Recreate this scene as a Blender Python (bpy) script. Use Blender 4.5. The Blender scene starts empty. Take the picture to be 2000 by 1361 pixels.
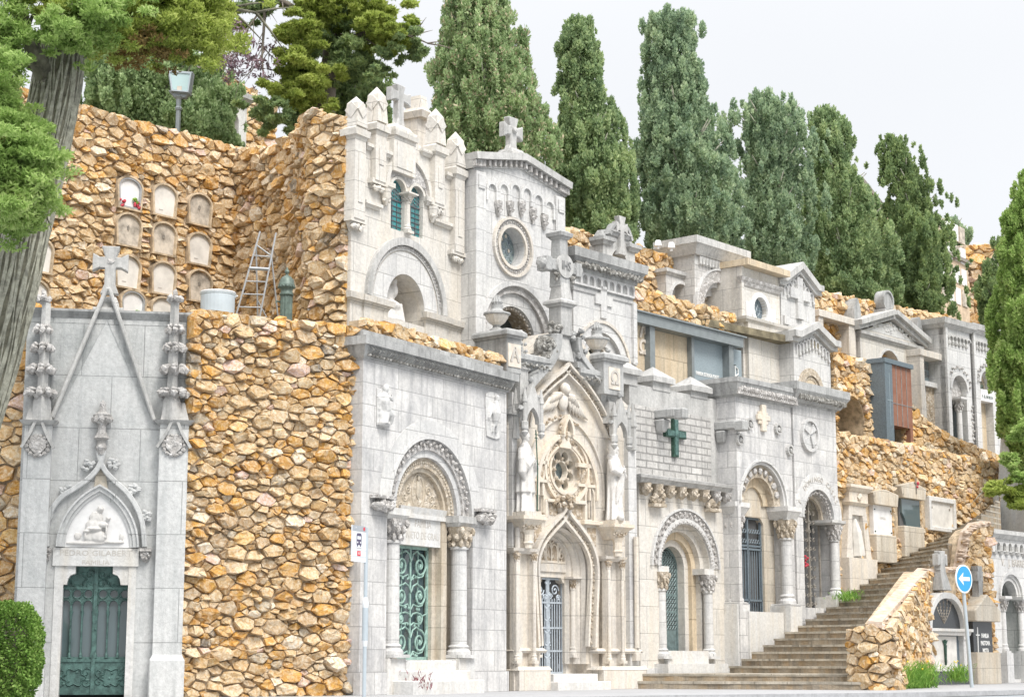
import bpy, bmesh, math, random
import numpy as np
from mathutils import Vector, Matrix
from mathutils.geometry import tessellate_polygon
rad = math.radians
sc = bpy.context.scene
col = sc.collection
# ------------------------------------------------------------------ camera
FPX, HF, PITCH, ZE = 3500.0, 3553.0, math.atan(610/3500), 0.61
cd = bpy.data.cameras.new('camera'); cam = bpy.data.objects.new('camera', cd); col.objects.link(cam)
cd.sensor_width = 36; cd.lens = 63.0; cd.clip_start = .1; cd.clip_end = 3000
cam.location = (0, 0, ZE); cam.rotation_euler = (rad(90)+PITCH, 0, 0)
sc.camera = cam
sc.render.resolution_x = 1024; sc.render.resolution_y = 696
sc.view_settings.view_transform = 'Standard'; sc.view_settings.look = 'None'
sc.view_settings.exposure = 1.2; sc.view_settings.gamma = 1; sc.view_settings.use_curve_mapping = False
# ------------------------------------------------------------------ overcast sky
SUN_EL, SUN_AZ = 52, 150      # azimuth measured clockwise from +Y: behind the viewer's right shoulder
w = bpy.data.worlds.new('World'); sc.world = w; w.use_nodes = True
nt = w.node_tree; N = nt.nodes; Lk = nt.links
bg = N['Background']; bg.inputs['Strength'].default_value = .1
sky = N.new('ShaderNodeTexSky'); sky.sky_type = 'NISHITA'; sky.sun_disc = False
sky.sun_elevation = rad(SUN_EL); sky.sun_rotation = rad(SUN_AZ); sky.air_density = 1; sky.dust_density = 2
tc = N.new('ShaderNodeTexCoord'); sep = N.new('ShaderNodeSeparateXYZ'); Lk.new(tc.outputs['Generated'], sep.inputs[0])
mr = N.new('ShaderNodeMapRange'); mr.inputs[1].default_value = .3; mr.inputs[2].default_value = .95; mr.interpolation_type = 'SMOOTHSTEP'
mr.inputs[3].default_value = 4.25; mr.inputs[4].default_value = 11.5; Lk.new(sep.outputs[2], mr.inputs[0])
nz = N.new('ShaderNodeTexNoise'); nz.inputs['Scale'].default_value = 2.2; nz.inputs['Detail'].default_value = 5; nz.inputs['Roughness'].default_value = .5
Lk.new(tc.outputs['Generated'], nz.inputs['Vector'])
mr2 = N.new('ShaderNodeMapRange'); mr2.inputs[1].default_value = .3; mr2.inputs[2].default_value = .7; mr2.inputs[3].default_value = .97; mr2.inputs[4].default_value = 1.03
Lk.new(nz.outputs['Fac'], mr2.inputs[0])
mul = N.new('ShaderNodeMath'); mul.operation = 'MULTIPLY'; Lk.new(mr.outputs[0], mul.inputs[0]); Lk.new(mr2.outputs[0], mul.inputs[1])
vm = N.new('ShaderNodeVectorMath'); vm.operation = 'SCALE'; vm.inputs[0].default_value = (.985, .995, 1.012); Lk.new(mul.outputs[0], vm.inputs['Scale'])
mx = N.new('ShaderNodeMixRGB'); mx.inputs[0].default_value = .93; Lk.new(sky.outputs[0], mx.inputs[1]); Lk.new(vm.outputs[0], mx.inputs[2])
Lk.new(mx.outputs[0], bg.inputs[0])
sl = bpy.data.lights.new('sun', 'SUN'); sl.energy = 1.5; sl.angle = rad(22); sl.color = (1, .97, .92)
so = bpy.data.objects.new('sun', sl); col.objects.link(so)
a, e = rad(SUN_AZ), rad(SUN_EL)
sd = Vector((math.sin(a)*math.cos(e), math.cos(a)*math.cos(e), math.sin(e)))
so.rotation_euler = sd.to_track_quat('Z', 'Y').to_euler()
sc.cycles.max_bounces = 6; sc.cycles.diffuse_bounces = 4; sc.cycles.transparent_max_bounces = 6

# ------------------------------------------------------------------ materials
def newmat(name):
    m = bpy.data.materials.new(name); m.use_nodes = True
    return m, m.node_tree.nodes, m.node_tree.links, m.node_tree.nodes['Principled BSDF']
def nd(N, t, **k):
    n = N.new(t)
    for a, b in k.items():
        if a.startswith('i_'): n.inputs[a[2:].replace('_', ' ')].default_value = b
        else: setattr(n, a, b)
    return n
def c4(c): return (c[0], c[1], c[2], 1)
def ramp(N, pts, interp='LINEAR'):
    r = N.new('ShaderNodeValToRGB'); r.color_ramp.interpolation = interp
    while len(r.color_ramp.elements) < len(pts): r.color_ramp.elements.new(.5)
    for el, (p, c) in zip(r.color_ramp.elements, pts): el.position = p; el.color = c4(c) if len(c) == 3 else c
    return r
MATS = {}
def stone(name, base, grey=(.30,.30,.30), stain=.5, block=None, warm=None, warmamt=.0, bump=.35, mort=.009, seed=0, rough=.85, tone=.09):
    """cut stone: block joints, mottling, run-off streaks"""
    m, N, L, P = newmat(name); MATS[name] = m
    P.inputs['Roughness'].default_value = rough
    tc = N.new('ShaderNodeTexCoord'); sp = N.new('ShaderNodeSeparateXYZ'); L.new(tc.outputs['Object'], sp.inputs[0])
    ad = nd(N, 'ShaderNodeMath', operation='ADD'); L.new(sp.outputs[0], ad.inputs[0]); L.new(sp.outputs[1], ad.inputs[1])
    cb = N.new('ShaderNodeCombineXYZ'); L.new(ad.outputs[0], cb.inputs[0]); L.new(sp.outputs[2], cb.inputs[1])
    cur = None; bfac = None
    if block:
        br = nd(N, 'ShaderNodeTexBrick', offset=.5, squash=1.0)
        br.inputs['Scale'].default_value = 1; br.inputs['Mortar Size'].default_value = mort; br.inputs['Mortar Smooth'].default_value = .3
        br.inputs['Brick Width'].default_value = block[0]; br.inputs['Row Height'].default_value = block[1]; br.inputs['Bias'].default_value = 0
        br.inputs['Color1'].default_value = c4([b*(1+tone) for b in base]); br.inputs['Color2'].default_value = c4([b*(1-tone) for b in base])
        br.inputs['Mortar'].default_value = c4([b*.55 for b in base]); L.new(cb.outputs[0], br.inputs['Vector'])
        cur = br.outputs['Color']; bfac = br.outputs['Fac']
    def noise(scale, vec, detail=5, rough=.6, dist=0):
        n = nd(N, 'ShaderNodeTexNoise'); n.inputs['Scale'].default_value = scale; n.inputs['Detail'].default_value = detail
        n.inputs['Roughness'].default_value = rough; n.inputs['Distortion'].default_value = dist; L.new(vec, n.inputs['Vector']); return n
    mp = N.new('ShaderNodeMapping'); mp.inputs['Location'].default_value = (seed*3.1, seed*1.7, seed); L.new(tc.outputs['Object'], mp.inputs[0])
    mp2 = N.new('ShaderNodeMapping'); mp2.inputs['Scale'].default_value = (4.5, 4.5, .55); mp2.inputs['Location'].default_value = (seed, 2, 5); L.new(tc.outputs['Object'], mp2.inputs[0])
    n1 = noise(.9, mp.outputs[0], 8, .68); n2 = noise(1.0, mp2.outputs[0], 6, .7); n3 = noise(14, mp.outputs[0], 6, .75)
    def mixc(fac, a, b, typ='MIX'):
        x = nd(N, 'ShaderNodeMixRGB', blend_type=typ)
        for s, v in ((0, fac), (1, a), (2, b)):
            if isinstance(v, (tuple, list)): x.inputs[s].default_value = c4(v)
            elif isinstance(v, (int, float)): x.inputs[s].default_value = v
            else: L.new(v, x.inputs[s])
        return x.outputs[0]
    if cur is None: cur = mixc(0, base, base)
    r1 = ramp(N, [(.42, (0,0,0)), (.72, (1,1,1))]); L.new(n1.outputs['Fac'], r1.inputs[0])
    r2 = ramp(N, [(.47, (0,0,0)), (.68, (1,1,1))]); L.new(n2.outputs['Fac'], r2.inputs[0])
    f1 = nd(N, 'ShaderNodeMath', operation='MULTIPLY'); L.new(r1.outputs[0], f1.inputs[0]); f1.inputs[1].default_value = stain
    f2 = nd(N, 'ShaderNodeMath', operation='MULTIPLY'); L.new(r2.outputs[0], f2.inputs[0]); f2.inputs[1].default_value = stain*.8
    cur = mixc(f1.outputs[0], cur, [g*.9 for g in grey]); cur = mixc(f2.outputs[0], cur, [g*.78 for g in grey])
    mp3 = N.new('ShaderNodeMapping'); mp3.inputs['Scale'].default_value = (7, 7, .4); mp3.inputs['Location'].default_value = (3, seed, 1); L.new(tc.outputs['Object'], mp3.inputs[0])
    n6 = noise(1.3, mp3.outputs[0], 5, .6, .3); r6 = ramp(N, [(.56, (0,0,0)), (.68, (1,1,1))]); L.new(n6.outputs['Fac'], r6.inputs[0])
    f6 = nd(N, 'ShaderNodeMath', operation='MULTIPLY'); L.new(r6.outputs[0], f6.inputs[0]); f6.inputs[1].default_value = stain*.36; cur = mixc(f6.outputs[0], cur, [g*.55 for g in grey])
    if warm:
        n4 = noise(.8, mp2.outputs[0], 4, .6); r4 = ramp(N, [(.45, (0,0,0)), (.65, (1,1,1))]); L.new(n4.outputs['Fac'], r4.inputs[0])
        f4 = nd(N, 'ShaderNodeMath', operation='MULTIPLY'); L.new(r4.outputs[0], f4.inputs[0]); f4.inputs[1].default_value = warmamt
        cur = mixc(f4.outputs[0], cur, warm)
    r3 = ramp(N, [(.3, (.8,.8,.8)), (.7, (1.12,1.12,1.12))]); L.new(n3.outputs['Fac'], r3.inputs[0])
    cur = mixc(1, cur, r3.outputs[0], 'MULTIPLY'); L.new(cur, P.inputs['Base Color'])
    bp = nd(N, 'ShaderNodeBump'); bp.inputs['Strength'].default_value = bump; bp.inputs['Distance'].default_value = .03
    n5 = noise(30, mp.outputs[0], 4, .7)
    s = nd(N, 'ShaderNodeMath', operation='MULTIPLY_ADD'); L.new(n5.outputs['Fac'], s.inputs[0]); s.inputs[1].default_value = .6; L.new(n3.outputs['Fac'], s.inputs[2])
    h = s.outputs[0]
    if bfac:
        s2 = nd(N, 'ShaderNodeMath', operation='MULTIPLY_ADD'); L.new(bfac, s2.inputs[0]); s2.inputs[1].default_value = -1.2; L.new(h, s2.inputs[2]); h = s2.outputs[0]
    L.new(h, bp.inputs['Height']); L.new(bp.outputs[0], P.inputs['Normal'])
    return m
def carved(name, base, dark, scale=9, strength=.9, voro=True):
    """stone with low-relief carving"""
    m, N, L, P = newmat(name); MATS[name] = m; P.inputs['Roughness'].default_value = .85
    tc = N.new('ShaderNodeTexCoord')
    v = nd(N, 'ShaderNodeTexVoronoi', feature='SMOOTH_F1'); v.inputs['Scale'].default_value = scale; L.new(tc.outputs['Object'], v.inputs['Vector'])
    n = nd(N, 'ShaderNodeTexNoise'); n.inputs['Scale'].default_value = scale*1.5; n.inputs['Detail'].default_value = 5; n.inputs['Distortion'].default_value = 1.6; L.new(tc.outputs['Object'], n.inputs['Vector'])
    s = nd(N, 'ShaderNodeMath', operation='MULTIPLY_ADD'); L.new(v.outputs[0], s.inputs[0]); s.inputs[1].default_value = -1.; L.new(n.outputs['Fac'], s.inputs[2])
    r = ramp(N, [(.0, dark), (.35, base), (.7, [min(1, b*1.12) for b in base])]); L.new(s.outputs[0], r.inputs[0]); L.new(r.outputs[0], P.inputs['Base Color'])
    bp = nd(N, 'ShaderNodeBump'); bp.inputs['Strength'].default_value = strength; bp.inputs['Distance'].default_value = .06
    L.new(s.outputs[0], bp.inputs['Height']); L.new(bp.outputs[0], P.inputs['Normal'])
    return m
def plain(name, base, rough=.6, metal=0, noise=.15, scale=8, bump=.1, col2=None, emit=None):
    m, N, L, P = newmat(name); MATS[name] = m
    P.inputs['Roughness'].default_value = rough; P.inputs['Metallic'].default_value = metal
    tc = N.new('ShaderNodeTexCoord'); n = nd(N, 'ShaderNodeTexNoise'); n.inputs['Scale'].default_value = scale; n.inputs['Detail'].default_value = 6; n.inputs['Roughness'].default_value = .65
    L.new(tc.outputs['Object'], n.inputs['Vector'])
    c2 = col2 or [b*(1-noise*1.6) for b in base]
    r = ramp(N, [(.35, c2), (.62, base)]); L.new(n.outputs['Fac'], r.inputs[0]); L.new(r.outputs[0], P.inputs['Base Color'])
    if bump:
        bp = nd(N, 'ShaderNodeBump'); bp.inputs['Strength'].default_value = bump; bp.inputs['Distance'].default_value = .02
        L.new(n.outputs['Fac'], bp.inputs['Height']); L.new(bp.outputs[0], P.inputs['Normal'])
    return m
def glassy(name, colr, rough=.05):
    m, N, L, P = newmat(name); MATS[name] = m
    P.inputs['Base Color'].default_value = c4(colr); P.inputs['Roughness'].default_value = rough
    P.inputs['Specular IOR Level'].default_value = .9
    return m
def rubble_mat(name, dull=0):
    m, N, L, P = newmat(name); MATS[name] = m; P.inputs['Roughness'].default_value = .8
    g = N.new('ShaderNodeNewGeometry'); tc = N.new('ShaderNodeTexCoord')
    pal = [(0,(.50,.34,.17)), (.10,(.58,.43,.26)), (.20,(.46,.26,.08)), (.28,(.54,.40,.24)), (.38,(.66,.53,.38)), (.46,(.60,.34,.09)), (.54,(.42,.31,.20)), (.62,(.58,.43,.26)),
           (.70,(.74,.66,.56)), (.75,(.52,.29,.07)), (.82,(.62,.48,.31)), (.89,(.66,.50,.46)), (.92,(.46,.40,.32)), (.955,(.66,.45,.20)), (.985,(.24,.21,.18))]
    pal = [(p, (min(1, c[0]*1.12), min(1, c[1]*1.14), c[2]*1.13)) for p, c in pal]
    r = ramp(N, pal, 'CONSTANT'); L.new(g.outputs['Random Per Island'], r.inputs[0])
    n = nd(N, 'ShaderNodeTexNoise'); n.inputs['Scale'].default_value = 7; n.inputs['Detail'].default_value = 7; n.inputs['Roughness'].default_value = .7; n.inputs['Distortion'].default_value = .8
    L.new(tc.outputs['Object'], n.inputs['Vector'])
    r2 = ramp(N, [(.44, (0,0,0)), (.62, (1,1,1))]); L.new(n.outputs['Fac'], r2.inputs[0])
    mx = nd(N, 'ShaderNodeMixRGB'); L.new(r.outputs[0], mx.inputs[1]); mx.inputs[2].default_value = (.84,.74,.58,1)
    f = nd(N, 'ShaderNodeMath', operation='MULTIPLY'); f.inputs[1].default_value = .6; L.new(r2.outputs[0], f.inputs[0]); L.new(f.outputs[0], mx.inputs[0])
    n2 = nd(N, 'ShaderNodeTexNoise'); n2.inputs['Scale'].default_value = 19; n2.inputs['Detail'].default_value = 6; n2.inputs['Roughness'].default_value = .75; L.new(tc.outputs['Object'], n2.inputs['Vector'])
    r3 = ramp(N, [(.42, (.78,.60,.38)), (.56, (1.0,1.0,1.0))]); L.new(n2.outputs['Fac'], r3.inputs[0])
    mm = nd(N, 'ShaderNodeMixRGB', blend_type='MULTIPLY'); mm.inputs[0].default_value = .85; L.new(mx.outputs[0], mm.inputs[1]); L.new(r3.outputs[0], mm.inputs[2])
    L.new(mm.outputs[0], P.inputs['Base Color'])
    bp = nd(N, 'ShaderNodeBump'); bp.inputs['Strength'].default_value = .8; bp.inputs['Distance'].default_value = .05
    ad = nd(N, 'ShaderNodeMath', operation='ADD'); L.new(n.outputs['Fac'], ad.inputs[0]); L.new(n2.outputs['Fac'], ad.inputs[1])
    L.new(ad.outputs[0], bp.inputs['Height']); L.new(bp.outputs[0], P.inputs['Normal'])
    return m
def leafmat(name, c1, c2, c3, trans=.3, nscale=1.2):
    m, N, L, P = newmat(name); MATS[name] = m; P.inputs['Roughness'].default_value = .6; P.inputs['Specular IOR Level'].default_value = .25
    g = N.new('ShaderNodeNewGeometry'); tc = N.new('ShaderNodeTexCoord')
    n = nd(N, 'ShaderNodeTexNoise'); n.inputs['Scale'].default_value = nscale; n.inputs['Detail'].default_value = 3; L.new(tc.outputs['Object'], n.inputs['Vector'])
    ad = nd(N, 'ShaderNodeMath', operation='MULTIPLY_ADD'); L.new(g.outputs['Random Per Island'], ad.inputs[0]); ad.inputs[1].default_value = .45
    sb = nd(N, 'ShaderNodeMath', operation='SUBTRACT'); L.new(n.outputs['Fac'], sb.inputs[0]); sb.inputs[1].default_value = .22
    L.new(sb.outputs[0], ad.inputs[2])
    r = ramp(N, [(.2, c1), (.5, c2), (.85, c3)]); L.new(ad.outputs[0], r.inputs[0]); L.new(r.outputs[0], P.inputs['Base Color'])
    t = N.new('ShaderNodeBsdfTranslucent'); L.new(r.outputs[0], t.inputs[0]); ms = N.new('ShaderNodeMixShader'); ms.inputs[0].default_value = trans
    L.new(P.outputs[0], ms.inputs[1]); L.new(t.outputs[0], ms.inputs[2]); L.new(ms.outputs[0], N['Material Output'].inputs[0])
    return m
GR = (.36,.36,.36)
stone('grey_granite', (.54,.54,.53), (.31,.33,.33), .75, (1.05,.92), bump=.5, seed=1, tone=.05)
stone('pale_granite', (.58,.58,.57), (.42,.44,.44), .55, (1.05,.92), bump=.35, seed=11, tone=.05)
stone('white_ashlar', (.63,.615,.595), (.38,.38,.39), .75, (.78,.41), bump=.3, seed=2)
stone('warm_white', (.66,.63,.58), (.50,.48,.45), .4, (.95,.62), warm=(.60,.50,.36), warmamt=.25, seed=3, tone=.03)
stone('pale_grey', (.63,.62,.60), (.46,.46,.47), .55, (.9,.5), seed=4, tone=.05)
stone('cream', (.70,.63,.53), (.60,.56,.51), .5, None, warm=(.70,.57,.42), warmamt=.5, seed=5)
stone('cream_pale', (.68,.63,.56), (.50,.48,.46), .55, (1.4,.8), warm=(.66,.55,.40), warmamt=.35, seed=6, tone=.02)
stone('lintel_white', (.66,.655,.64), (.50,.49,.47), .35, None, warm=(.55,.45,.30), warmamt=.25, seed=7)
stone('weathered', (.46,.46,.45), (.24,.24,.235), .9, None, bump=.6, seed=8)
stone('weathered_light', (.55,.54,.52), (.32,.32,.31), .8, None, bump=.5, seed=9)
stone('ochre_stain', (.58,.53,.45), (.42,.37,.30), .7, (.8,.42), warm=(.48,.38,.26), warmamt=.5, seed=10)
stone('rough_ashlar', (.62,.60,.57), (.36,.35,.34), .6, (.46,.17), bump=1.0, mort=.018, seed=12, tone=.12)
stone('small_ashlar', (.60,.58,.55), (.42,.41,.4), .5, (.5,.24), bump=.3, seed=13)
stone('tan_block', (.62,.52,.38), (.52,.43,.31), .7, (.9,.8), warm=(.60,.44,.26), warmamt=.35, seed=14, mort=.016)
stone('step_stone', (.40,.34,.26), (.22,.19,.15), .9, None, bump=1.0, seed=15, warm=(.40,.27,.14), warmamt=.6)
stone('step_nosing', (.50,.45,.37), (.28,.25,.20), .95, (.42,.3), bump=.5, seed=22)
stone('pavement', (.40,.40,.41), (.30,.30,.30), .5, None, bump=.2, seed=16)
stone('statue_white', (.68,.66,.63), (.52,.49,.46), .3, None, bump=.15, seed=17)
carved('carved_white', (.63,.61,.59), (.42,.40,.38)); carved('carved_dark', (.50,.49,.46), (.22,.21,.19), 11)
carved('carved_cream', (.66,.59,.50), (.44,.35,.25), 12); carved('carved_tan', (.64,.57,.48), (.46,.39,.30), 9)
rubble_mat('rubble'); plain('mortar', (.62,.49,.34), .95, noise=.35, scale=5, bump=.9)
plain('asphalt', (.30,.32,.34), .9, noise=.12, scale=30)
plain('coping', (.60,.50,.42), .95, noise=.3, scale=5, bump=1.0, col2=(.44,.32,.22))
plain('green_metal', (.10,.19,.17), .5, .2, noise=.35, scale=10); plain('verdigris', (.32,.48,.42), .55, .1, noise=.25, scale=10)
plain('blue_metal', (.46,.51,.56), .5, .2, noise=.15, scale=10); plain('teal_grey', (.20,.27,.27), .5, .2, noise=.25, scale=10); plain('dark_iron', (.10,.12,.12), .5, .4, noise=.3, scale=10)
plain('bronze', (.06,.13,.095), .5, .3, noise=.4, scale=8)
plain('slate', (.16,.20,.23), .35, 0, noise=.2, scale=25); plain('slate_light', (.30,.36,.39), .35, 0, noise=.12, scale=30); plain('frame_metal', (.25,.275,.28), .4, .2, noise=.12, scale=6)
plain('rust', (.29,.15,.105), .7, .1, noise=.4, scale=4, col2=(.24,.10,.06)); plain('white_plaque', (.74,.71,.66), .6, noise=.15, scale=3); plain('white_marble', (.80,.79,.78), .4, noise=.1, scale=4)
plain('cream_plaque', (.72,.65,.56), .7, noise=.2, scale=3); plain('grime_plaque', (.62,.55,.46), .8, noise=.4, scale=3); plain('black_granite', (.06,.065,.07), .25, noise=.2, scale=30)
plain('grey_pole', (.50,.56,.60), .4, .3, noise=.05, scale=10, bump=0); plain('sign_grey', (.72,.74,.76), .5, noise=.03, bump=0); plain('sign_dark', (.36,.38,.41), .5, noise=.03, bump=0)
plain('sign_red', (.60,.05,.07), .5, noise=.03, bump=0); plain('sign_blue', (.03,.30,.68), .4, noise=.03, bump=0); plain('white_paint', (.82,.82,.82), .4, noise=.03, bump=0); plain('navy', (.09,.08,.14), .5, noise=0, bump=0)
plain('aluminium', (.42,.43,.44), .5, .3, noise=.1, scale=20, bump=0); plain('blue_tub', (.52,.58,.62), .5, noise=.08, scale=4, bump=.05); plain('bollard_green', (.14,.19,.16), .5, .2, noise=.3, scale=8)
plain('text_brown', (.30,.27,.23), .8, noise=.3, bump=0); plain('text_grey', (.28,.28,.28), .8, noise=.2, bump=0); plain('text_light', (.80,.80,.78), .6, noise=.05, bump=0)
plain('letter_stone', (.50,.47,.43), .8, noise=.1, bump=0); plain('bark', (.42,.41,.33), .9, noise=.35, scale=9, bump=1.0); plain('bark_dark', (.19,.18,.13), .95, noise=.4, scale=6, bump=1.0); plain('stem', (.20,.17,.14), .9, noise=.2)
plain('far_wall', (.64,.50,.36), .9, noise=.2, scale=3, bump=.5); plain('earth', (.26,.22,.14), .95, noise=.4, scale=2, bump=.6); plain('red_flower', (.55,.05,.08), .6, noise=.2, bump=0); plain('yellow_flower', (.85,.66,.03), .6, noise=.1, bump=0)
plain('lead', (.12,.12,.13), .6, .3, noise=.1, bump=0)
glassy('dark_glass', (.03,.04,.045)); glassy('door_glass', (.02,.05,.045), .03); glassy('lamp_glass', (.45,.60,.60), .08); glassy('sheet_glass', (.10,.14,.15), .06)
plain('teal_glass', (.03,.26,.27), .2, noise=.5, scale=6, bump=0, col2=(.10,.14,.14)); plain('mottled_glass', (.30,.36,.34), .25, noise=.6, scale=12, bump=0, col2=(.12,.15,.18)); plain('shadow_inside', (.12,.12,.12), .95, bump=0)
leafmat('cypress_leaf', (0.176,0.264,0.136), (0.341,0.450,0.224), (0.594,0.676,0.351), 0.5); leafmat('cypress_warm', (0.199,0.287,0.141), (0.363,0.484,0.235), (0.594,0.700,0.395), 0.5)
leafmat('cypress_blue', (0.198,0.285,0.195), (0.363,0.479,0.302), (0.594,0.685,0.438), 0.5); leafmat('bright_leaf', (.20,.27,.06), (.38,.46,.10), (.56,.62,.19), .5)
leafmat('near_leaf', (.20,.31,.08), (.36,.51,.15), (.56,.66,.28), .5); leafmat('hedge_leaf', (.08,.16,.03), (.18,.32,.06), (.33,.46,.13), .35); leafmat('dark_leaf', (0.153,0.224,0.109), (0.274,0.372,0.166), (0.462,0.549,0.233), 0.5)
leafmat('weed_leaf', (0.108,0.243,0.041), (0.203,0.378,0.068), (0.351,0.513,0.121), .4); leafmat('brown_leaf', (0.132,0.099,0.033), (0.220,0.154,0.055), (0.308,0.220,0.077), .4); leafmat('red_leaf', (0.165,0.033,0.055), (0.242,0.066,0.088), (0.264,0.132,0.110), .3)
leafmat('cone_tan', (0.352,0.297,0.187), (0.462,0.396,0.264), (0.550,0.484,0.330), .1); leafmat('twig', (0.176,0.121,0.154), (0.242,0.165,0.198), (0.286,0.220,0.220), .0)
# ------------------------------------------------------------------ frames: vertical planes standing in the place
def ray(x, y):
    up = -(y-680.5); return Vector((x-1000, FPX*math.cos(PITCH)-up*math.sin(PITCH), FPX*math.sin(PITCH)+up*math.cos(PITCH)))
class Frame:
    """a facade plane: stands at depth Z where column px meets the horizon, runs along d, faces n"""
    def __init__(s, px, Z, xvp):
        s.A = Vector(((px-1000)/HF*Z, Z, 0)); t = math.atan((xvp-1000)/HF)
        s.d = Vector((math.sin(t), math.cos(t), 0)); s.n = Vector((math.cos(t), -math.sin(t), 0)); s.rz = math.pi/2-t
    def p(s, x, y, w=0):
        r = ray(x, y); c = Vector((0, 0, ZE)); A = s.A+s.n*w
        k = (A-c).dot(s.n)/r.dot(s.n); q = c+r*k
        return ((q-A).dot(s.d), q.z)
    def W(s, u, v, w=0): q = s.A+s.d*u+s.n*w; return Vector((q.x, q.y, v))
    def xy(s, px, w=0):
        u, v = s.p(px, 1290, w); q = s.W(u, 0, w); return (q.x, q.y)
class Flat:
    A = Vector((0, 0, 0)); d = Vector((1, 0, 0)); n = Vector((0, -1, 0)); rz = 0
    def W(s, u, v, w=0): return Vector((u, -w, v))
GF = Flat()
def wpt(x, y, Z):           # point at depth Z seen at photo pixel
    r = ray(x, y); k = Z/r.y; return Vector((r.x*k, Z, ZE+r.z*k))
RND = random.Random(7)
_ico = {}
def ico(n):
    if n not in _ico:
        b = bmesh.new(); bmesh.ops.create_icosphere(b, subdivisions=n, radius=1)
        _ico[n] = ([tuple(v.co) for v in b.verts], [tuple(v.index for v in f.verts) for f in b.faces]); b.free()
    return _ico[n]
class M:
    def __init__(s): s.v = []; s.f = []; s.mi = []; s.cur = 0
    def add(s, vs, fs):
        o = len(s.v); s.v += [tuple(v) for v in vs]
        for f in fs: s.f.append(tuple(i+o for i in f)); s.mi.append(s.cur)
        return s
    def box(s, u0, u1, v0, v1, w0, w1): return s.frus(u0, u1, v0, v1, w0, w1, 0, 0)
    def frus(s, u0, u1, v0, v1, w0, w1, p0, p1, back=0):
        vs = [(u0-p0, v0, w0-back*p0), (u1+p0, v0, w0-back*p0), (u1+p0, v0, w1+p0), (u0-p0, v0, w1+p0),
              (u0-p1, v1, w0-back*p1), (u1+p1, v1, w0-back*p1), (u1+p1, v1, w1+p1), (u0-p1, v1, w1+p1)]
        return s.add(vs, [(0,1,2,3), (7,6,5,4), (3,2,6,7), (0,4,5,1), (1,5,6,2), (0,3,7,4)])
    def cornice(s, u0, u1, v, w0, w1, steps, back=0):
        """stack of mouldings, bottom to top: (height, projection below, projection above)"""
        for h, a, b in steps: s.frus(u0, u1, v, v+h, w0, w1, a, b, back); v += h
        return v
    def slab(s, outer, w0, w1, holes=()):
        loops = [list(outer)]+[list(h) for h in holes]
        tri = tessellate_polygon([[Vector((a, b, 0)) for a, b in l] for l in loops])
        pts = [q for l in loops for q in l]; n = len(pts)
        fs = [tuple(t) for t in tri]+[tuple(i+n for i in t) for t in tri]; o = 0
        for l in loops:
            k = len(l)
            for i in range(k): a, b = o+i, o+(i+1) % k; fs.append((a, b, b+n, a+n))
            o += k
        return s.add([(a, b, w0) for a, b in pts]+[(a, b, w1) for a, b in pts], fs)
    def sweep(s, path, sec, closed=False):
        """sec: closed list of (offset to the left of the path, w)"""
        n = len(path); k = len(sec); vs = []
        for i in range(n):
            if closed: a, b = path[(i-1) % n], path[(i+1) % n]
            else: a, b = path[max(0, i-1)], path[min(n-1, i+1)]
            p = path[i]; t1 = Vector((p[0]-a[0], p[1]-a[1])); t2 = Vector((b[0]-p[0], b[1]-p[1]))
            if t1.length < 1e-9: t1 = t2
            if t2.length < 1e-9: t2 = t1
            t1.normalize(); t2.normalize(); t = (t1+t2)
            if t.length < 1e-6: t = t1
            t.normalize(); nn = Vector((-t.y, t.x)); mit = min(2.2, 1/max(.3, nn.dot(Vector((-t1.y, t1.x)))))
            for o, w_ in sec: vs.append((p[0]+nn.x*o*mit, p[1]+nn.y*o*mit, w_))
        fs = []
        for i in range(n if closed else n-1):
            j = (i+1) % n
            for q in range(k): r = (q+1) % k; fs.append((i*k+q, i*k+r, j*k+r, j*k+q))
        if not closed: fs += [tuple(range(k)), tuple((n-1)*k+q for q in range(k))]
        return s.add(vs, fs)
    def band(s, path, o0, o1, w0, w1, closed=False): return s.sweep(path, [(o0, w0), (o1, w0), (o1, w1), (o0, w1)], closed)
    def tube(s, pts, r, seg=6, closed=False):
        n = len(pts); P_ = [Vector(p) for p in pts]; vs = []; rr = r if isinstance(r, (list, tuple)) else [r]*n
        last = None
        for i in range(n):
            t = (P_[(i+1) % n]-P_[i-1]) if closed else (P_[min(n-1, i+1)]-P_[max(0, i-1)])
            if t.length < 1e-9: t = Vector((0, 1, 0))
            t.normalize()
            a = last if last is not None else (Vector((0, 0, 1)) if abs(t.z) < .8 else Vector((1, 0, 0)))
            a = a-t*a.dot(t)
            if a.length < 1e-4: a = t.orthogonal()
            a.normalize(); last = a; b = t.cross(a)
            for k in range(seg):
                g = 2*math.pi*k/seg; vs.append(P_[i]+a*math.cos(g)*rr[i]+b*math.sin(g)*rr[i])
        fs = []
        for i in range(n if closed else n-1):
            j = (i+1) % n
            for k in range(seg): l = (k+1) % seg; fs.append((i*seg+k, i*seg+l, j*seg+l, j*seg+k))
        if not closed: fs += [tuple(range(seg)), tuple((n-1)*seg+k for k in range(seg))]
        return s.add(vs, fs)
    def lathe(s, u, w_, prof, seg=14, flute=0, su=1, sw=1):
        """prof: (radius, height)"""
        vs = []; n = len(prof)
        for r, v in prof:
            for k in range(seg):
                g = 2*math.pi*k/seg; q = r*(1-(flute if k % 2 else 0)); vs.append((u+q*math.cos(g)*su, v, w_+q*math.sin(g)*sw))
        fs = [(i*seg+k, i*seg+(k+1) % seg, (i+1)*seg+(k+1) % seg, (i+1)*seg+k) for i in range(n-1) for k in range(seg)]
        fs += [tuple(range(seg)), tuple((n-1)*seg+k for k in range(seg))]
        return s.add(vs, fs)
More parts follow.
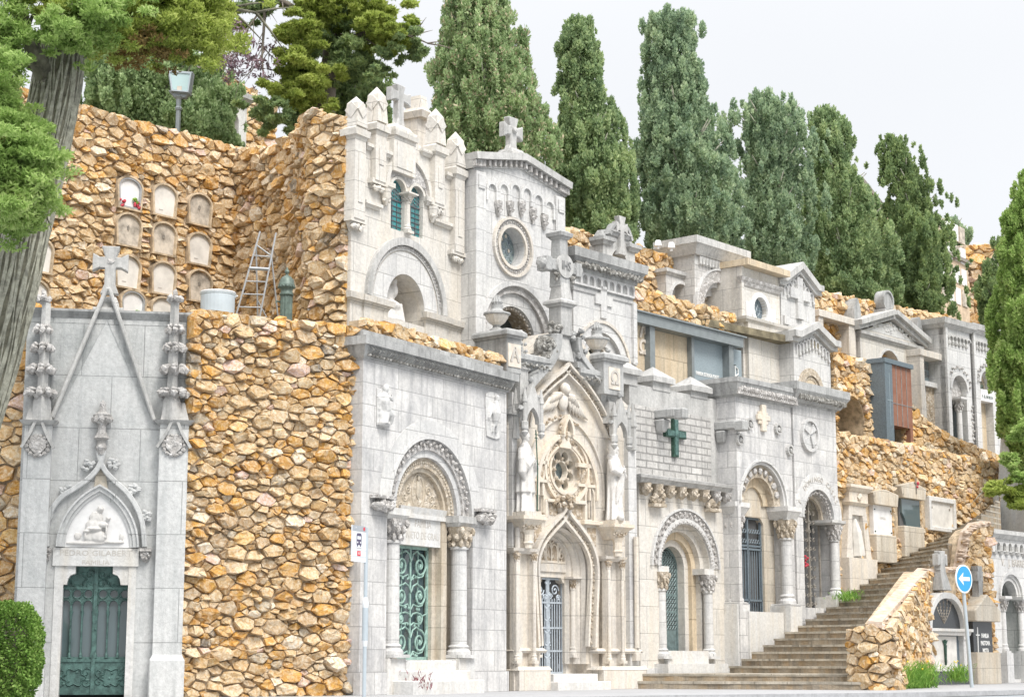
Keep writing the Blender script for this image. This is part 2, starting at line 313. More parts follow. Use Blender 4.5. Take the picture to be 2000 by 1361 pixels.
    def lump(s, c, r, jit=.22, n=1):
        vs, fs = ico(n); r = r if isinstance(r, (tuple, list)) else (r, r, r)
        return s.add([(c[0]+x*r[0]*(1+RND.uniform(-jit, jit)), c[1]+y*r[1]*(1+RND.uniform(-jit, jit)), c[2]+z*r[2]*(1+RND.uniform(-jit, jit))) for x, y, z in vs], fs)
    def carve(s, path, w_, size, step=None, zig=.35, depth=.7):
        """a run of leaves and buds along a path"""
        step = step or size*1.25; acc = 0; k = 0
        for i in range(len(path)-1):
            a = Vector(path[i]); b = Vector(path[i+1]); L = (b-a).length
            if L < 1e-6: continue
            t = (b-a)/L; n = Vector((-t.y, t.x))
            while acc <= L:
                o = size*zig*(1 if k % 2 else -1); q = a+t*acc+n*o
                s.lump((q.x, q.y, w_), (size*.62, size*.62, size*depth), .3); k += 1; acc += step
            acc -= L
        return s
    def merge(s, m, off=(0, 0, 0), mi=None):
        o = len(s.v); s.v += [(a+off[0], b+off[1], c+off[2]) for a, b, c in m.v]
        s.f += [tuple(i+o for i in f) for f in m.f]; s.mi += [mi if mi is not None else x for x in m.mi]; return s
def arc(cu, cv, r, a0=180, a1=0, n=20): return [(cu+r*math.cos(rad(a0+(a1-a0)*i/n)), cv+r*math.sin(rad(a0+(a1-a0)*i/n))) for i in range(n+1)]
def pointed(cu, vs, a, h, n=10):
    R = (a*a+h*h)/(2*a); t = math.asin(min(1, h/R)) if R >= a else math.pi/2
    L = [(cu-a+R-R*math.cos(t*i/n), vs+R*math.sin(t*i/n)) for i in range(n+1)]
    return L+[(2*cu-x, y) for x, y in reversed(L[:-1])]
def smooth(pts, n=5):
    P_ = [pts[0]]+list(pts)+[pts[-1]]; out = []
    for i in range(1, len(P_)-2):
        a, b, c, d = P_[i-1:i+3]
        for k in range(n):
            t = k/n; out.append(tuple(.5*((2*b[j])+(-a[j]+c[j])*t+(2*a[j]-5*b[j]+4*c[j]-d[j])*t*t+(-a[j]+3*b[j]-3*c[j]+d[j])*t**3) for j in range(len(b))))
    return out+[tuple(P_[-2])]
def mesh_obj(name, verts, faces, mats, mi=None, smoothf=False, recalc=True):
    me = bpy.data.meshes.new(name); me.from_pydata(verts, [], faces)
    for m in mats: me.materials.append(MATS[m])
    if mi and len(mats) > 1: me.polygons.foreach_set('material_index', mi)
    if recalc:
        b = bmesh.new(); b.from_mesh(me); bmesh.ops.recalc_face_normals(b, faces=b.faces); b.to_mesh(me); b.free()
    if smoothf: me.polygons.foreach_set('use_smooth', [True]*len(me.polygons))
    me.update(); o = bpy.data.objects.new(name, me); col.objects.link(o); return o
def tagp(o, label=None, cat=None, group=None, kind=None):
    for k, v in (('label', label), ('category', cat), ('group', group), ('kind', kind)):
        if v: o[k] = v
    return o
class Thing:
    def __init__(s, F, name, label, cat, o=(0, 0, 0), group=None, single=False):
        """o = (u, v, w) of the base in its frame"""
        s.F = F; s.o = o; s.loc = F.W(*o); s.args = (label, cat, group); s.name = name; s.root = None
        if not single:
            e = bpy.data.objects.new(name, None); e.empty_display_size = .3; col.objects.link(e); e.location = s.loc; e.rotation_euler = (0, 0, F.rz)
            tagp(e, *s.args); s.root = e
    def part(s, m, name, mats, parent=None, label=None, smoothf=False, bevel=0):
        if isinstance(mats, str): mats = [mats]
        o = s.o; ob = mesh_obj(name, [(a-o[0], -(c-o[2]), b-o[1]) for a, b, c in m.v], m.f, mats, m.mi, smoothf)
        if s.root is None:
            s.root = ob; ob.name = s.name; ob.location = s.loc; ob.rotation_euler = (0, 0, s.F.rz); tagp(ob, *s.args)
        else: ob.parent = parent or s.root
        if label: ob['label'] = label
        if bevel:
            b = ob.modifiers.new('bevel', 'BEVEL'); b.width = bevel; b.segments = 1; b.limit_method = 'ANGLE'; b.angle_limit = rad(50)
        return ob
    def text(s, string, u, v, w_, size, mat, parent=None, ext=.008, align='CENTER', sx=1, name='lettering', rot=0, bold=0):
        cu = bpy.data.curves.new('t', 'FONT'); cu.body = string; cu.size = size; cu.align_x = align; cu.align_y = 'CENTER'; cu.extrude = ext; cu.resolution_u = 2; cu.offset = bold
        tmp = bpy.data.objects.new('t', cu); me = bpy.data.meshes.new_from_object(tmp)
        bpy.data.objects.remove(tmp); bpy.data.curves.remove(cu)
        me.materials.clear(); me.materials.append(MATS[mat])
        o = s.o; c_, s_ = math.cos(rot), math.sin(rot)
        for q in me.vertices:
            x, y, z = q.co; x *= sx; x, y = x*c_-y*s_, x*s_+y*c_
            q.co = (u+x-o[0], -(w_+z-o[2]), v+y-o[1])
        me.name = name; ob = bpy.data.objects.new(name, me); col.objects.link(ob); ob.parent = parent or s.root
        return ob
# ------------------------------------------------------------------ rubble masonry
_hulls = []
for k in range(36):
    r_ = random.Random(100+k); b = bmesh.new()
    for i in range(12):
        a, z = r_.uniform(0, 2*math.pi), r_.uniform(-.9, .9); q = math.sqrt(1-z*z); v = [q*math.cos(a), q*math.sin(a), z]
        mxx = max(abs(c) for c in v); f = .62+.38/mxx*r_.uniform(.55, 1)
        b.verts.new([max(-.96, min(.96, c*f))*r_.uniform(.86, 1.0) for c in v])
    bmesh.ops.convex_hull(b, input=b.verts); bmesh.ops.delete(b, geom=[v for v in b.verts if not v.link_faces], context='VERTS')
    bmesh.ops.dissolve_limit(b, angle_limit=rad(14), verts=b.verts, edges=b.edges)
    b.verts.index_update(); _hulls.append(([tuple(v.co) for v in b.verts], [tuple(v.index for v in f.verts) for f in b.faces])); b.free()
def lerp_prof(pr, t):
    if isinstance(pr, (int, float)): return pr
    for (a, x), (b, y) in zip(pr, pr[1:]):
        if t <= b: return x+(y-x)*(t-a)/max(1e-6, b-a)
    return pr[-1][1]
def rubble(m, path, top, bot, size=.2, seed=1, excl=(), thick=.5, depth=.11, asp=1.6, capstones=True, core=True):
    """path: plan polyline (x, y) walked with the visible face on its right-hand side; top/bot: height or [(fraction, height)]; excl: (s, z, rs, rz)"""
    rn = random.Random(seed); P_ = [Vector(p) for p in path]; seg = [(P_[i+1]-P_[i]).length for i in range(len(P_)-1)]; L = sum(seg)
    def at(s):
        s = max(-.05, min(L+.05, s)); i = 0; a = s
        while i < len(seg)-1 and a > seg[i]: a -= seg[i]; i += 1
        t = (P_[i+1]-P_[i]).normalized()
        q = P_[i]+t*a; return q, t, Vector((t.y, -t.x))
    if core:
        m.cur = 1; ns = max(8, int(L/.4)); vs = []; fs = []
        for i in range(ns+1):
            s = L*i/ns; q, t, n = at(s); zt, zb = lerp_prof(top, i/ns), lerp_prof(bot, i/ns); bq = q-n*thick
            vs += [(q.x, zb, -q.y), (q.x, zt, -q.y), (bq.x, zt, -bq.y), (bq.x, zb, -bq.y)]
        for i in range(ns): a = i*4; fs += [(a+j, a+(j+1) % 4, a+4+(j+1) % 4, a+4+j) for j in range(4)]
        fs += [(0,1,2,3), tuple(ns*4+j for j in range(4))]; m.add(vs, fs)
    m.cur = 0; pts = np.zeros((0, 3)); zmin = min(lerp_prof(bot, i/20) for i in range(21)); zmax = max(lerp_prof(top, i/20) for i in range(21))
    area = L*(zmax-zmin)
    for rr, dens in ((1.6, 1.0), (1.2, 4), (.88, 12), (.64, 22), (.45, 30)):
        for _ in range(int(area/(size*size)*dens*.35)):
            s = rn.uniform(0, L); z = rn.uniform(zmin, zmax+.02); f = s/L
            if z > lerp_prof(top, f)-.02 or z < lerp_prof(bot, f)+.01: continue
            r = size*.5*rr
            if any(abs(s-a) < c+r*.75 and abs(z-b) < d+r*.6 for a, b, c, d in excl): continue
            if len(pts):
                dd = np.hypot(pts[:, 0]-s, (pts[:, 1]-z)*asp)
                if (dd < (pts[:, 2]+r)*.84).any(): continue
            pts = np.vstack([pts, (s, z, r)])
    def inside(s, z): return lerp_prof(bot, s/L) <= z <= lerp_prof(top, s/L)
    Q = pts.copy(); Q[:, 1] *= asp
    for i in range(len(Q)):
        x, y, r = Q[i]; dd = np.hypot(Q[:, 0]-x, Q[:, 1]-y); near = np.argsort(dd)[1:15]; h = r*2.1
        cell = [(x+h*math.cos(g), y+h*math.sin(g)) for g in [k*math.pi/4+.2 for k in range(8)]]
        for j in near:
            d = dd[j]
            if d > 4.5*h or d < 1e-6: break
            t = (d*d+r*r-Q[j, 2]**2)/(2*d); nx, ny = (Q[j, 0]-x)/d, (Q[j, 1]-y)/d; out = []
            for k in range(len(cell)):
                p, q_ = cell[k], cell[(k+1) % len(cell)]; fp = (p[0]-x)*nx+(p[1]-y)*ny-t; fq = (q_[0]-x)*nx+(q_[1]-y)*ny-t
                if fp <= 0: out.append(p)
                if fp*fq < 0: f = fp/(fp-fq); out.append((p[0]+(q_[0]-p[0])*f, p[1]+(q_[1]-p[1])*f))
            cell = out
            if len(cell) < 3: break
        for (ea, eb, ec, ed) in excl:
            if len(cell) < 3: break
            dx, dy = abs(x-ea)-ec, abs(y-eb*asp)-ed*asp
            if max(dx, dy) > 3*r: continue
            if dx > dy: nx, ny, t = (-1 if x > ea else 1), 0, max(dx, r*.3)
            else: nx, ny, t = 0, (-1 if y > eb*asp else 1), max(dy, r*.3)
            out = []
            for k in range(len(cell)):
                p, q_ = cell[k], cell[(k+1) % len(cell)]; fp = (p[0]-x)*nx+(p[1]-y)*ny-t; fq = (q_[0]-x)*nx+(q_[1]-y)*ny-t
                if fp <= 0: out.append(p)
                if fp*fq < 0: f = fp/(fp-fq); out.append((p[0]+(q_[0]-p[0])*f, p[1]+(q_[1]-p[1])*f))
            cell = out
        if len(cell) < 3: continue
        ring = []
        for k in range(len(cell)):      # drop tiny edges
            if not ring or math.hypot(cell[k][0]-ring[-1][0], cell[k][1]-ring[-1][1]) > r*.22: ring.append(cell[k])
        if len(ring) < 3: continue
        cx_ = sum(p[0] for p in ring)/len(ring); cy_ = sum(p[1] for p in ring)/len(ring); k_ = len(ring); rot = rn.uniform(-.2, .2); gap = rn.uniform(.84, .99)
        dep = depth*rn.uniform(.45, 1.05)*(r/size/.5)**.35*(1.45 if rn.random() < .14 else 1); tx, ty = rn.uniform(-.95, .95), rn.uniform(-1.1, .6); ox, oy = rn.uniform(-.15, .15)*r, rn.uniform(-.15, .15)*r
        loc = []
        for sc_, hh, jt in ((gap, -.04, .07), (gap*.97, dep*.62, .13), (.74, dep, .20)):
            for p in ring:
                ux, uy = (p[0]-cx_)*sc_+rn.uniform(-jt, jt)*r+(ox if sc_ < .8 else 0), (p[1]-cy_)*sc_+rn.uniform(-jt, jt)*r+(oy if sc_ < .8 else 0)
                ux, uy = ux-uy*rot, uy+ux*rot; hq = hh+((ux*tx+uy*ty)/r*dep*.5 if hh > 0 else 0)+(rn.uniform(-.24, .24)*dep if hh > 0 else 0); loc.append((cx_+ux, (cy_+uy)/asp, max(-.04, hq)))
        loc.append((cx_+ox, (cy_+oy)/asp, dep*rn.uniform(.85, 1.12)+((ox*tx+oy*ty)/r*dep*.5))); fs = []
        for k in range(k_):
            l = (k+1) % k_
            fs += [(k, l, k_+l), (k, k_+l, k_+k), (k_+k, k_+l, 2*k_+l), (k_+k, 2*k_+l, 2*k_+k), (2*k_+k, 2*k_+l, 3*k_)]
        vs = []
        for ss, zz, hh in loc: zz = min(zz, lerp_prof(top, max(0, min(1, ss/L)))+.06); q, t, n = at(ss); ex = max(-.03, min(L+.03, ss))-max(-.05, min(L+.05, ss)); w_ = q+n*hh; vs.append((w_.x, zz, -w_.y))
        m.add(vs, fs)
    items = []
    for i in range(len(pts)):
        if any(abs(pts[i][0]-a) < c+pts[i][2]*1.7 and abs(pts[i][1]-b) < d+pts[i][2]*1.3 for a, b, c, d in excl): continue
        if rn.random() < .10: items.append((pts[i][0], pts[i][1], pts[i][2]*.85, 0))
    if capstones:
        s = 0
        while s < L: r = size*.5*rn.uniform(.7, 1.25); items.append((s+r, lerp_prof(top, min(1, (s+r)/L))+r*rn.uniform(-.3, .35), r, 1)); s += r*1.55
    for s, z, r, cap in items:
        q, t, n = at(s); hv, hf = _hulls[rn.randrange(len(_hulls))]; g = rn.uniform(-.35, .35); cg, sg = math.cos(g), math.sin(g)
        su, sv, sn = r*rn.uniform(1.0, 1.35), r/asp*rn.uniform(1.0, 1.4), depth*rn.uniform(.7, 1.2)*(r/size/.5)**.4
        if cap: sn *= 1.5
        tx, ty = rn.uniform(-.45, .45), rn.uniform(-.5, .3); off = (depth*rn.uniform(.1, .5)) if not cap else -thick*.15
        fl = rn.choice((-1, 1)); fl2 = rn.choice((-1, 1)); vs = []
        for x, y, zz in hv:
            x *= fl; y *= fl2; d = zz*sn+x*tx*sn*.8+y*ty*sn*.8; a, b_ = x*su, y*sv; a, b_ = a*cg-b_*sg, a*sg+b_*cg
            w_ = q+t*a+n*(d+off); vs.append((w_.x, z+b_, -w_.y))
        m.add(vs, hf)
    return L
def rubble_wall(name, label, path, top, bot, mats=('rubble', 'mortar'), cat='stone wall', **k):
    m = M(); rubble(m, path, top, bot, **k); q = path[len(path)//2]
    T = Thing(GF, name, label, cat, (q[0], lerp_prof(bot, .5), -q[1]), single=True); T.part(m, name, list(mats)); return T
# ------------------------------------------------------------------ foliage
def leafy(T, name, pts, dirs, L, Wd, mat, parent=None, mats2=None, spread=.7, seed=0):
    """pts Nx3 world, each becomes one small rhombic leaf spray"""
    g = np.random.default_rng(seed); n = len(pts)
    a = dirs+g.normal(0, spread, (n, 3)); a /= np.linalg.norm(a, axis=1)[:, None]+1e-9
    b = np.cross(a, g.normal(0, 1, (n, 3))); b /= np.linalg.norm(b, axis=1)[:, None]+1e-9
    l = (L*g.uniform(.6, 1.35, n))[:, None]; w_ = (Wd*g.uniform(.6, 1.3, n))[:, None]*.5
    c = pts-np.array(T.loc); V = np.stack([c-a*l*.5, c+b*w_, c+a*l*.5, c-b*w_], 1).reshape(-1, 3)
    me = bpy.data.meshes.new(name); me.vertices.add(4*n); me.vertices.foreach_set('co', V.astype(np.float32).ravel())
    me.loops.add(4*n); me.loops.foreach_set('vertex_index', np.arange(4*n, dtype=np.int32)); me.polygons.add(n)
    me.polygons.foreach_set('loop_start', np.arange(0, 4*n, 4, dtype=np.int32)); me.polygons.foreach_set('loop_total', np.full(n, 4, dtype=np.int32))
    mm = [mat]+(mats2 or [])
    for x in mm: me.materials.append(MATS[x])
    if mats2: me.polygons.foreach_set('material_index', (g.random(n) < .12).astype(np.int32))
    me.update(); me.validate(); ob = bpy.data.objects.new(name, me); col.objects.link(ob)
    if T.root is None: T.root = ob; ob.name = T.name; ob.location = T.loc; tagp(ob, *T.args)
    else: ob.parent = parent or T.root
    return ob
def blobs_to_leaves(cl, seed=0, up=.35, shell=.5):
    """cl: list of (centre, (rx, ry, rz), n) -> points and outward directions"""
    g = np.random.default_rng(seed); PT = []; DR = []
    for c, r, n in cl:
        d = g.normal(0, 1, (n, 3)); d /= np.linalg.norm(d, axis=1)[:, None]; q = g.random(n)[:, None]**shell
        PT.append(np.array(c)+d*q*np.array(r)); dd = d.copy(); dd[:, 2] += up; DR.append(dd)
    return np.concatenate(PT), np.concatenate(DR)
def rows_tree(name, label, Z, rows, mat, n=26000, L=.16, Wd=.07, seed=0, plume=.55, loose=0., trunk=.22, group=None, mats2=None, squash=1.0, cat='tree', base=None, ragged=.12):
    """a tree standing at depth Z whose crown has the half-widths of rows [(y, xl, xr)] top to bottom"""
    g = np.random.default_rng(seed); R_ = []
    for y, xl, xr in rows: a, b = wpt(xl, y, Z), wpt(xr, y, Z); R_.append((a.z, (a.x+b.x)/2, (b.x-a.x)/2*1.10))
    R_.sort(); zs = np.array([r[0] for r in R_]); cx = np.array([r[1] for r in R_]); rr = np.array([r[2] for r in R_])
    zb = base if base is not None else zs[0]-1.5
    T = Thing(GF, name, label, cat, (float(cx[0]), zb, -Z), group)
    m = M(); hh = zs[-1]-zb; tp = [(float(np.interp(zb+hh*t, zs, cx))+.08*math.sin(7*t+seed), zb+hh*t, -Z+.08*math.cos(9*t)) for t in [i/9 for i in range(10)]]
    m.tube(tp, [trunk*(1-.93*i/9) for i in range(10)], 8)
    for k in range(26):
        z = zs[0]+(zs[-1]-zs[0])*g.uniform(0, .78); an = g.uniform(0, 6.28); r = float(np.interp(z, zs, rr))*.75; x0 = float(np.interp(z, zs, cx))
        m.tube([(x0, z, -Z), (x0+r*.5*math.cos(an), z+r*.45, -Z+r*.5*math.sin(an)), (x0+r*math.cos(an), z+r*.9, -Z+r*math.sin(an))], [trunk*.3, trunk*.17, .012], 5)
    T.part(m, 'trunk', 'bark', smoothf=True)
    cl = []; tot = np.sum(rr)*(zs[-1]-zs[0])/len(rr); plume *= .62; n = int(n*1.7); L *= .72; Wd *= .8; npl = int(tot*2*8/(plume**1.6)); ph = g.uniform(0, 6, 6)
    for k in range(npl):
        for _ in range(30):
            z = g.uniform(zs[0], zs[-1]); r = float(np.interp(z, zs, rr))
            if g.random() < (r/rr.max())**.8+.04: break
        an = g.uniform(0, 2*math.pi); lob = 1+ragged*(math.sin(3*an+ph[0]+z*1.3)+.7*math.sin(5*an+ph[1]-z*2.1)+.8*math.sin(z*3.3+ph[2]+an))
        rad_ = r*lob*(.92 if g.random() < .62 else math.sqrt(g.random())*.9)*g.uniform(.86, 1.04); s = plume*g.uniform(.55, 1.2)*min(1, .4+r*.8)
        if g.random() < .06+loose*.4: rad_ *= g.uniform(1.04, 1.12+.22*loose); s *= .55
        x0 = float(np.interp(z, zs, cx)); cl.append(((x0+rad_*math.cos(an), Z+rad_*math.sin(an)*squash, z), (s*.36, s*.36, s*.8), max(4, int(n/npl*(s/plume)**2*1.6))))
    k = int(n*.35); z = g.uniform(zs[0], zs[-1], k*2); r = np.interp(z, zs, rr); keep = g.random(k*2) < (r/rr.max())**1.5; z, r = z[keep], r[keep]; an = g.uniform(0, 2*math.pi, len(z)); q = r*np.sqrt(g.random(len(z)))*(.74 if loose < .9 else .6)
    core = np.stack([np.interp(z, zs, cx)+q*np.cos(an), Z+q*np.sin(an), z], 1); pt, dr = blobs_to_leaves(cl, seed, 1.1, .55); pt = np.concatenate([pt, core]); dr = np.concatenate([dr, np.stack([np.cos(an)*.5, np.sin(an)*.5, np.ones(len(z))], 1)])
    leafy(T, 'crown', pt, dr, L, Wd, mat, seed=seed, mats2=mats2, spread=.55)
    return T
# ================================================================== SETTING
def sheet(name, pts, z, mat, kind='structure', thick=None):
    m = M(); vs = [(x, (z if isinstance(z, (int, float)) else z[i]), -y) for i, (x, y) in enumerate(pts)]
    if thick: m.add(vs+[(a, b-thick, c) for a, b, c in vs], [tuple(range(len(vs))), tuple(len(vs)+i for i in reversed(range(len(vs))))]+[(i, (i+1) % len(vs), len(vs)+(i+1) % len(vs), len(vs)+i) for i in range(len(vs))])
    else: m.add(vs, [tuple(range(len(vs)))])
    o = mesh_obj(name, [(a, -c, b) for a, b, c in m.v], m.f, [mat]); o['kind'] = kind; return o
F0 = Frame(180, 31.0, 19700); F1 = Frame(700, 33.0, 3150); FB = Frame(680, 33.0, 5700)
F4 = Frame(1000, 38.2, 4150); F3 = Frame(1240, 41.6, 4050); F8 = Frame(1440, 44.0, 3950); F10 = Frame(1635, 48.3, 3800)
sheet('road', [(-400, -60), (600, -60), (600, 900), (-400, 900)], -.11, 'asphalt')
sheet('pavement', [(-40, 28.5), (-2, 29.3), (3.0, 33.5), (8.2, 36.5), (14, 42.5), (40, 66), (40, 72), (-40, 40)], 0, 'pavement', thick=.1)
TER1, TER2 = 6.8, 11.45
# ------------------------------------------------------------------ helpers for tomb parts
def bx(m, F, x0, yt, x1, yb, w0, w1):
    ym = (yt+yb)/2; u0 = F.p(x0, ym, w1)[0]; u1 = F.p(x1, ym, w1)[0]; vt = F.p(x0, yt, w1)[1]; vb = F.p(x0, yb, w1)[1]
    m.box(u0, u1, vb, vt, w0, w1); return u0, u1, vb, vt
def PP(F, pts, w=0): return [F.p(x, y, w) for x, y in pts]
def column(T, u, w, v0, v1, r, mat='pale_grey', capm='carved_white', cap=.42, base=.2, parent=None, sq=1.35, name='column', aba=.12):
    m = M(); m.lathe(u, w, [(r*1.5, v0), (r*1.5, v0+base*.3), (r*1.15, v0+base*.6), (r*1.3, v0+base*.8), (r*1.02, v0+base), (r*.94, v1-cap-.03), (r*1.15, v1-cap-.02), (r*1.15, v1-cap+.03), (r*.9, v1-cap+.04)], 18)
    m.box(u-r*1.6, u+r*1.6, v0-.06, v0, w-r*1.6, w+r*1.6)
    o = T.part(m, name, mat, parent, smoothf=False)
    c = M(); c.lathe(u, w, [(r*.98, v1-cap+.03), (r*1.1, v1-cap*.6), (r*1.55, v1-.03), (r*1.6, v1)], 12)
    for lv, rr_, n in ((.2, 1.18, 8), (.5, 1.4, 8), (.8, 1.75, 4)):
        for k in range(n): g = 2*math.pi*(k+.5*(lv == .5)+.5*(n == 4))/n; c.lump((u+r*rr_*math.cos(g), v1-cap+cap*lv, w+r*rr_*math.sin(g)), (r*.34, cap*.2, r*.34), .3)
    T.part(c, 'capital', capm, o)
    if aba: a = M(); a.cornice(u-r*sq*1.15, u+r*sq*1.15, v1, w-r*sq*1.15, w+r*sq*1.15, [(aba*.4, 0, .06), (aba*.6, .07, .07)], 1); T.part(a, 'abacus', mat, o)
    return o
def rings(T, uc, vs, vb, rl, depth, mats, name='archivolt', n=24, jamb=True):
    """rl: [(outer r, inner r, front w)] concentric orders of the doorway"""
    for (ro, ri, wf), mt in zip(rl, mats):
        m = M(); m.band(arc(uc, vs, ri, n=n), -.002 if ro > ri else 0, (ro-ri)+.004, -depth, wf)
        if jamb and vb is not None:
            for s in (-1, 1): a, b = sorted((uc+s*ri, uc+s*(ro+.004))); m.box(a, b, vb, vs, -depth, wf)
        T.part(m, name, mt)
def spiral(u, v, r, turns=1.6, a0=0, sgn=1, w=0, n=22, r1=.12):
    return [(u+r*(1-(1-r1)*t)*math.cos(a0+sgn*turns*2*math.pi*t), v+r*(1-(1-r1)*t)*math.sin(a0+sgn*turns*2*math.pi*t), w) for t in [i/n for i in range(n+1)]]
def teeth(m, path, w0, w1, width, height, pitch, drop=True):
    acc = pitch/2
    for (a, b), (c, d) in zip(path, path[1:]):
        L = math.hypot(c-a, d-b)
        while acc < L: x, y = a+(c-a)*acc/L, b+(d-b)*acc/L; m.box(x-width/2, x+width/2, y-height, y, w0, w1); acc += pitch
        acc -= L
def blind(m, F_none, u0, u1, v, w, n, legh, col=.0, t=.05):
    """a run of small blind arches hanging below height v"""
    p = (u1-u0)/n; r = p*.36
    holes = []
    for i in range(n):
        c = u0+p*(i+.5); holes.append([(c-r, v-legh), (c-r, v-r*1.5)]+arc(c, v-r*1.5, r, n=8)[1:-1]+[(c+r, v-r*1.5), (c+r, v-legh)])
    m.slab([(u0, v), (u1, v), (u1, v-legh-t), (u0, v-legh-t)], w-.0, w+t, holes)
def cross(m, u, v0, v1, w0, w1, arm, thick, av=.62, flare=.25):
    h = v1-v0; ca = v0+h*av; t = thick/2; f = t*(1+flare*2)
    m.slab([(u-f, v0), (u-t, v0+h*.2), (u-t, ca-t), (u-arm*.6, ca-t), (u-arm, ca-f), (u-arm, ca+f), (u-arm*.6, ca+t), (u-t, ca+t), (u-f, v1), (u+f, v1), (u+t, ca+t), (u+arm*.6, ca+t), (u+arm, ca+f), (u+arm, ca-f), (u+arm*.6, ca-t), (u+t, ca-t), (u+t, v0+h*.2), (u+f, v0)], w0, w1)
def remesh(o, vox):
    r = o.modifiers.new('remesh', 'REMESH'); r.mode = 'VOXEL'; r.voxel_size = vox; r.use_smooth_shade = True
    s = o.modifiers.new('smooth', 'SMOOTH'); s.iterations = 2; s.factor = .5
# ================================================================== GOTHIC TOMB, FAR LEFT
def gothic_left():
    F = F0; q = lambda x, y, w=0: F.p(x, y, w)
    T = Thing(F, 'gothic_tomb', 'flat grey granite gothic tomb with tall pointed gable and green doors beside the hedge', 'tomb', (q(195, 1350)[0], 0, 0))
    uL, uR = q(50, 700)[0], q(367, 700)[0]; vt = q(52, 618)[1]
    dl, dr = q(103, 1230)[0], q(261, 1230)[0]; dt = q(110, 1104)[1]
    m = M(); m.slab([(uL, -.1), (uL, vt), (uR, vt), (uR, -.1), (dr, -.1), (dr, dt), (dl, dt), (dl, -.1)], -.9, 0); T.part(m, 'wall', 'pale_granite')
    m = M(); m.cornice(uL, uR, vt, -.9, 0, [(.05, .02, .06), (.06, .05, .1), (.04, .1, .1)]); T.part(m, 'cornice', 'weathered')
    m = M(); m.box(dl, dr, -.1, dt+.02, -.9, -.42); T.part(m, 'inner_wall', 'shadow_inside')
    uc = q(205, 800)[0]
    # big triangular gable
    A = q(211, 562, .1); l = q(103, 816, .1); r = q(300, 822, .1)
    for a_, f_, c_ in ((uL, l, A), (uR, r, A)): m = M(); m.slab([(a_, f_[1]-.05), (a_, vt), (c_[0], vt), (c_[0]+(f_[0]-c_[0])*.02, c_[1]-.6), (f_[0], f_[1]-.05)], -.1, .012); T.part(m, 'spandrel', 'grey_granite')
    m = M(); m.band([l, A], -.02, .05, .0, .15); m.band([A, r], -.02, .05, .0, .148); T.part(m, 'gable_rake', 'weathered_light', bevel=.02)
    # shafts with rings of leaves, then pilasters with shields
    for px, base in ((74, (38, 92)), (335, (305, 362))):
        w = .22; u = q(px, 800, w)[0]
        m = M(); v0 = q(px, 822, w)[1]; v1 = q(px, 590, w)[1]; m.lathe(u+.06*(px < 200)-.0, w-.05, [(.17, v0), (.15, v0+.35), (.09, v0+.5), (.075, v1)], 4); T.part(m, 'pinnacle_shaft', 'weathered_light')
        for y, s in ((640, .14), (676, .17), (718, .205), (764, .23)):
            m = M(); vv = q(px, y+4, w)[1]
            m.frus(u+.02-s*.55, u+.02+s*.55, vv-.12, vv-.02, w-.05-s*.55, w-.05+s*.55, -s*.35, 0, 1)
            for k in range(8):
                g = 2*math.pi*k/8; rx = s*(1.0 if k % 2 else .95); m.lump((u+.02+rx*math.cos(g), vv, w-.05+rx*math.sin(g)*.8), (s*.36, .075, s*.36), .35); m.lump((u+.02+rx*.8*math.cos(g), vv+.06, w-.05+rx*.8*math.sin(g)), (s*.3, .05, s*.3), .35)
            T.part(m, 'leaf_crocket', 'carved_white')
        m = M()
        vv = q(px, 583, w)[1]
        for k in range(5): m.lump((u+.1*math.cos(k*1.26), vv, w-.05+.1*math.sin(k*1.26)), .07, .3)
        m.lump((u, vv+.1, w-.05), (.05, .09, .05)); m.lump((u, vv-.05, w-.05), (.07, .05, .07)); T.part(m, 'leaf_finial', 'carved_white')
        m = M(); u0, u1, vb, vtp = bx(m, F, base[0], 828, base[1], 1282, -.1, w)
        m.box(u0-.05, u1+.05, -.1, .62, -.1, w+.07); m.frus(u0, u1, .62, .72, -.1, w+.02, .05, 0); T.part(m, 'pilaster', 'pale_granite')
        m = M(); m.frus(u0-.02, u1+.02, vtp, vtp+.07, -.05, w+.02, 0, .08); m.frus(u0, u1, vtp+.07, vtp+.4, -.05, w-.02, .0, -.08)
        cu = (u0+u1)/2; m.band(smooth([(u0-.02, vtp-.42), (cu-.12, vtp-.18), (cu, vtp+.06), (cu+.12, vtp-.18), (u1+.02, vtp-.42)]), 0, .05, w, w+.07); T.part(m, 'pilaster_cap', 'weathered_light')
        m = M(); m.slab([(cu-.13, vtp-.22), (cu+.13, vtp-.22), (cu+.14, vtp-.4), (cu, vtp-.55), (cu-.14, vtp-.4)], w-.02, w+.05)
        for k in range(14): g = k*.45; m.lump((cu+.18*math.cos(g), vtp-.37+.17*math.sin(g), w+.02), (.045, .045, .04), .3)
        T.part(m, 'shield', 'carved_white')
    # cross
    m = M(); u, v = q(212, 600, 0); v1 = q(212, 478)[1]; v0 = q(212, 566)[1]; m.cornice(u-.17, u+.17, q(0, 603)[1], -.35, -.02, [(.08, .1, .1), (.1, .02, .0), (.12, 0, -.05)], 1)
    cross(m, u, v0-.05, v1, -.3, -.1, .31, .19, .66, .35); T.part(m, 'cross', 'weathered_light', bevel=.012)
    m = M(); m.lump((u, v0+(v1-v0)*.66, -.1), (.07, .06, .04)); T.part(m, 'cross_boss', 'carved_white')
    # finial above the door
    m = M(); u = q(199, 850)[0]; m.lathe(u, .1, [(.05, q(0, 885)[1]), (.1, q(0, 872)[1]), (.075, q(0, 862)[1]), (.07, q(0, 858)[1]), (.14, q(0, 853)[1]), (.1, q(0, 846)[1]), (.07, q(0, 838)[1]), (.07, q(0, 826)[1]), (.13, q(0, 818)[1]), (.16, q(0, 807)[1]), (.06, q(0, 800)[1]), (.05, q(0, 782)[1])], 10)
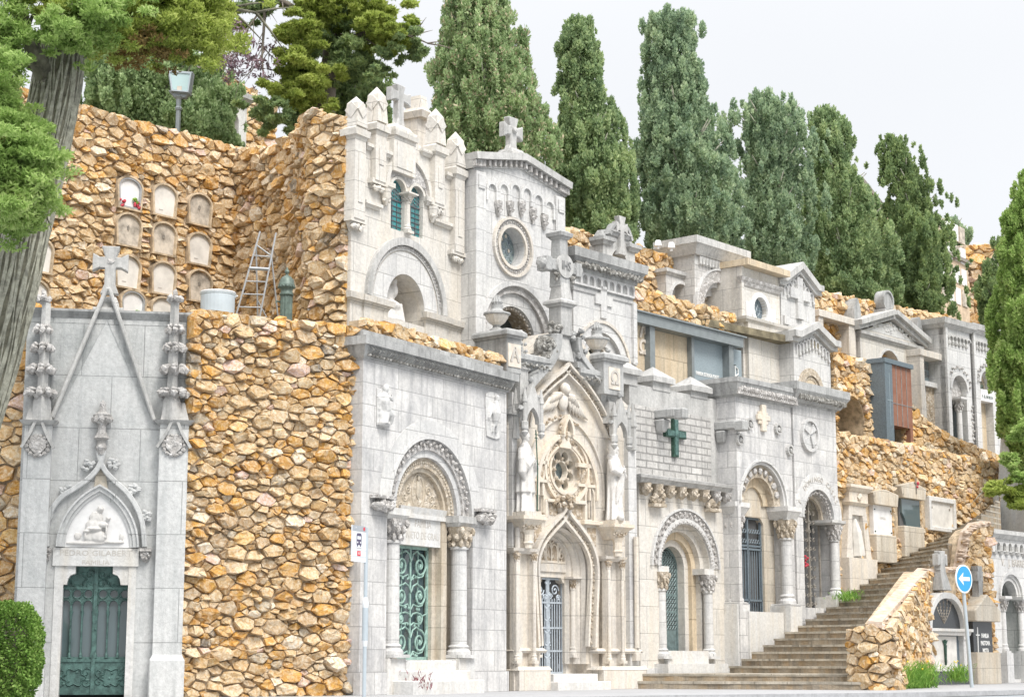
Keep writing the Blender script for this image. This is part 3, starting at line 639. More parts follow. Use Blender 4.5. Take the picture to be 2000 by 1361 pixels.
    for k in range(8): m.lump((u+.14*math.cos(k*.785), q(0, 816)[1], .1+.14*math.sin(k*.785)), (.05, .07, .05), .3)
    for k in range(4): m.lump((u, q(0, 800-k*6)[1], .1), (.07-.012*k, .05, .07-.012*k), .3)
    T.part(m, 'finial', 'carved_white')
    # ogee hood, crockets, pointed arch, relief
    hood = smooth(PP(F, [(86, 1068), (86, 1030), (95, 995), (115, 968), (145, 948), (170, 930), (186, 912), (194, 895), (197, 878)], .1), 4)
    hood2 = smooth(PP(F, [(197, 878), (200, 895), (209, 915), (226, 934), (250, 956), (270, 985), (283, 1020), (288, 1068)], .1), 4)
    m = M(); m.band(hood, -.09, .0, 0, .13); m.band(hood2, -.09, 0, 0, .128); T.part(m, 'ogee_hood', 'pale_granite', bevel=.015)
    for x, y in ((172, 908), (128, 956), (92, 1008), (222, 905), (262, 955), (283, 1005)):
        m = M(); u, v = q(x, y, .1)
        for k in range(9): m.lump((u+RND.uniform(-.08, .08), v+RND.uniform(-.08, .08), .06), (.05, .045, .045), .35)
        T.part(m, 'crocket', 'pale_granite')
    u1, vs = q(127, 1068); u2 = q(254, 1068)[0]; cu = (u1+u2)/2; a = (u2-u1)/2; vtop = q(195, 966)[1]
    m = M(); pa = pointed(cu, vs, a, vtop-vs, 12); m.band(pa, .0, .05, 0, .06); m.band(pa, .05, .12, 0, .10); m.band(pa, .12, .15, 0, .14)
    T.part(m, 'pointed_arch', 'pale_granite')
    m = M(); m.slab([q(183, 960), q(186, 930), q(196, 890), q(206, 925), q(212, 960), q(197, 948)], .0, .03); T.part(m, 'ogee_infill', 'ochre_stain')
    m = M(); m.slab(pa, -.05, .02); T.part(m, 'tympanum', 'white_marble')
    # pieta relief: seated figure holding a reclining one
    m = M(); X = lambda x, y: q(60+x*.191, 860+y*.191)
    def fl(x, y, rx, ry, rw=.04, w=.03): u, v = X(x, y); m.lump((u, v, w), (rx*.191/114.6, ry*.191/114.6, rw), .06, 2)
    fl(715, 705, 34, 40, .06, .05); fl(725, 705, 26, 30, .08, .05); fl(670, 800, 75, 80, .06); fl(650, 870, 90, 70, .08); fl(690, 985, 95, 70, .08); fl(600, 990, 50, 60, .06)
    fl(795, 800, 26, 28, .07, .06); fl(745, 865, 55, 35, .09, .05); fl(650, 905, 90, 22, .1, .05); fl(575, 930, 40, 18, .09, .05); fl(560, 975, 14, 50, .07, .05); fl(775, 930, 12, 60, .07, .06); fl(765, 990, 14, 20, .06, .05)
    fl(560, 1050, 210, 22, .05); fl(480, 975, 40, 40, .03); fl(840, 1040, 120, 20, .05); fl(920, 985, 14, 40, .03); fl(940, 990, 10, 36, .03)
    remesh(T.part(m, 'relief', 'statue_white', smoothf=True), .012)
    m = M(); a0, a1, vb, vt2 = bx(m, F, 103, 1069, 271, 1104, -.2, .05); T.part(m, 'lintel', 'lintel_white')
    T.text('PEDRO GILABERT', (a0+a1)/2, vt2-.09, .05, .135, 'letter_stone', sx=1.15, name='lettering', ext=.004); T.text('FAMILIA', (a0+a1)/2, vt2-.25, .05, .11, 'letter_stone', sx=1.2, ext=.004)
    for x in (88, 284):
        m = M(); u, v = q(x, 1083, .1); m.box(u-.1, u+.1, v+.06, v+.11, 0, .16); m.lathe(u, .03, [(.02, v-.13), (.07, v-.08), (.1, v), (.1, v+.06)], 10)
        for k in range(6): m.lump((u+.06*math.cos(k), v-.02+.05*math.sin(k), .12), .03)
        T.part(m, 'corbel', 'carved_white')
    # door surround
    m = M(); yl = 1105
    for x0, x1 in ((dl-.01, dl+.14), (dr-.12, dr+.01)): m.box(x0, x1, -.1, dt, -.4, .02)
    cor = [(0, 0), (.34, 0), (.34, -.13), (.26, -.16), (.22, -.22), (.2, -.32), (0, -.32)]
    for s, x0 in ((1, 108), (-1, 260)): u = q(x0, 1110)[0]; m.slab([(u+s*a, dt+b) for a, b in cor], -.3, -.0); 
    m.box(dl, dr, -.1, .0, -.6, .1); T.part(m, 'door_surround', 'lintel_white')
    # bronze doors
    uA, uB = q(112, 1230, -.25)[0], q(256, 1230, -.25)[0]; um = (uA+uB)/2; W_ = um-uA; V = lambda y: q(150, y, -.25)[1]
    for k, x0 in enumerate((uA, um)):
        n = 3; p = (W_-.06)/n; m = M(); wl = -.28; wf = -.23; holes = []
        for i in range(n):
            c = x0+.03+p*(i+.5); rr_ = p*.40; yc = V(1159); holes.append(arc(c, yc, rr_, 0, 360, 16)[:-1])
            ya = V(1180); holes.append([(c-rr_, V(1190)), ]+arc(c, ya, rr_, 180, 0, 10)+[(c+rr_, V(1190)), (c+rr_*1.0, V(1194)), (c+p*.43, V(1200)), (c+p*.43, V(1275)), (c+p*.36, V(1282)), (c-p*.36, V(1282)), (c-p*.43, V(1275)), (c-p*.43, V(1200)), (c-rr_*1.0, V(1194))])
        m.slab([(x0, V(1356)), (x0, dt), (x0+W_-.004, dt), (x0+W_-.004, V(1356))], wl, wf, holes)
        d = T.part(m, 'door', 'green_metal', label='door leaf with pierced arcade, '+('left' if k == 0 else 'right'))
        m = M()
        for i in range(n+1):
            c = x0+.03+p*i; m.lathe(c, wf+.005, [(.03, V(1284)), (.03, V(1278)), (.016, V(1274)), (.016, V(1205)), (.024, V(1200)), (.034, V(1193))], 8)
            if i < n: cc = c+p/2; m.tube([(a, b, wf+.01) for a, b in arc(cc, V(1159), p*.42, 0, 360, 18)[:-1]], .011, 5, True); m.tube([(a, b, wf+.01) for a, b in arc(cc, V(1180), p*.42, 180, 0, 10)], .011, 5)
        m.box(x0+.01, x0+W_-.02, V(1292), V(1286), wf, wf+.02); m.box(x0+.01, x0+W_-.02, V(1150), V(1146), wf, wf+.02)
        T.part(m, 'door_arcade', 'green_metal', d)
        cc = x0+W_/2
        for cv, R in ((V(1322), .17), (V(1131), .13)):
            m = M()
            m.tube([(cc+R*(1+.18*math.cos(6*g))*math.cos(g), cv+R*(.8+.15*math.cos(6*g))*math.sin(g), wf+.01) for g in [k_*math.pi/18 for k_ in range(36)]], .012, 4, True)
            for sx_ in (-1, 1):
                for sv in (-1, 1): m.tube(spiral(cc+sx_*W_*.33, cv+sv*.08, .09, 1.2, 0, sx_*sv, wf+.008, 14), .010, 4)
            for k_ in range(10): m.lump((cc+RND.uniform(-.25, .25), cv+RND.uniform(-.15, .15), wf), (.03, .03, .018), .3)
            T.part(m, 'door_relief', 'green_metal', d)
        if k: m = M(); m.box(um-.03, um+.03, V(1356), dt, wf, wf+.035); m.lump((um+.02, V(1228), wf+.04), (.025, .03, .02)); T.part(m, 'door_stile', 'green_metal', d)
    m = M(); m.box(uA, uB, V(1284), V(1140), -.32, -.30); T.part(m, 'glazing', 'sheet_glass')
    return T
gothic_left()
# ================================================================== ARCHED TOMB WITH GREEN GATE
def arched_green():
    F = F1; q = lambda x, y, w=0: F.p(x, y, w)
    T = Thing(F, 'arched_tomb', 'white ashlar tomb with zigzag cornice and green scrollwork gate behind the bus stop pole', 'tomb', (q(840, 1340)[0], 0, 0))
    uL, uR = q(704, 1100)[0], q(989, 1100)[0]; vt = q(712, 700)[1]
    uc, vs = q(843, 1000); R = 1.5; vb = q(770, 1288)[1]
    hole = [(uc-R, vb)]+arc(uc, vs, R, n=28)+[(uc+R, vb)]
    m = M(); m.slab([(uL, -.15), (uL, vt), (uR, vt), (uR, -.15)], -1.0, 0, [hole]); T.part(m, 'wall', 'white_ashlar')
    # cornice: top slab, zigzag band
    m = M(); v = m.cornice(uL, uR, vt, -1.0, 0, [(.04, .02, .05)]); va = v; v = m.cornice(uL, uR, v, -1.0, 0, [(.2, .06, .14), (.16, .2, .2)]); m.box(uL+.05, uR-.05, v, v+.16, -1.0, -.05); T.part(m, 'cornice', 'weathered')
    m = M(); n = 46
    for i in range(n):
        u = uL+(uR-uL)*(i+.5)/n; pw = (uR-uL)/n*.5
        m.add([(u-pw, va+.03, .13), (u+pw*.2, va+.12, .19), (u-pw, va+.19, .15), (u-pw*.2, va+.03, .12), (u+pw, va+.12, .18), (u-pw*.2, va+.19, .14)], [(0, 3, 4, 1), (1, 4, 5, 2)])
        m.lump((u, va+.02, .1), (pw*.8, .03, .05), .2)
    T.part(m, 'zigzag_frieze', 'carved_dark')
    # voussoirs and orders
    m = M(); m.band(arc(uc, vs, R, n=28), .002, .3, -.02, .014); T.part(m, 'voussoirs', 'pale_grey')
    rings(T, uc, vs, None, [(R, R-.07, .03), (R-.05, 1.22, -.05), (1.22, 1.08, -.1), (1.08, .88, -.18), (.88, .8, -.24)], .42, ['pale_grey', 'carved_white', 'pale_grey', 'carved_tan', 'ochre_stain'], n=30)
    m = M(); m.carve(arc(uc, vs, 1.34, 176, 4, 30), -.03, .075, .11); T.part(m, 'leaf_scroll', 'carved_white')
    m = M(); m.carve(arc(uc, vs, .98, 176, 4, 30), -.17, .04, .07, zig=.1); T.part(m, 'bead_band', 'ochre_stain')
    m = M(); m.slab([(uc-.84, vs-.1)]+arc(uc, vs, .82, n=24)+[(uc+.84, vs-.1)], -.4, -.33); T.part(m, 'tympanum', 'carved_tan')
    m = M(); m.tube([(uc+.2*math.cos(g), vs+.42+.34*math.sin(g), -.33) for g in [k*math.pi/12 for k in range(24)]], .028, 5, True); m.lump((uc, vs+.44, -.33), (.08, .24, .04)); m.lump((uc, vs+.68, -.32), (.05, .06, .05))
    for s in (-1, 1):
        for k in range(3): m.tube(spiral(uc+s*(.35+.12*k), vs+.12+.16*(2-k), .09, 1.3, 0, s, -.325, 12), .016, 4)
    T.part(m, 'medallion', 'ochre_stain')
    # door wall below the tympanum
    dL, dR = uc-.6, uc+.62; dt = q(800, 1066, -.5)[1]
    m = M(); m.slab([(uc-1.52, vb-.02), (uc-1.52, vs), (uc+1.52, vs), (uc+1.52, vb-.02), (dR, vb-.02), (dR, dt), (dL, dt), (dL, vb-.02)], -1.0, -.4); m.box(uc-.95, uc-.78, vb, vs, -.4, -.25); m.box(uc+.74, uc+.93, vb, vs, -.4, -.25); T.part(m, 'door_wall', 'ochre_stain')
    m = M(); l0, l1 = dL-.1, dR+.22; m.box(l0, l1, dt, dt+.52, -.42, -.28); m.box(l0-.02, l1+.02, dt+.52, dt+.6, -.42, -.22); teeth(m, [(l0, dt+.6), (l1, dt+.6)], -.4, -.25, .07, -.09, .13)
    m.frus(l0, l1, dt+.6, dt+.74, -.42, -.26, .02, .06); T.part(m, 'lintel', 'lintel_white')
    cl = (l0+l1)/2; T.text('FAMILIA', cl+.05, dt+.42, -.28, .19, 'letter_stone', sx=.85, ext=.004); T.text('NIETO DE GRAU', cl+.05, dt+.19, -.28, .2, 'letter_stone', sx=.78, ext=.004)
    # gate
    gw = -.5; m = M()
    for u in (dL+.03, dR-.03): m.box(u-.03, u+.03, vb, dt, gw-.02, gw+.02)
    for v in (vb+.03, dt-.03): m.box(dL, dR, v-.03, v+.03, gw-.02, gw+.02)
    um = (dL+dR)/2; m.tube([(um, vb, gw), (um, dt, gw)], .026, 6)
    for u in (dL+.33, dR-.33): m.tube([(u, vb, gw-.01), (u, dt, gw-.01)], .014, 5)
    H = dt-vb; g = T.part(m, 'gate', 'verdigris')
    for s in (-1, 1):
        m = M()
        for cv, r in ((.83, .23), (.56, .2), (.36, .1), (.16, .23)):
            u = um+s*.32; v = vb+H*cv; m.tube(spiral(u, v, r, 1.7, math.pi/2, -s, gw+.01, 30), .022, 6); m.tube([(um, v-r*1.35, gw+.01), (um+s*.1, v-r*.8, gw+.01), (um+s*.25, v-r*1.02, gw+.01), (u+s*r*.4, v-r*.9, gw+.01), (u+s*r, v, gw+.01), (u+s*r*.9, v+r*.6, gw+.01), (um+s*.57, v+r*1.05, gw+.01)], .018, 5)
            m.tube([(um, v+r*.3, gw+.02), (um+s*.07, v+r*.95, gw+.02), (um+s*.2, v+r*1.22, gw+.02), (um+s*.3, v+r*1.0, gw+.02)], .018, 5); m.lump((u, v, gw+.02), (.05, .06, .03), .35)
            for k in range(3): m.lump((um+s*RND.uniform(.02, .3), v-r*1.15+RND.uniform(-.03, .03), gw+.015), (.035, .03, .02), .4)
        T.part(m, 'scrollwork', 'verdigris', g)
    m = M(); m.box(dL, dR, vb, dt, gw-.1, gw-.08); T.part(m, 'glazing', 'sheet_glass')
    # columns, imposts
    vi = q(700, 1040)[1]
    for s in (-1, 1):
        u = uc+s*1.18; w = -.12; column(T, u, w, vb+.1, vs-.22, .165, 'pale_grey', 'carved_white' if s < 0 else 'carved_tan', cap=.42, base=.2, aba=0)
        m = M(); a, b = sorted((uc+s*.92, uc+s*1.52)); m.cornice(a, b, vs-.22, -.4, .02, [(.08, 0, .05), (.13, .07, .07)]); T.part(m, 'impost', 'weathered_light' if s > 0 else 'lintel_white'); m = M(); m.box(a, b, -.1, vb+.03, -.4, .06); T.part(m, 'column_pedestal', 'lintel_white')
        # carved beast brackets where the outer ring dies
        m = M(); u = uc+s*(R+.18)+(-.1 if s < 0 else .12)
        m.box(u-.3, u+.3, vs+.12, vs+.18, 0, .2)
        for k in range(10): m.lump((u-.22+.05*k, vs+RND.uniform(-.05, .07), .1), (.085, .1, .12), .3)
        m.lump((u+.1, vs-.03, .2), (.09, .08, .09)); T.part(m, 'bracket', 'carved_white')
    # two low reliefs: kneeling angel, eagle
    m = M(); u, v = q(749, 790, .03); m.slab([(u-.2, v-.42), (u-.2, v+.3), (u+.2, v+.3), (u+.2, v-.42)], 0, .03)
    m.lump((u-.02, v+.3, .09), (.07, .09, .07), .03, 2); m.tube([(u-.03, v+.25, .06), (u-.05, v+.05, .09), (u+.0, v-.12, .1)], [.05, .11, .1], 8); m.tube([(u, v-.1, .1), (u+.13, v-.2, .12), (u+.15, v-.36, .08)], [.09, .08, .05], 8); m.tube([(u, v-.12, .08), (u-.08, v-.36, .07), (u+.1, v-.39, .06)], [.1, .12, .07], 8)
    m.tube([(u+.02, v+.16, .12), (u+.12, v+.08, .15), (u+.1, v+.2, .15)], [.04, .035, .025], 6); [m.tube([(u-.08, v+.2-.03*k, .06), (u-.17+.01*k, v+.1-.1*k, .05), (u-.14+.02*k, v-.08-.1*k, .03)], [.03, .03, .01], 5) for k in range(4)]; remesh(T.part(m, 'relief', 'pale_grey', smoothf=True), .014)
    m = M(); u, v = q(964, 812, .03); m.slab(smooth([(u-.25, v-.45), (u-.29, v), (u-.26, v+.45), (u+.26, v+.45), (u+.29, v), (u+.25, v-.45), (u-.25, v-.45)], 3)[:-1], 0, .03)
    m.lump((u+.04, v+.36, .09), (.06, .08, .06), .03, 2); m.lump((u+.11, v+.34, .09), (.04, .02, .02), 0, 1); m.tube([(u+.02, v+.3, .07), (u, v+.05, .09), (u, v-.22, .06)], [.06, .11, .05], 8)
    [m.tube([(u+s*.07, v+.24-.03*k, .06), (u+s*(.17+.015*k), v+.12-.06*k, .055), (u+s*(.2-.02*k), v-.2-.03*k, .035)], [.035, .035, .012], 5) for s in (-1, 1) for k in range(4)]; [m.tube([(u+s*.05, v-.2, .06), (u+s*.07, v-.36, .06)], [.04, .025], 6) for s in (-1, 1)]; remesh(T.part(m, 'relief', 'pale_grey', smoothf=True), .014)
    # steps, plinth
    for a, b in ((uL-.03, uc-1.0), (uc+1.0, uR+.02)): m = M(); m.box(a, b, -.15, vb-.22, -.1, .05); T.part(m, 'plinth', 'white_ashlar')
    for k, (a, h) in enumerate(((.95, vb-.02), (1.15, vb-.2), (1.35, vb-.38))):
        m = M(); m.box(uc-a, uc+a*.82, -.1, h, -.5, .1+.22*k); T.part(m, 'step', 'lintel_white', bevel=.015)
    return T
arched_green()
# ================================================================== STATUES
def robed(F, u, v, w, h, name, label, kind, face=0):
    """standing robed stone figure of height h, feet at (u, v, w)"""
    T = Thing(F, name, label, 'statue', (u, v, w)); m = M(); k = h/1.75
    P3 = lambda a, b, c: (u+(a*math.cos(face)+c*math.sin(face))*k, v+b*k, w+(c*math.cos(face)-a*math.sin(face))*k)
    # robe: lofted ellipses with folds
    prof = [(0, .27, .20), (.12, .26, .19), (.45, .235, .18), (.8, .225, .17), (1.0, .215, .165), (1.15, .225, .16), (1.3, .235, .15), (1.4, .21, .13), (1.47, .12, .10), (1.50, .07, .075), (1.58, .06, .065)]
    seg = 40; vs = []
    for b, rx, rz in prof:
        fold = .11*max(0, 1-b/1.3)+.02
        for i in range(seg):
            g = 2*math.pi*i/seg; fr = 1+fold*(math.sin(g*7+b*1.2)+.6*math.sin(g*11-b*2.5)); vs.append(P3(rx*fr*math.cos(g)+.02*math.sin(b*2), b, rz*fr*math.sin(g)))
    n = len(prof); m.add(vs, [(i*seg+j, i*seg+(j+1) % seg, (i+1)*seg+(j+1) % seg, (i+1)*seg+j) for i in range(n-1) for j in range(seg)]+[tuple(range(seg)), tuple((n-1)*seg+j for j in range(seg))])
    def el(a, b, c, r, nn=2): vs_, fs_ = ico(nn); m.add([P3(a+x*r[0], b+y*r[1], c+z*r[2]) for x, y, z in vs_], fs_)
    el(0, 1.655, .01, (.085, .118, .10), 3); el(0, 1.645, .108, (.016, .03, .022)); el(0, 1.60, .085, (.035, .012, .02)); el(0, 1.575, .07, (.04, .03, .035)); el(-.088, 1.65, 0, (.014, .03, .02)); el(.088, 1.65, 0, (.014, .03, .02))
    el(-.034, 1.665, .098, (.016, .009, .012)); el(.034, 1.665, .098, (.016, .009, .012)); el(0, 1.69, .09, (.055, .012, .02))
    if kind == 'cleric':        # bowed tonsured head, wide sleeve on the right arm, long surplice, staff
        el(0, 1.70, -.03, (.095, .085, .09), 3)
        m.tube([P3(-.2, 1.36, .0), P3(-.29, 1.12, .05), P3(-.24, .98, .14), P3(-.06, 1.12, .2)], [.09*k, .11*k, .12*k, .05*k], 10)
        m.tube([P3(-.29, 1.1, .06), P3(-.31, .85, .06), P3(-.24, .68, .08)], [.1*k, .1*k, .03*k], 10)
        m.tube([P3(.2, 1.36, .0), P3(.27, 1.1, .07), P3(.22, .98, .16), P3(.08, 1.05, .2)], [.085*k, .1*k, .09*k, .05*k], 10)
        m.tube([P3(.27, 1.08, .08), P3(.28, .85, .1), P3(.22, .72, .1)], [.09*k, .08*k, .03*k], 10)
        vs = []; pr = [(.42, .275, .215), (.5, .27, .21), (.9, .235, .185), (1.2, .235, .17)]
        for b, rx, rz in pr:
            for i in range(seg): g = 2*math.pi*i/seg; fr = 1+.07*math.sin(g*9); vs.append(P3(rx*fr*math.cos(g), b, rz*fr*math.sin(g)))
        m.add(vs, [(i*seg+j, i*seg+(j+1) % seg, (i+1)*seg+(j+1) % seg, (i+1)*seg+j) for i in range(3) for j in range(seg)]+[tuple(range(seg)), tuple(3*seg+j for j in range(seg))])
        hands = ((-.03, 1.13, .23), (.09, 1.07, .22))
    else:                       # veiled head bowed, cloak gathered by both hands, skull at the feet
        el(.0, 1.69, -.02, (.125, .125, .115), 3); el(-.1, 1.58, .0, (.05, .13, .09)); el(.1, 1.56, .0, (.05, .14, .09)); el(0, 1.46, -.04, (.17, .12, .12))
        m.tube([P3(-.2, 1.36, .0), P3(-.27, 1.12, .08), P3(-.16, 1.06, .19), P3(0, 1.16, .2)], [.09*k, .1*k, .08*k, .04*k], 10)
        m.tube([P3(.2, 1.36, .0), P3(.26, 1.1, .08), P3(.16, 1.02, .19), P3(.05, 1.1, .22)], [.085*k, .1*k, .08*k, .04*k], 10)
        m.tube([P3(.24, 1.05, .12), P3(.3, .8, .1), P3(.3, .6, .08), P3(.28, .5, .06)], [.07*k, .05*k, .045*k, .02*k], 8)
        for q_ in range(4): m.tube([P3(.12-.06*q_, 1.08, .2), P3(-.02-.05*q_, .75, .2-.02*q_), P3(-.2, .38+.05*q_, .12)], [.035*k, .03*k, .018*k], 6)
        m.tube([P3(-.08, .0, .1), P3(-.06, .3, .14), P3(-.05, .55, .12)], [.07*k, .08*k, .08*k], 8); m.tube([P3(-.08, .03, .12), P3(-.09, .02, .26)], [.05*k, .035*k], 8)
        el(-.2, .06, .22, (.075, .085, .08), 3)
        hands = ((0, 1.19, .23), (.05, 1.12, .25))
    for hx, hy, hz in hands:
        el(hx, hy, hz, (.04, .045, .022))
        for i in range(4): m.tube([P3(hx-.028+.018*i, hy+.03, hz+.005), P3(hx-.028+.018*i, hy+.062, hz+.022), P3(hx-.024+.016*i, hy+.08-.005*abs(i-1), hz+.01)], [.0105*k, .009*k, .007*k], 6)
        m.tube([P3(hx+.035, hy-.01, hz+.01), P3(hx+.05, hy+.02, hz+.02), P3(hx+.045, hy+.045, hz+.02)], [.012*k, .01*k, .008*k], 6)
    o = T.part(m, 'figure', 'statue_white'); remesh(o, .014)
    if kind == 'cleric':
        m = M(); m.tube([P3(.04, .02, .27), P3(.02, .9, .29), P3(-.02, 1.42, .28), P3(-.04, 1.78, .27)], .014, 6); m.tube([P3(-.09, 1.60, .27), P3(.02, 1.60, .28)], .014, 5); m.tube([P3(-.08, 1.68, .27), P3(.01, 1.68, .28)], .012, 5); T.part(m, 'staff', 'bronze')
    return T
def urn(F, u, v, w, s, label):
    T = Thing(F, 'stone_urn', label, 'urn', (u, v, w), 'stone urns on the gothic tomb')
    m = M(); m.lathe(u, w, [(.20*s, v), (.20*s, v+.05*s), (.12*s, v+.09*s), (.08*s, v+.13*s), (.12*s, v+.17*s)], 16); T.part(m, 'foot', 'weathered_light')
    m = M(); m.lathe(u, w, [(.12*s, v+.17*s), (.22*s, v+.24*s), (.30*s, v+.36*s), (.32*s, v+.44*s)], 28, .07); T.part(m, 'bowl', 'cream_pale')
    m = M(); m.lathe(u, w, [(.33*s, v+.44*s), (.37*s, v+.46*s), (.37*s, v+.50*s), (.30*s, v+.52*s), (.18*s, v+.56*s), (.15*s, v+.62*s), (.17*s, v+.72*s), (.08*s, v+.74*s)], 20)
    T.part(m, 'lid', 'weathered')
    m = M(); rn = random.Random(3)
    for k in range(9): g = k*.7; m.tube([(u+.06*s*math.cos(g), v+.7*s, w+.06*s*math.sin(g)), (u+.12*s*math.cos(g+.3), v+.8*s, w+.12*s*math.sin(g+.3)), (u+.05*s*math.cos(g+.8), v+(.92+rn.uniform(0, .12))*s, w+.05*s*math.sin(g+.8))], [.05*s, .05*s, .012*s], 5)
    T.part(m, 'flame', 'weathered'); return T
# ================================================================== PINNACLED TOWER TOMB (upper terrace)
def tower():
    F = Frame(690, 36.0, 3240); q = lambda x, y, w=0: F.p(x, y, w)
    T = Thing(F, 'pinnacled_tomb', 'tall pale tomb crowned by pinnacles and a cross, with twin teal windows over a niche', 'tomb', (q(795, 640)[0], 6.6, 0))
    u = lambda x, y=450, w=0: q(x, y, w)[0]; v = lambda x, y, w=0: q(x, y, w)[1]
    w0 = -1.1; uL, uR = u(686), u(905)
    # stepped top
    st = [(uL, 6.6), (uL, v(700, 300)), (u(715), v(715, 293)), (u(752), v(755, 284)), (u(768), v(768, 262)), (u(822), v(822, 285)), (u(822), v(822, 303)), (u(850), v(850, 315)), (u(872), v(872, 350)), (uR, v(900, 352)), (uR, 6.6)]
    def light(xl, xr, yb, yt, yo):
        a, b = q(xl, yb), q(xr, yb); r = (b[0]-a[0])/2; c = (a[0]+b[0])/2; vt = v((xl+xr)/2, yt); return c, r, v(xl, yb), vt
    c1, r1, vb1, vt1 = light(765, 787, 446, 350, 0); c2, r2, _, _ = light(800, 826, 456, 362, 0); vb2, vt2 = vb1, vt1
    mid = (c1+c2)/2; r1 = r2 = (r1+r2)/2*1.12; sep = r1+.085; c1, c2 = mid-sep, mid+sep
    H1 = [[(c-r1, vb1), (c-r1, vt1-r1)]+arc(c, vt1-r1, r1, n=10)[1:-1]+[(c+r1, vt1-r1), (c+r1, vb1)] for c in (c1, c2)]
    # big lower arch opening
    uc = u(792, 610); R = (u(872, 612)-u(716, 580))/2; vs = v(792, 598); Ri = R*.47
    nic = [(uc-Ri, 6.9)]+arc(uc, vs, Ri, n=16)+[(uc+Ri, 6.9)]
    m = M(); m.slab(st, w0, 0, H1+[nic]); T.part(m, 'wall', 'warm_white')
    for a, b, y in ((u(712), u(756), v(715, 293)), (u(822), u(852), v(822, 303)), (u(870), u(888), v(872, 350)), (u(712), u(735), v(712, 404)), (u(848), u(884), v(850, 440))): m = M(); m.cornice(a, b, y, -.2, .02, [(.06, .02, .06), (.07, .09, .09)]); T.part(m, 'step_coping', 'warm_white')
    # twin windows
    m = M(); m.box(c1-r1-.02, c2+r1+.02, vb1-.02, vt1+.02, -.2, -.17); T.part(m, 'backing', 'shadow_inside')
    for c in (c1, c2):
        m = M(); m.slab([(c-r1, vb1), (c-r1, vt1-r1)]+arc(c, vt1-r1, r1, n=10)[1:-1]+[(c+r1, vt1-r1), (c+r1, vb1)], -.12, -.10); wn = T.part(m, 'window', 'teal_glass')
        m = M(); hh = vt1-vb1
        for k in range(1, 6): m.box(c-r1, c+r1, vb1+hh*.58*k/6-.008, vb1+hh*.58*k/6+.008, -.1, -.085)
        for x in (-.35, .35): m.box(c+r1*x-.008, c+r1*x+.008, vb1, vb1+hh*.58, -.1, -.086)
        for i in range(4):
            for j in range(5):
                cx, cy = c+(i-1.5)*r1*.52, vb1+hh*(.62+.075*j)+(i % 2)*.035
                if math.hypot(cx-c, max(0, cy-(vt1-r1))) < r1*.92: m.tube([(cx+.05*math.cos(g), cy+.05*math.sin(g), -.095) for g in [k*math.pi/3 for k in range(6)]], .008, 4, True)
        m.box(c-r1, c+r1, vb1+hh*.585, vb1+hh*.61, -.1, -.08); T.part(m, 'lead_lines', 'lead', wn)
        m = M(); m.band(arc(c, vt1-r1, r1, n=12), 0, .06, -.05, .03); T.part(m, 'window_arch', 'warm_white')
    m = M(); column(T, mid, .0, vb1+.05, vt1-r1-.05, .07, 'warm_white', 'warm_white', cap=.14, base=.12, aba=.06, name='colonnette')
    Ro = c2+r1-mid+.16; m = M(); m.band(arc(mid, vt1-r1+.02, Ro, n=20), 0, .11, -.02, .08); T.part(m, 'hood_mould', 'warm_white')
    m = M(); m.slab(arc(mid, vt1-r1+.02, Ro, n=20)+[(c2+r1*.9, vt1-.1), (mid, vt1-.12), (c1-r1*.9, vt1-.1)][:0]+[(c2+r1+.04, vt1-r1+.25), (c2, vt1+.08), (mid, vt1-.1), (c1, vt1+.08), (c1-r1-.04, vt1-r1+.25)], -.02, .02); T.part(m, 'carved_spandrel', 'carved_white')
    for s in (-1, 1):
        m = M(); a = mid+s*(Ro+.12); m.cornice(a-.2, a+.2, vt1-r1-.1, 0, .04, [(.08, 0, .06), (.1, .08, .08)]); m.lathe(a, .06, [(.03, vt1-r1-.45), (.1, vt1-r1-.3), (.13, vt1-r1-.1)], 8)
        for k in range(5): m.lump((a+RND.uniform(-.1, .1), vt1-r1-.25+RND.uniform(-.1, .1), .1), .05)
        T.part(m, 'corbel', 'warm_white')
    # pillars with diamond heads
    for x0, x1, yc, yt, yb in ((678, 714, 243, 174, 420), (718, 754, 234, 155, 345), (836, 869, 278, 198, 390), (876, 908, 322, 245, 486)):
        w = .16; b = u(x1, 400, w); a = b-.37; vc = v(x0, yc, w); vt = v(x0, yt, w); vb = v(x0, yb, w); c = (a+b)/2
        m = M(); m.box(a, b, vb, vc-.22, -.12, w)
        m.slab([(c-.08, vb+.35), (c-.08, vc-.5)]+arc(c, vc-.5, .08, n=6)[1:-1]+[(c+.08, vc-.5), (c+.08, vb+.35)], w, w+.02); T.part(m, 'pillar', 'warm_white', bevel=.015)
        m = M(); m.cornice(a, b, vc-.22, -.14, w, [(.08, 0, .03), (.14, .06, .07), (.07, .04, -.02)], 1); T.part(m, 'pillar_cap', 'warm_white')
        m = M(); z0 = vc+.07; hb = (vt-z0); s = .155; wc = .02; m.frus(c-s, c+s, z0, z0+hb*.75, wc-s, wc+s, .02, -.02, 1); m.add([(c-s+.02, z0+hb*.75, wc-s+.02), (c+s-.02, z0+hb*.75, wc-s+.02), (c+s-.02, z0+hb*.75, wc+s-.02), (c-s+.02, z0+hb*.75, wc+s-.02), (c, z0+hb, wc)], [(0, 1, 4), (1, 2, 4), (2, 3, 4), (3, 0, 4)])
        T.part(m, 'pillar_head', 'warm_white')
        m = M(); d = .15; zc = z0+hb*.52; zc2 = z0+hb*.5
        for k, (dx, dz) in enumerate(((-s+.0, 0), (0, 0))):
            pass
        m.slab([(c, zc-d*1.15), (c+d*1.1, zc), (c, zc+d*1.15), (c-d*1.1, zc)], wc+s-.01, wc+s+.03)
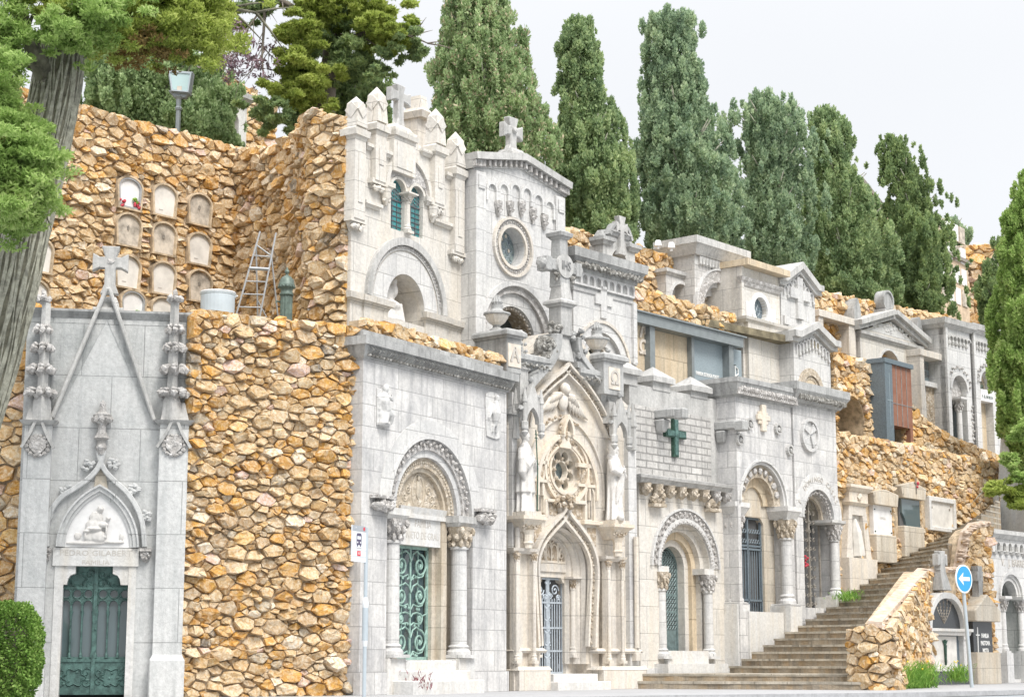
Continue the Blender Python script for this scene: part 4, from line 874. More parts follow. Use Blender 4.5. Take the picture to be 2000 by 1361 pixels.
        sd_ = M(); sd_.slab([(wc, zc-d*1.15), (wc+d*1.1, zc), (wc, zc+d*1.15), (wc-d*1.1, zc)], 0, .04); m.add([(c-s-z_+.02, y_, x_) for x_, y_, z_ in sd_.v], sd_.f)
        T.part(m, 'diamond', 'warm_white')
        m = M(); m.cornice(a, b, vb-.3, -.05, w-.1, [(.24, -.12, .02), (.1, .08, .08)])
        for k in range(6): m.lump((a+.03+.06*k, vb-.15+RND.uniform(-.03, .03), w-.06), (.06, .07, .05), .3)
        T.part(m, 'pillar_corbel', 'warm_white')
    # central pedestal and cross
    w = .12; a, b = u(769, 300, w), u(812, 300, w); v0 = v(790, 345); v1 = v(770, 263, w); c = (a+b)/2
    m = M(); m.box(a, b, v0, v1, -.3, w); m.box(a+.12, b-.12, v0+.1, v1-.12, w, w+.015); m.cornice(a+.1, b-.1, v1, -.25, w-.06, [(.1, .12, .14), (.08, .1, .1), (.12, .06, -.02)], 1); T.part(m, 'cross_base', 'warm_white')
    m = M(); vt = v(790, 170, 0); cross(m, c, v1+.28, vt, -.14, .02, .36, .2, .72, .3); T.part(m, 'cross', 'weathered_light', bevel=.02)
    # big lower arch, niche and statue
    m = M(); m.band(arc(uc, vs, R-.16, n=28), 0, .16, -.02, .09); m.band(arc(uc, vs, R-.26, n=28), 0, .09, -.02, .03); T.part(m, 'arch_moulding', 'weathered_light')
    m = M(); m.carve(arc(uc, vs, R-.2, 172, 8, 28), .03, .045, .08, zig=.1); T.part(m, 'bead_band', 'carved_white')
    m = M(); m.band(arc(uc, vs, Ri, n=22), .0, R-.3-Ri, -.01, .012); T.part(m, 'voussoirs', 'pale_grey')
    m = M(); m.box(uc-Ri-.05, uc+Ri+.05, 6.9, vs+Ri+.05, -1.15, -.75); T.part(m, 'niche_back', 'tan_block')
    vst = v(780, 628); m = M(); m.box(uc-Ri, uc+Ri, vst-.14, vst+.02, -.75, .02); T.part(m, 'niche_sill', 'warm_white'); m = M(); m.box(uc-Ri, uc+Ri, 6.9, vst-.14, -.7, -.3); T.part(m, 'door', 'green_metal')
    for s in (-1, 1):
        m = M(); a, b = sorted((uc+s*(Ri+.0), uc+s*(R+.05))); m.box(a, b, 6.6, vs-.25, -.02, .04); m.cornice(a, b, vs-.25, -.02, .04, [(.1, .0, .06), (.12, .1, .12)])
        a, b = sorted((uc+s*(R+.02), uR if s > 0 else uL)); m.cornice(a, b, vs-.25, -.02, .0, [(.1, .0, .06), (.12, .1, .12)]); T.part(m, 'string_course', 'warm_white')
    S = Thing(F, 'seated_statue', 'seated stone figure with child in the arched niche of the pinnacled tomb', 'statue', (uc-.1, vst+.02, -.4)); m = M(); cx = uc-.12; z = vst+.02; w = -.42
    for (a, b, c_, r) in ((0, .2, 0, (.36, .22, .28)), (0, .55, -.05, (.24, .34, .2)), (-.05, .36, .12, (.3, .14, .2)), (0, .95, -.05, (.16, .16, .14)), (0, 1.14, -.02, (.1, .13, .11)), (.12, .72, .1, (.1, .16, .1)), (.14, .92, .1, (.07, .08, .07)), (-.18, .7, .05, (.08, .2, .09)), (.0, 1.2, -.05, (.13, .13, .13)), (0, .06, .12, (.42, .08, .22))): m.lump((cx+a, z+b, w+c_), r, .03, 3)
    for k in range(7): m.tube([(cx-.25+.08*k, z+.45, w+.22), (cx-.3+.1*k, z+.02, w+.25)], [.03, .045], 5)
    remesh(S.part(m, 'figure', 'statue_white'), .025)
    m = M(); rn = random.Random(2); a, b = u(818, 215, -2), v(818, 262, -2); m = M(); m.frus(a-.18, a+.18, 10.4, v(818, 235, -2), -2.3, -1.9, 0, 0); m.cornice(a-.18, a+.18, v(818, 235, -2), -2.3, -1.8, [(.15, .05, .1), (.1, .06, .0)], 1); m.frus(a-.16, a+.16, v(818, 235, -2)+.25, v(818, 190, -2), -2.27, -1.83, 0, -.04, 1); T.part(m, 'rear_pillar', 'cream_pale')
    return T
tower()
# ================================================================== GABLED TOMB WITH ROSE WINDOW
def gabled_rose():
    F = Frame(928, 39.0, 3950); q = lambda x, y, w=0: F.p(x, y, w); u = lambda x, y=450, w=0: q(x, y, w)[0]; v = lambda x, y, w=0: q(x, y, w)[1]
    T = Thing(F, 'gabled_tomb', 'tall white tomb with low gable, blind arcade and round stained glass window', 'tomb', (q(1010, 640)[0], 6.6, 0))
    uL, uR = u(926), u(1100); A = q(1013, 330); l = (uL, v(926, 325)); r = (uR, v(1100, 388)); zl = (l[1]+r[1])/2; l, r = (uL, zl), (uR, zl); A = ((uL+uR)/2, A[1])
    rc, rv = q(1000, 483); rr_ = .45
    uc = u(1010, 650); R = (u(1078, 690)-u(943, 650))/2; vs = v(1010, 662)
    door = [(uc-R, 6.6)]+arc(uc, vs, R, n=20)+[(uc+R, 6.6)]
    m = M(); m.slab([(uL, 6.5), l, A, r, (uR, 6.5)], -1.0, 0, [arc(rc, rv, rr_, 0, 360, 28)[:-1], door]); T.part(m, 'wall', 'pale_grey')
    m = M(); P_ = [(uL-.08, zl), A, (uR+.08, zl)]; P_ = [P_[0], (uL+.22, zl+.05), A, (uR-.22, zl+.05), P_[2]]
    m.band(P_, .18, .34, -1.05, .2); m.band(P_, .0, .19, -1.0, .04); T.part(m, 'raking_cornice', 'weathered_light')
    m = M(); n = 30
    for i in range(n):
        t = (i+.5)/n*(len(P_)-1); k = int(t); a = P_[k][0]+(P_[k+1][0]-P_[k][0])*(t-k); b = P_[k][1]+(P_[k+1][1]-P_[k][1])*(t-k); m.box(a-.035, a+.035, b+.03, b+.17, .03, .13)
    T.part(m, 'dentil_band', 'carved_white')
    for a, b in ((uL-.0, uL+.34), (uR-.34, uR)): m = M(); m.box(a, b, 6.5, zl-.05, -.02, .07); m.box(a+.06, b-.06, zl-.45, zl-.12, .07, .1); T.part(m, 'corner_pilaster', 'pale_grey', bevel=.01)
    # blind arcade stepping with the gable
    n = 6; a0, a1 = uL+.36, uR-.36; p = (a1-a0)/n
    for i in range(n):
        c = a0+p*(i+.5); hv = A[1]-.34-abs(c-A[0])/(A[0]-uL)*(A[1]-zl)*.9; rr2 = p*.33
        m = M(); pth = [(c-rr2, hv-.45)]+arc(c, hv-rr2-.05, rr2, n=10)+[(c+rr2, hv-.45)]; m.band(pth, 0, .07, 0, .06); T.part(m, 'blind_arch', 'pale_grey')
        if i < n-1:
            c2 = a0+p*(i+1); hv2 = A[1]-.34-abs(c2-A[0])/(A[0]-uL)*(A[1]-zl)*.9; m = M(); m.lathe(c2, .05, [(.02, hv2-.82), (.05, hv2-.72), (.08, hv2-.6), (.1, hv2-.51), (.1, hv2-.45)], 9)
            for k in range(5): m.lump((c2+.07*math.cos(k*1.3), hv2-.63+.05*math.sin(k*1.3), .1), .03)
            T.part(m, 'corbel', 'carved_white')
    m = M()
    m.band(arc(rc, rv, rr_, 360, 0, 36)[:-1], 0, .07, -.02, .05, True); m.band(arc(rc, rv, rr_+.19, 360, 0, 36)[:-1], 0, .06, -.02, .07, True); T.part(m, 'rose_surround', 'cream_pale')
    m = M(); m.carve(arc(rc, rv, rr_+.13, 0, 360, 40), .02, .045, .075, zig=.15); T.part(m, 'rose_leaf_band', 'carved_white')
    m = M(); m.lathe(0, 0, [(1, 0), (1, 1)], 3); m = M(); m.slab(arc(rc, rv, rr_+.02, 0, 360, 28)[:-1], -.34, -.31); rw = T.part(m, 'rose_window', 'mottled_glass')
    m = M()
    for i in range(-3, 4):
        for j in range(-3, 4):
            if math.hypot(i, j) < 3.1 and (i+j) % 2 == 0: x, y = rc+i*.12, rv+j*.12; m.tube([(x+(.085+.025*math.cos(4*g))*math.cos(g), y+(.085+.025*math.cos(4*g))*math.sin(g), -.30) for g in [k*math.pi/8 for k in range(16)]], .012, 4, True)
    T.part(m, 'lead_lines', 'slate_light', rw)
    m = M()
    for i, j in ((0, .24), (.24, 0), (-.24, 0), (0, -.24), (.12, -.34), (.14, .33), (-.12, -.34)): m.lump((rc+i, rv+j, -.3), (.045, .05, .015))
    T.part(m, 'amber_panes', 'cream_plaque', rw)
    # lower arch with fish-scale band
    rings(T, uc, vs, 6.6, [(R+.1, R-.02, .06), (R, R*.86, -.02), (R*.86, R*.62, -.1), (R*.62, R*.56, -.2)], .7, ['pale_grey', 'carved_white', 'pale_grey', 'carved_cream'], n=28)
    m = M(); m.carve(arc(uc, vs, R*.59, 176, 4, 28), -.18, .06, .09, zig=.2); T.part(m, 'twisted_band', 'cream_pale')
    m = M(); m.box(uc-R*.7, uc+R*.7, 6.6, vs+R*.7, -1.0, -.6); T.part(m, 'door', 'dark_iron')
    # cross
    m = M(); a, vt = q(1012, 258); zb = A[1]+.3; m.cornice(A[0]-.22, A[0]+.22, zb, -.5, -.05, [(.1, .06, .06), (.1, .03, -.02)], 1); cross(m, A[0], zb+.15, zb+.98, -.36, -.18, .34, .22, .6, .35); m.lump((A[0], zb+.67, -.15), (.09, .09, .05), .05)
    T.part(m, 'cross', 'weathered_light', bevel=.02)
    return T
gabled_rose()
# ================================================================== TOMB WITH LOMBARD BAND, AND THE SMALL CROSS-TOPPED ONE ABOVE IT
def band_tomb():
    F = Frame(1130, 42.6, 3975); q = lambda x, y, w=0: F.p(x, y, w); u = lambda x, y=600, w=0: q(x, y, w)[0]; v = lambda x, y, w=0: q(x, y, w)[1]
    T = Thing(F, 'banded_tomb', 'pale tomb with heavy flat cornice over small blind arches, behind the right urn', 'tomb', (u(1180), 6.6, 0))
    uL, uR = u(1120), u(1237); vt = v(1130, 568)
    uc = u(1176, 690); vs = v(1176, 715); R = (uR-uL)*.34; m = M(); m.slab([(uL, 6.5), (uL, vt), (uR, vt), (uR, 6.5)], -1, 0, [[(uc-R, 6.6)]+arc(uc, vs, R, n=14)+[(uc+R, 6.6)]]); T.part(m, 'wall', 'pale_grey')
    m = M(); vv = m.cornice(uL, uR, vt, -1, 0, [(.06, .03, .05)]); blind(m, 0, uL, uR, vv+.42, .0, 9, .28); T.part(m, 'blind_arcade', 'pale_grey')
    m = M(); m.box(uL, uR, vv, vv+.42, -1, .001); vv += .42; vv = m.cornice(uL, uR, vv, -1, 0, [(.1, .07, .09), (.2, .1, .24), (.22, .27, .29)]); T.part(m, 'cornice', 'weathered')
    m = M()
    for i in range(40): m.lump((uL-.1+(uR-uL+.2)*i/39, vv-.38+RND.uniform(-.04, .04), .2), (.06, .07, .06), .3)
    T.part(m, 'leaf_frieze', 'carved_dark')
    m = M(); m.box(uR-.1, uR+.05, v(1236, 705), vt+.02, -.1, .08); m.lump((uR-.02, v(1236, 708), .04), (.1, .12, .07)); T.part(m, 'corner_shaft', 'pale_grey')
    m = M(); a, b = q(1177, 587); t = .12; m.slab([(a-t, b-.45), (a-t, b-t), (a-.35, b-t), (a-.35, b+t), (a-t, b+t), (a-t, b+.35), (a+t, b+.35), (a+t, b+t), (a+.35, b+t), (a+.35, b-t), (a+t, b-t), (a+t, b-.45)], -.02, .05); T.part(m, 'cross_relief', 'pale_grey')
    rings(T, uc, vs, 6.6, [(R*1.35, R*1.27, .06), (R*1.27, R, .02), (R, R*.7, -.1), (R*.7, R*.6, -.15)], .5, ['cream_pale', 'pale_grey', 'pale_grey', 'cream_pale'], n=22)
    m = M(); m.box(uc-R*.7, uc+R*.7, 6.6, vs+R*.7, -.9, -.5); T.part(m, 'door', 'dark_iron')
    F = Frame(1178, 45.3, 3975); q = lambda x, y, w=0: F.p(x, y, w)
    T = Thing(F, 'cross_topped_tomb', 'small pale tomb with stepped shoulders and a cross above the flat cornice', 'tomb', (q(1208, 515)[0], 9.6, 0))
    a, b = q(1178, 500)[0], q(1240, 500)[0]; c = (a+b)/2; zt = q(1208, 466)[1]; zs = q(1180, 470)[1]-.1; zn = q(1208, 505)[1]
    m = M(); m.slab([(a, 9.4), (a, zs), (a+.2, zs+.1), (a+.25, zt), (c-.18, zt+.25), (c+.18, zt+.25), (b-.25, zt), (b-.2, zs+.1), (b, zs), (b, 9.4)], -.45, 0, [[(c-.33, 9.6), (c-.33, zn-.1)]+arc(c, zn-.1, .33, n=12)[1:-1]+[(c+.33, zn-.1), (c+.33, 9.6)]]); T.part(m, 'wall', 'weathered_light')
    m = M(); m.box(c-.45, c+.45, 9.5, zn+.35, -.45, -.3); T.part(m, 'niche_back', 'ochre_stain')
    for x0, x1 in ((a-.05, a+.3), (b-.3, b+.05)): m = M(); m.cornice(x0, x1, zs, -.35, .03, [(.1, .02, .07), (.1, .1, .1)]); m.frus(x0+.04, x1-.04, zs+.2, zs+.42, -.35, -.02, 0, -.1, 1); T.part(m, 'shoulder', 'weathered')
    m = M(); m.cornice(c-.4, c+.4, zt+.02, -.3, .04, [(.1, .0, .05), (.08, .07, .02)]); m.band(smooth([(c-.45, zt), (c-.3, zt+.25), (c-.1, zt+.35)], 4), 0, .08, -.1, .1); m.band(smooth([(c+.1, zt+.35), (c+.3, zt+.25), (c+.45, zt)], 4), 0, .08, -.1, .1); T.part(m, 'crest', 'weathered')
    m = M(); cross(m, c, zt-.45, q(1208, 424)[1], -.05, .12, .24, .17, .7, .4); T.part(m, 'cross', 'weathered_light', bevel=.015)
band_tomb()
# ================================================================== ORNATE CREAM GOTHIC TOMB (centre)
def gothic_cream():
    F = F4; q = lambda x, y, w=0: F.p(x, y, w); u = lambda x, y=1100, w=0: q(x, y, w)[0]; v = lambda x, y, w=0: q(x, y, w)[1]
    T = Thing(F, 'ornate_gothic_tomb', 'cream gothic tomb with two saints, octofoil rose window and ogee portal', 'tomb', (u(1105, 1340), 0, 0))
    uL, uR = u(992, 1200), u(1238, 1200); uc = u(1106, 1000); Rz = v(1101, 918)
    # portal opening geometry
    dcu = u(1104, 1200); va = v(1104, 1110); aw = .88; ph = v(1103, 1022)-va
    portal = [(dcu-aw, .25)]+pointed(dcu, va, aw, ph, 12)+[(dcu+aw, .25)]
    sh = v(1000, 705)
    out = [(uL, -.1), (uL, sh-.6), (u(1010, 690), sh-.1), (u(1060, 700), v(1060, 692)), (u(1085, 660), v(1085, 648)), (u(1128, 660), v(1128, 655)), (u(1160, 700), v(1160, 702)), (u(1195, 745), sh-.25), (uR, sh-.6), (uR, -.1)]
    rose = arc(uc-.05, Rz, .50, 0, 360, 30)[:-1]
    m = M(); m.slab(out, -.9, 0, [portal, rose]); T.part(m, 'wall', 'cream_pale')
    # pointed arch orders of the portal
    for k, (a, mt) in enumerate(((aw, 'cream_pale'), (aw-.13, 'cream_pale'), (aw-.26, 'cream_pale'))):
        f = a/aw; m = M(); P_ = [(dcu-a, .55)]+pointed(dcu, va, a, ph*(.35+.65*f), 12)+[(dcu+a, .55)]; w0 = -.06-.13*k
        m.sweep(P_, [(.002, -.7), (-.10, -.7), (-.14, w0-.1), (-.10, w0), (-.05, w0-.04), (.002, w0)]); T.part(m, 'portal_order', mt)
    a3 = aw-.38
    dcw = u(1088, 1220, -.55); dt = v(1088, 1128, -.5)
    m = M(); P_ = [(dcu-aw, .2)]+pointed(dcu, va, aw, ph, 12)+[(dcu+aw, .2)]; hw = .52; m.slab(P_[:1]+P_[1:-1]+P_[-1:]+[(dcu+hw, .2), (dcu+hw, dt-.14), (dcu+hw-.1, dt-.1), (dcu+hw-.16, dt), (dcu-hw+.16, dt), (dcu-hw+.1, dt-.1), (dcu-hw, dt-.14), (dcu-hw, .2)], -.62, -.42); T.part(m, 'tympanum_wall', 'cream_pale')
    vb0 = v(1088, 1105, -.4); m = M(); m.box(dcu-.62, dcu+.62, dt+.12, dt+.3, -.45, -.38); T.part(m, 'lintel', 'cream_pale')
    m = M()
    for cx, a, h0, h1 in ((0, .2, .34, .95), (-.34, .12, .34, .6), (.34, .12, .34, .6)):
        c = dcu+cx; m.band([(c-a, dt+h0)]+pointed(c, dt+h1-.25, a, .3, 6)+[(c+a, dt+h0), (c-a, dt+h0)], -.02, .03, -.42, -.37)
        m.tube([(c, dt+h0, -.39), (c, dt+h1-.2, -.39)], .018, 4); m.tube([(x, y, -.39) for x, y in arc(c, dt+h1-.12, a*.45, 0, 360, 10)[:-1]], .02, 4, True)
        for s in (-1, 1): m.tube([(x, y, -.39) for x, y in arc(c+s*a*.5, dt+h1-.32, a*.45, 180, 0, 6)], .018, 4)
    T.part(m, 'tracery', 'cream')
    for cx, a, h0, h1 in ((0, .19, .34, .95), (-.34, .11, .34, .6), (.34, .11, .34, .6)): m = M(); c = dcu+cx; m.slab([(c-a, dt+h0)]+pointed(c, dt+h1-.25, a, .3, 6)+[(c+a, dt+h0)], -.43, -.415); T.part(m, 'tracery_panel', 'carved_cream')
    # iron gate
    gw = -.52; g0, g1 = dcu-hw+.02, dcu+hw-.02; vb = .33; m = M()
    for x in (g0, dcu-.02, dcu+.02, g1): m.box(x-.02, x+.02, vb, dt, gw-.02, gw+.02)
    for z in (vb+.03, vb+.5, vb+1.0, dt-.55, dt-.03): m.box(g0, g1, z-.02, z+.02, gw-.02, gw+.025)
    gt = T.part(m, 'gate', 'blue_metal'); m = M()
    for k in range(1, 12):
        x = g0+(g1-g0)*k/12
        if k != 6: m.tube([(x, vb, gw), (x, dt-.52, gw)], .016, 5); m.lump((x, dt-.5, gw), (.02, .05, .02))
    T.part(m, 'gate_bars', 'blue_metal', gt)
    for s in (-1, 1):
        m = M()
        for (a, b, r) in ((.25, dt-.28, .13), (.1, dt-.42, .07), (.36, dt-.44, .07)): m.tube(spiral(dcu+s*a, b, r, 1.5, 0, s, gw+.01, 20), .018, 5)
        T.part(m, 'gate_scrolls', 'blue_metal', gt); m = M(); m.tube([(dcu+s*.05, vb, gw+.015), (dcu+s*.05, dt, gw+.015)], .008, 4)
        for k in range(8): m.tube(spiral(dcu+s*.07, vb+.1+.27*k, .05, 1, 1.5, s, gw+.02, 8), .013, 4)
        T.part(m, 'scroll_strip', 'blue_metal', gt)
    m = M(); m.box(g0, g1, vb, dt, gw-.12, gw-.1); T.part(m, 'glazing', 'shadow_inside')
    # jamb colonnettes
    for s in (-1, 1): column(T, dcu+s*.62, -.3, .75, v(1140, 1138, -.3)+.05, .06, 'cream_pale', 'carved_cream', cap=.2, base=.18, aba=.07, name='colonnette')
    # ogee hood with leaf band, running down to the plinth
    hl = PP(F, [(1048, 1262), (1044, 1180), (1041, 1110), (1045, 1075), (1058, 1045), (1078, 1020), (1094, 1003), (1102, 990), (1105, 975)], .1)
    cxh = q(1105, 975, .1)[0]; hl = smooth([(cxh-(cxh-x)*1.0, y) for x, y in hl], 4); hr = [(2*cxh-x, y) for x, y in reversed(hl)]
    m = M(); m.band(hl, -.07, .0, 0, .16); m.band(hr, -.07, 0, 0, .158); m.band(hl, -.24, -.18, 0, .1); m.band(hr, -.24, -.18, 0, .098); T.part(m, 'ogee_hood', 'cream_pale')
    m = M(); m.band(hl, -.18, -.07, 0, .03); m.band(hr, -.18, -.07, 0, .028); T.part(m, 'hood_hollow', 'cream')
    for hh, s in ((hl, 1), (hr, 1)):
        off = []
        for i in range(1, len(hh)): a, b = Vector(hh[i-1]), Vector(hh[i]); t = (b-a).normalized() if (b-a).length > 1e-6 else Vector((0, 1)); n = Vector((t.y, -t.x)); off.append(tuple(b+n*.125))
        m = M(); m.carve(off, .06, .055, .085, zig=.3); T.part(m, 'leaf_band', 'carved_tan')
    # finial bouquet under the rose
    m = M(); fv = v(1108, 982)
    for k in range(34): m.lump((cxh+RND.gauss(0, .12), fv+RND.gauss(.0, .07), .14+RND.uniform(-.08, .08)), (.07, .07, .07), .35)
    T.part(m, 'leaf_finial', 'carved_cream')
    # rose: moulded ring, octofoil tracery, glass
    rc = uc-.05; m = M(); m.band(arc(rc, Rz, .50, 360, 0, 36)[:-1], 0, .06, -.2, .05, True); m.band(arc(rc, Rz, .70, 360, 0, 36)[:-1], 0, .07, 0, .09, True); T.part(m, 'rose_surround', 'cream')
    m = M(); m.band(arc(rc, Rz, .56, 360, 0, 36)[:-1], 0, .14, 0, .02, True); T.part(m, 'rose_hollow', 'cream'); m = M(); m.carve(arc(rc, Rz, .63, 0, 360, 40), .03, .05, .085, zig=.3); T.part(m, 'rose_leaf_band', 'carved_tan')
    hs = []
    for k in range(8): g = math.pi/8+k*math.pi/4; hs.append([(rc+.34*math.cos(g)+.115*math.cos(t), Rz+.34*math.sin(g)+.115*math.sin(t)) for t in [i*math.pi/6 for i in range(12)]])
    hs.append(arc(rc, Rz, .2, 0, 360, 20)[:-1]); m = M(); m.slab(arc(rc, Rz, .502, 0, 360, 30)[:-1], -.24, -.1, hs); T.part(m, 'octofoil_tracery', 'cream')
    for k in range(8): m = M(); g = k*math.pi/4; m.lump((rc+.26*math.cos(g), Rz+.26*math.sin(g), -.07), (.05, .05, .04)); T.part(m, 'tracery_cusp', 'carved_tan')
    m = M(); m.slab(arc(rc, Rz, .5, 0, 360, 30)[:-1], -.34, -.31); T.part(m, 'rose_glass', 'mottled_glass')
    # side panels, triangles, small lancets round the rose
    for x0, y0, x1, y1 in ((1042, 905, 1070, 932), (1132, 912, 1160, 942)): m = M(); bx(m, F, x0, y0, x1, y1, -.02, .05); T.part(m, 'foliage_panel', 'carved_cream'); 
    for x0, y0, x1, y1 in ((1040, 896, 1072, 903), (1130, 903, 1162, 911), (1040, 933, 1072, 939), (1130, 943, 1164, 949)): m = M(); bx(m, F, x0, y0, x1, y1, -.02, .09); T.part(m, 'panel_mould', 'cream')
    for xx, yy in ((1149, 985), (1050, 968)):
        a, b = q(xx, yy); m = M(); m.slab([(a-.1, b-.32)]+pointed(a, b+.15, .1, .2, 5)+[(a+.1, b-.32)], -.01, .008); T.part(m, 'lancet', 'text_brown'); m = M(); m.band([(a-.13, b-.36)]+pointed(a, b+.15, .13, .25, 5)+[(a+.13, b-.36)], 0, .05, 0, .06); m.tube([(a, b-.3, .02), (a, b+.1, .02)], .02, 4); T.part(m, 'lancet_frame', 'cream')
    for x0, x1, y in ((1077, 1082, 875), (1125, 1131, 878)):
        a, b = q(x0, y); m = M(); m.band([(a-.05, b-.2), (a-.05, b+.12), (a+.25, b+.05), (a-.05, b-.2)] if x0 < 1100 else [(a+.2, b-.25), (a+.2, b+.12), (a-.1, b+.05), (a+.2, b-.25)], -.015, .02, 0, .05); T.part(m, 'pierced_triangle', 'cream')
    # horizontal string at the foot of the rose zone with stepped panels
    for x0, y0, x1, y1, w_ in ((1070, 973, 1098, 979, .12), (1112, 975, 1146, 982, .12), (1042, 1003, 1066, 1011, .12), (1142, 1015, 1182, 1023, .12), (1066, 975, 1071, 1010, .1), (1143, 982, 1148, 1018, .1)): m = M(); bx(m, F, x0, y0, x1, y1, -.02, w_); T.part(m, 'string_course', 'cream', bevel=.01)
    for x0, y0, x1, y1 in ((1074, 982, 1094, 1005), (1118, 985, 1142, 1012), (1044, 1020, 1058, 1058), (1148, 1030, 1164, 1065)): m = M(); bx(m, F, x0, y0, x1, y1, -.02, .015); T.part(m, 'tracery_panel', 'carved_cream')
    # arches over the rose
    c0 = rc; sp = v(1105, 955)
    for a, top, o, w_ in ((.98, 852, .09, .12), (.78, 868, .05, .07), (1.32, 815, .04, .06)):
        P_ = [(c0-a, sp-.2 if a < 1.2 else sp-.4)]+pointed(c0, sp, a, v(1103, top)-sp, 12)+[(c0+a, sp-.2 if a < 1.2 else sp-.4)]; m = M(); m.band(P_, -.0, o, 0, w_); T.part(m, 'arch_moulding', 'cream' if a < 1.2 else 'cream_pale')
    m = M(); bx(m, F, 1094, 840, 1116, 873, 0, .1); a, b = q(1106, 845, .1); m.band(pointed(a, b-.05, .15, .38, 6), -.02, .05, .02, .2); T.part(m, 'keystone_niche', 'cream')
    m = M(); m.lump((a, b+.12, .1), (.06, .1, .05)); m.lump((a, b-.05, .1), (.05, .14, .05))
    for k in range(12): m.lump((a+RND.choice((-1, 1))*RND.uniform(.15, .24), b-.15+RND.uniform(-.1, .35), .1), .05, .35)
    T.part(m, 'keystone_carving', 'carved_cream')
    # angel with spread wings
    m = M(); a, b = q(1101, 782, .1); m.lump((a+.02, b+.24, .16), (.1, .12, .1), .05, 2); m.lump((a+.02, b+.27, .12), (.13, .13, .11), .1, 2); m.lump((a, b, .08), (.15, .25, .1), .08, 2)
    for s in (-1, 1):
        m.tube([(a+s*.1, b+.12, .1), (a+s*.28, b+.08, .1), (a+s*.5, b-.1, .08)], [.07, .1, .06], 6)
        for k in range(6): m.tube([(a+s*(.16+.06*k), b+.1-.02*k, .09), (a+s*(.25+.09*k), b-.12-.03*k, .08), (a+s*(.3+.12*k), b-.26-.03*k*(1-.1*k), .04)], [.05, .045, .015], 5)
    T.part(m, 'angel_relief', 'cream_pale', smoothf=True)
    m = M()
    for s in (-1, 1): m.carve([(a+s*.05, b-.36), (a+s*.55, b-.52)], .06, .06, .1)
    T.part(m, 'garland', 'carved_cream')
    # great pointed gable arch with leaf band and grey weathered hood
    gl = smooth(PP(F, [(1022, 830), (1030, 795), (1050, 764), (1076, 738), (1096, 722), (1107, 708)], .1), 4)
    gr = smooth(PP(F, [(1107, 708), (1118, 722), (1142, 748), (1170, 790), (1188, 830), (1195, 850)], .1), 4)
    for g_ in (gl, gr):
        m = M(); m.band(g_, -.05, .0, 0, .2); m.band(g_, -.2, -.16, 0, .14); T.part(m, 'gable_moulding', 'cream_pale')
        m = M(); m.band(g_, -.16, -.05, 0, .06); m.carve([(x+(.07 if g_ is gl else -.07), y-.08) for x, y in g_], .1, .055, .085, zig=.3); T.part(m, 'gable_leaf_band', 'carved_tan')
    hl2 = smooth(PP(F, [(1005, 812), (1018, 770), (1045, 735), (1072, 705), (1084, 675), (1086, 652)], .15), 4); hr2 = smooth(PP(F, [(1130, 660), (1133, 690), (1150, 715), (1178, 755), (1194, 800), (1203, 835)], .15), 4)
    for g_ in (hl2, hr2): m = M(); m.sweep(g_, [(-.12, -.3), (.1, -.3), (.1, .08), (.04, .22), (-.12, .25)]); T.part(m, 'gable_hood', 'weathered', bevel=.01)
    # shoulder blocks with Greek letters, their cornices, urns above
    for x0, y0, x1, y1, L_, un in ((968, 652, 1022, 705, '\u0391', (985, 645)), (1158, 698, 1222, 745, '\u03a9', (1187, 695))):
        w = .35; m = M(); a, b = u(x0+22, y0+20, w), u(x1-4, y0+20, w); t = v(x0+30, y0+8, w); m.box(a, b, t-.75, t, -.6, w); m.cornice(a, b, t, -.6, w, [(.05, .02, .06), (.09, .1, .1), (.06, .1, .02)]); T.part(m, 'shoulder_block', 'weathered', bevel=.01)
        m = M(); c = (a+b)/2; m.box(c-.2, c+.2, t-.62, t-.12, w, w+.02); T.part(m, 'letter_panel', 'cream_plaque'); T.text(L_, c, t-.37, w+.02, .42, 'letter_stone', ext=.02, bold=.01)
        m = M(); m.frus(a+.02, b-.02, t-1.0, t-.75, -.3, w-.1, -.15, 0); T.part(m, 'block_corbel', 'weathered_light')
        c2 = (a+b)/2-.05; urn(F, c2, t+.2, -.1, .8, 'fluted stone urn with carved flame, left of the central cross' if un[0] < 1100 else 'fluted stone urn with carved flame, right of the central cross')
    for x0, x1, y in ((1020, 1078, 700), (1140, 1196, 728)):
        w = .25; a, b = u(x0, y, w), u(x1, y, w); t = v(x0, y, w); m = M(); m.cornice(a, b, t-.2, -.4, w-.1, [(.1, -.1, .0), (.1, .03, .08), (.1, .1, .1), (.05, .08, 0)]); T.part(m, 'shoulder_cornice', 'weathered'); m = M(); m.carve([(a, t-.12), (b, t-.12)], w+.02, .06, .09); T.part(m, 'shoulder_frieze', 'carved_dark')
    # central pier: leafy crockets, moulded block, shaft, cross with monogram
    w = .15; c = u(1107, 660, w); z = lambda y: v(1107, y, w)
    m = M(); m.frus(c-.27, c+.27, z(705), z(655), -.35, w, .0, -.08); m.frus(c-.19, c+.19, z(655), z(600), -.22, w, 0, 0); m.cornice(c-.19, c+.19, z(600), -.22, w, [(.06, .02, .07), (.06, .1, .1), (.06, .1, .03)], 1); m.frus(c-.17, c+.17, z(585), z(552), -.2, w, .02, -.03, 1); m.frus(c-.13, c+.13, z(552), z(500), -.16, w-.08, 0, -.01, 1); T.part(m, 'pier', 'weathered_light', bevel=.012)
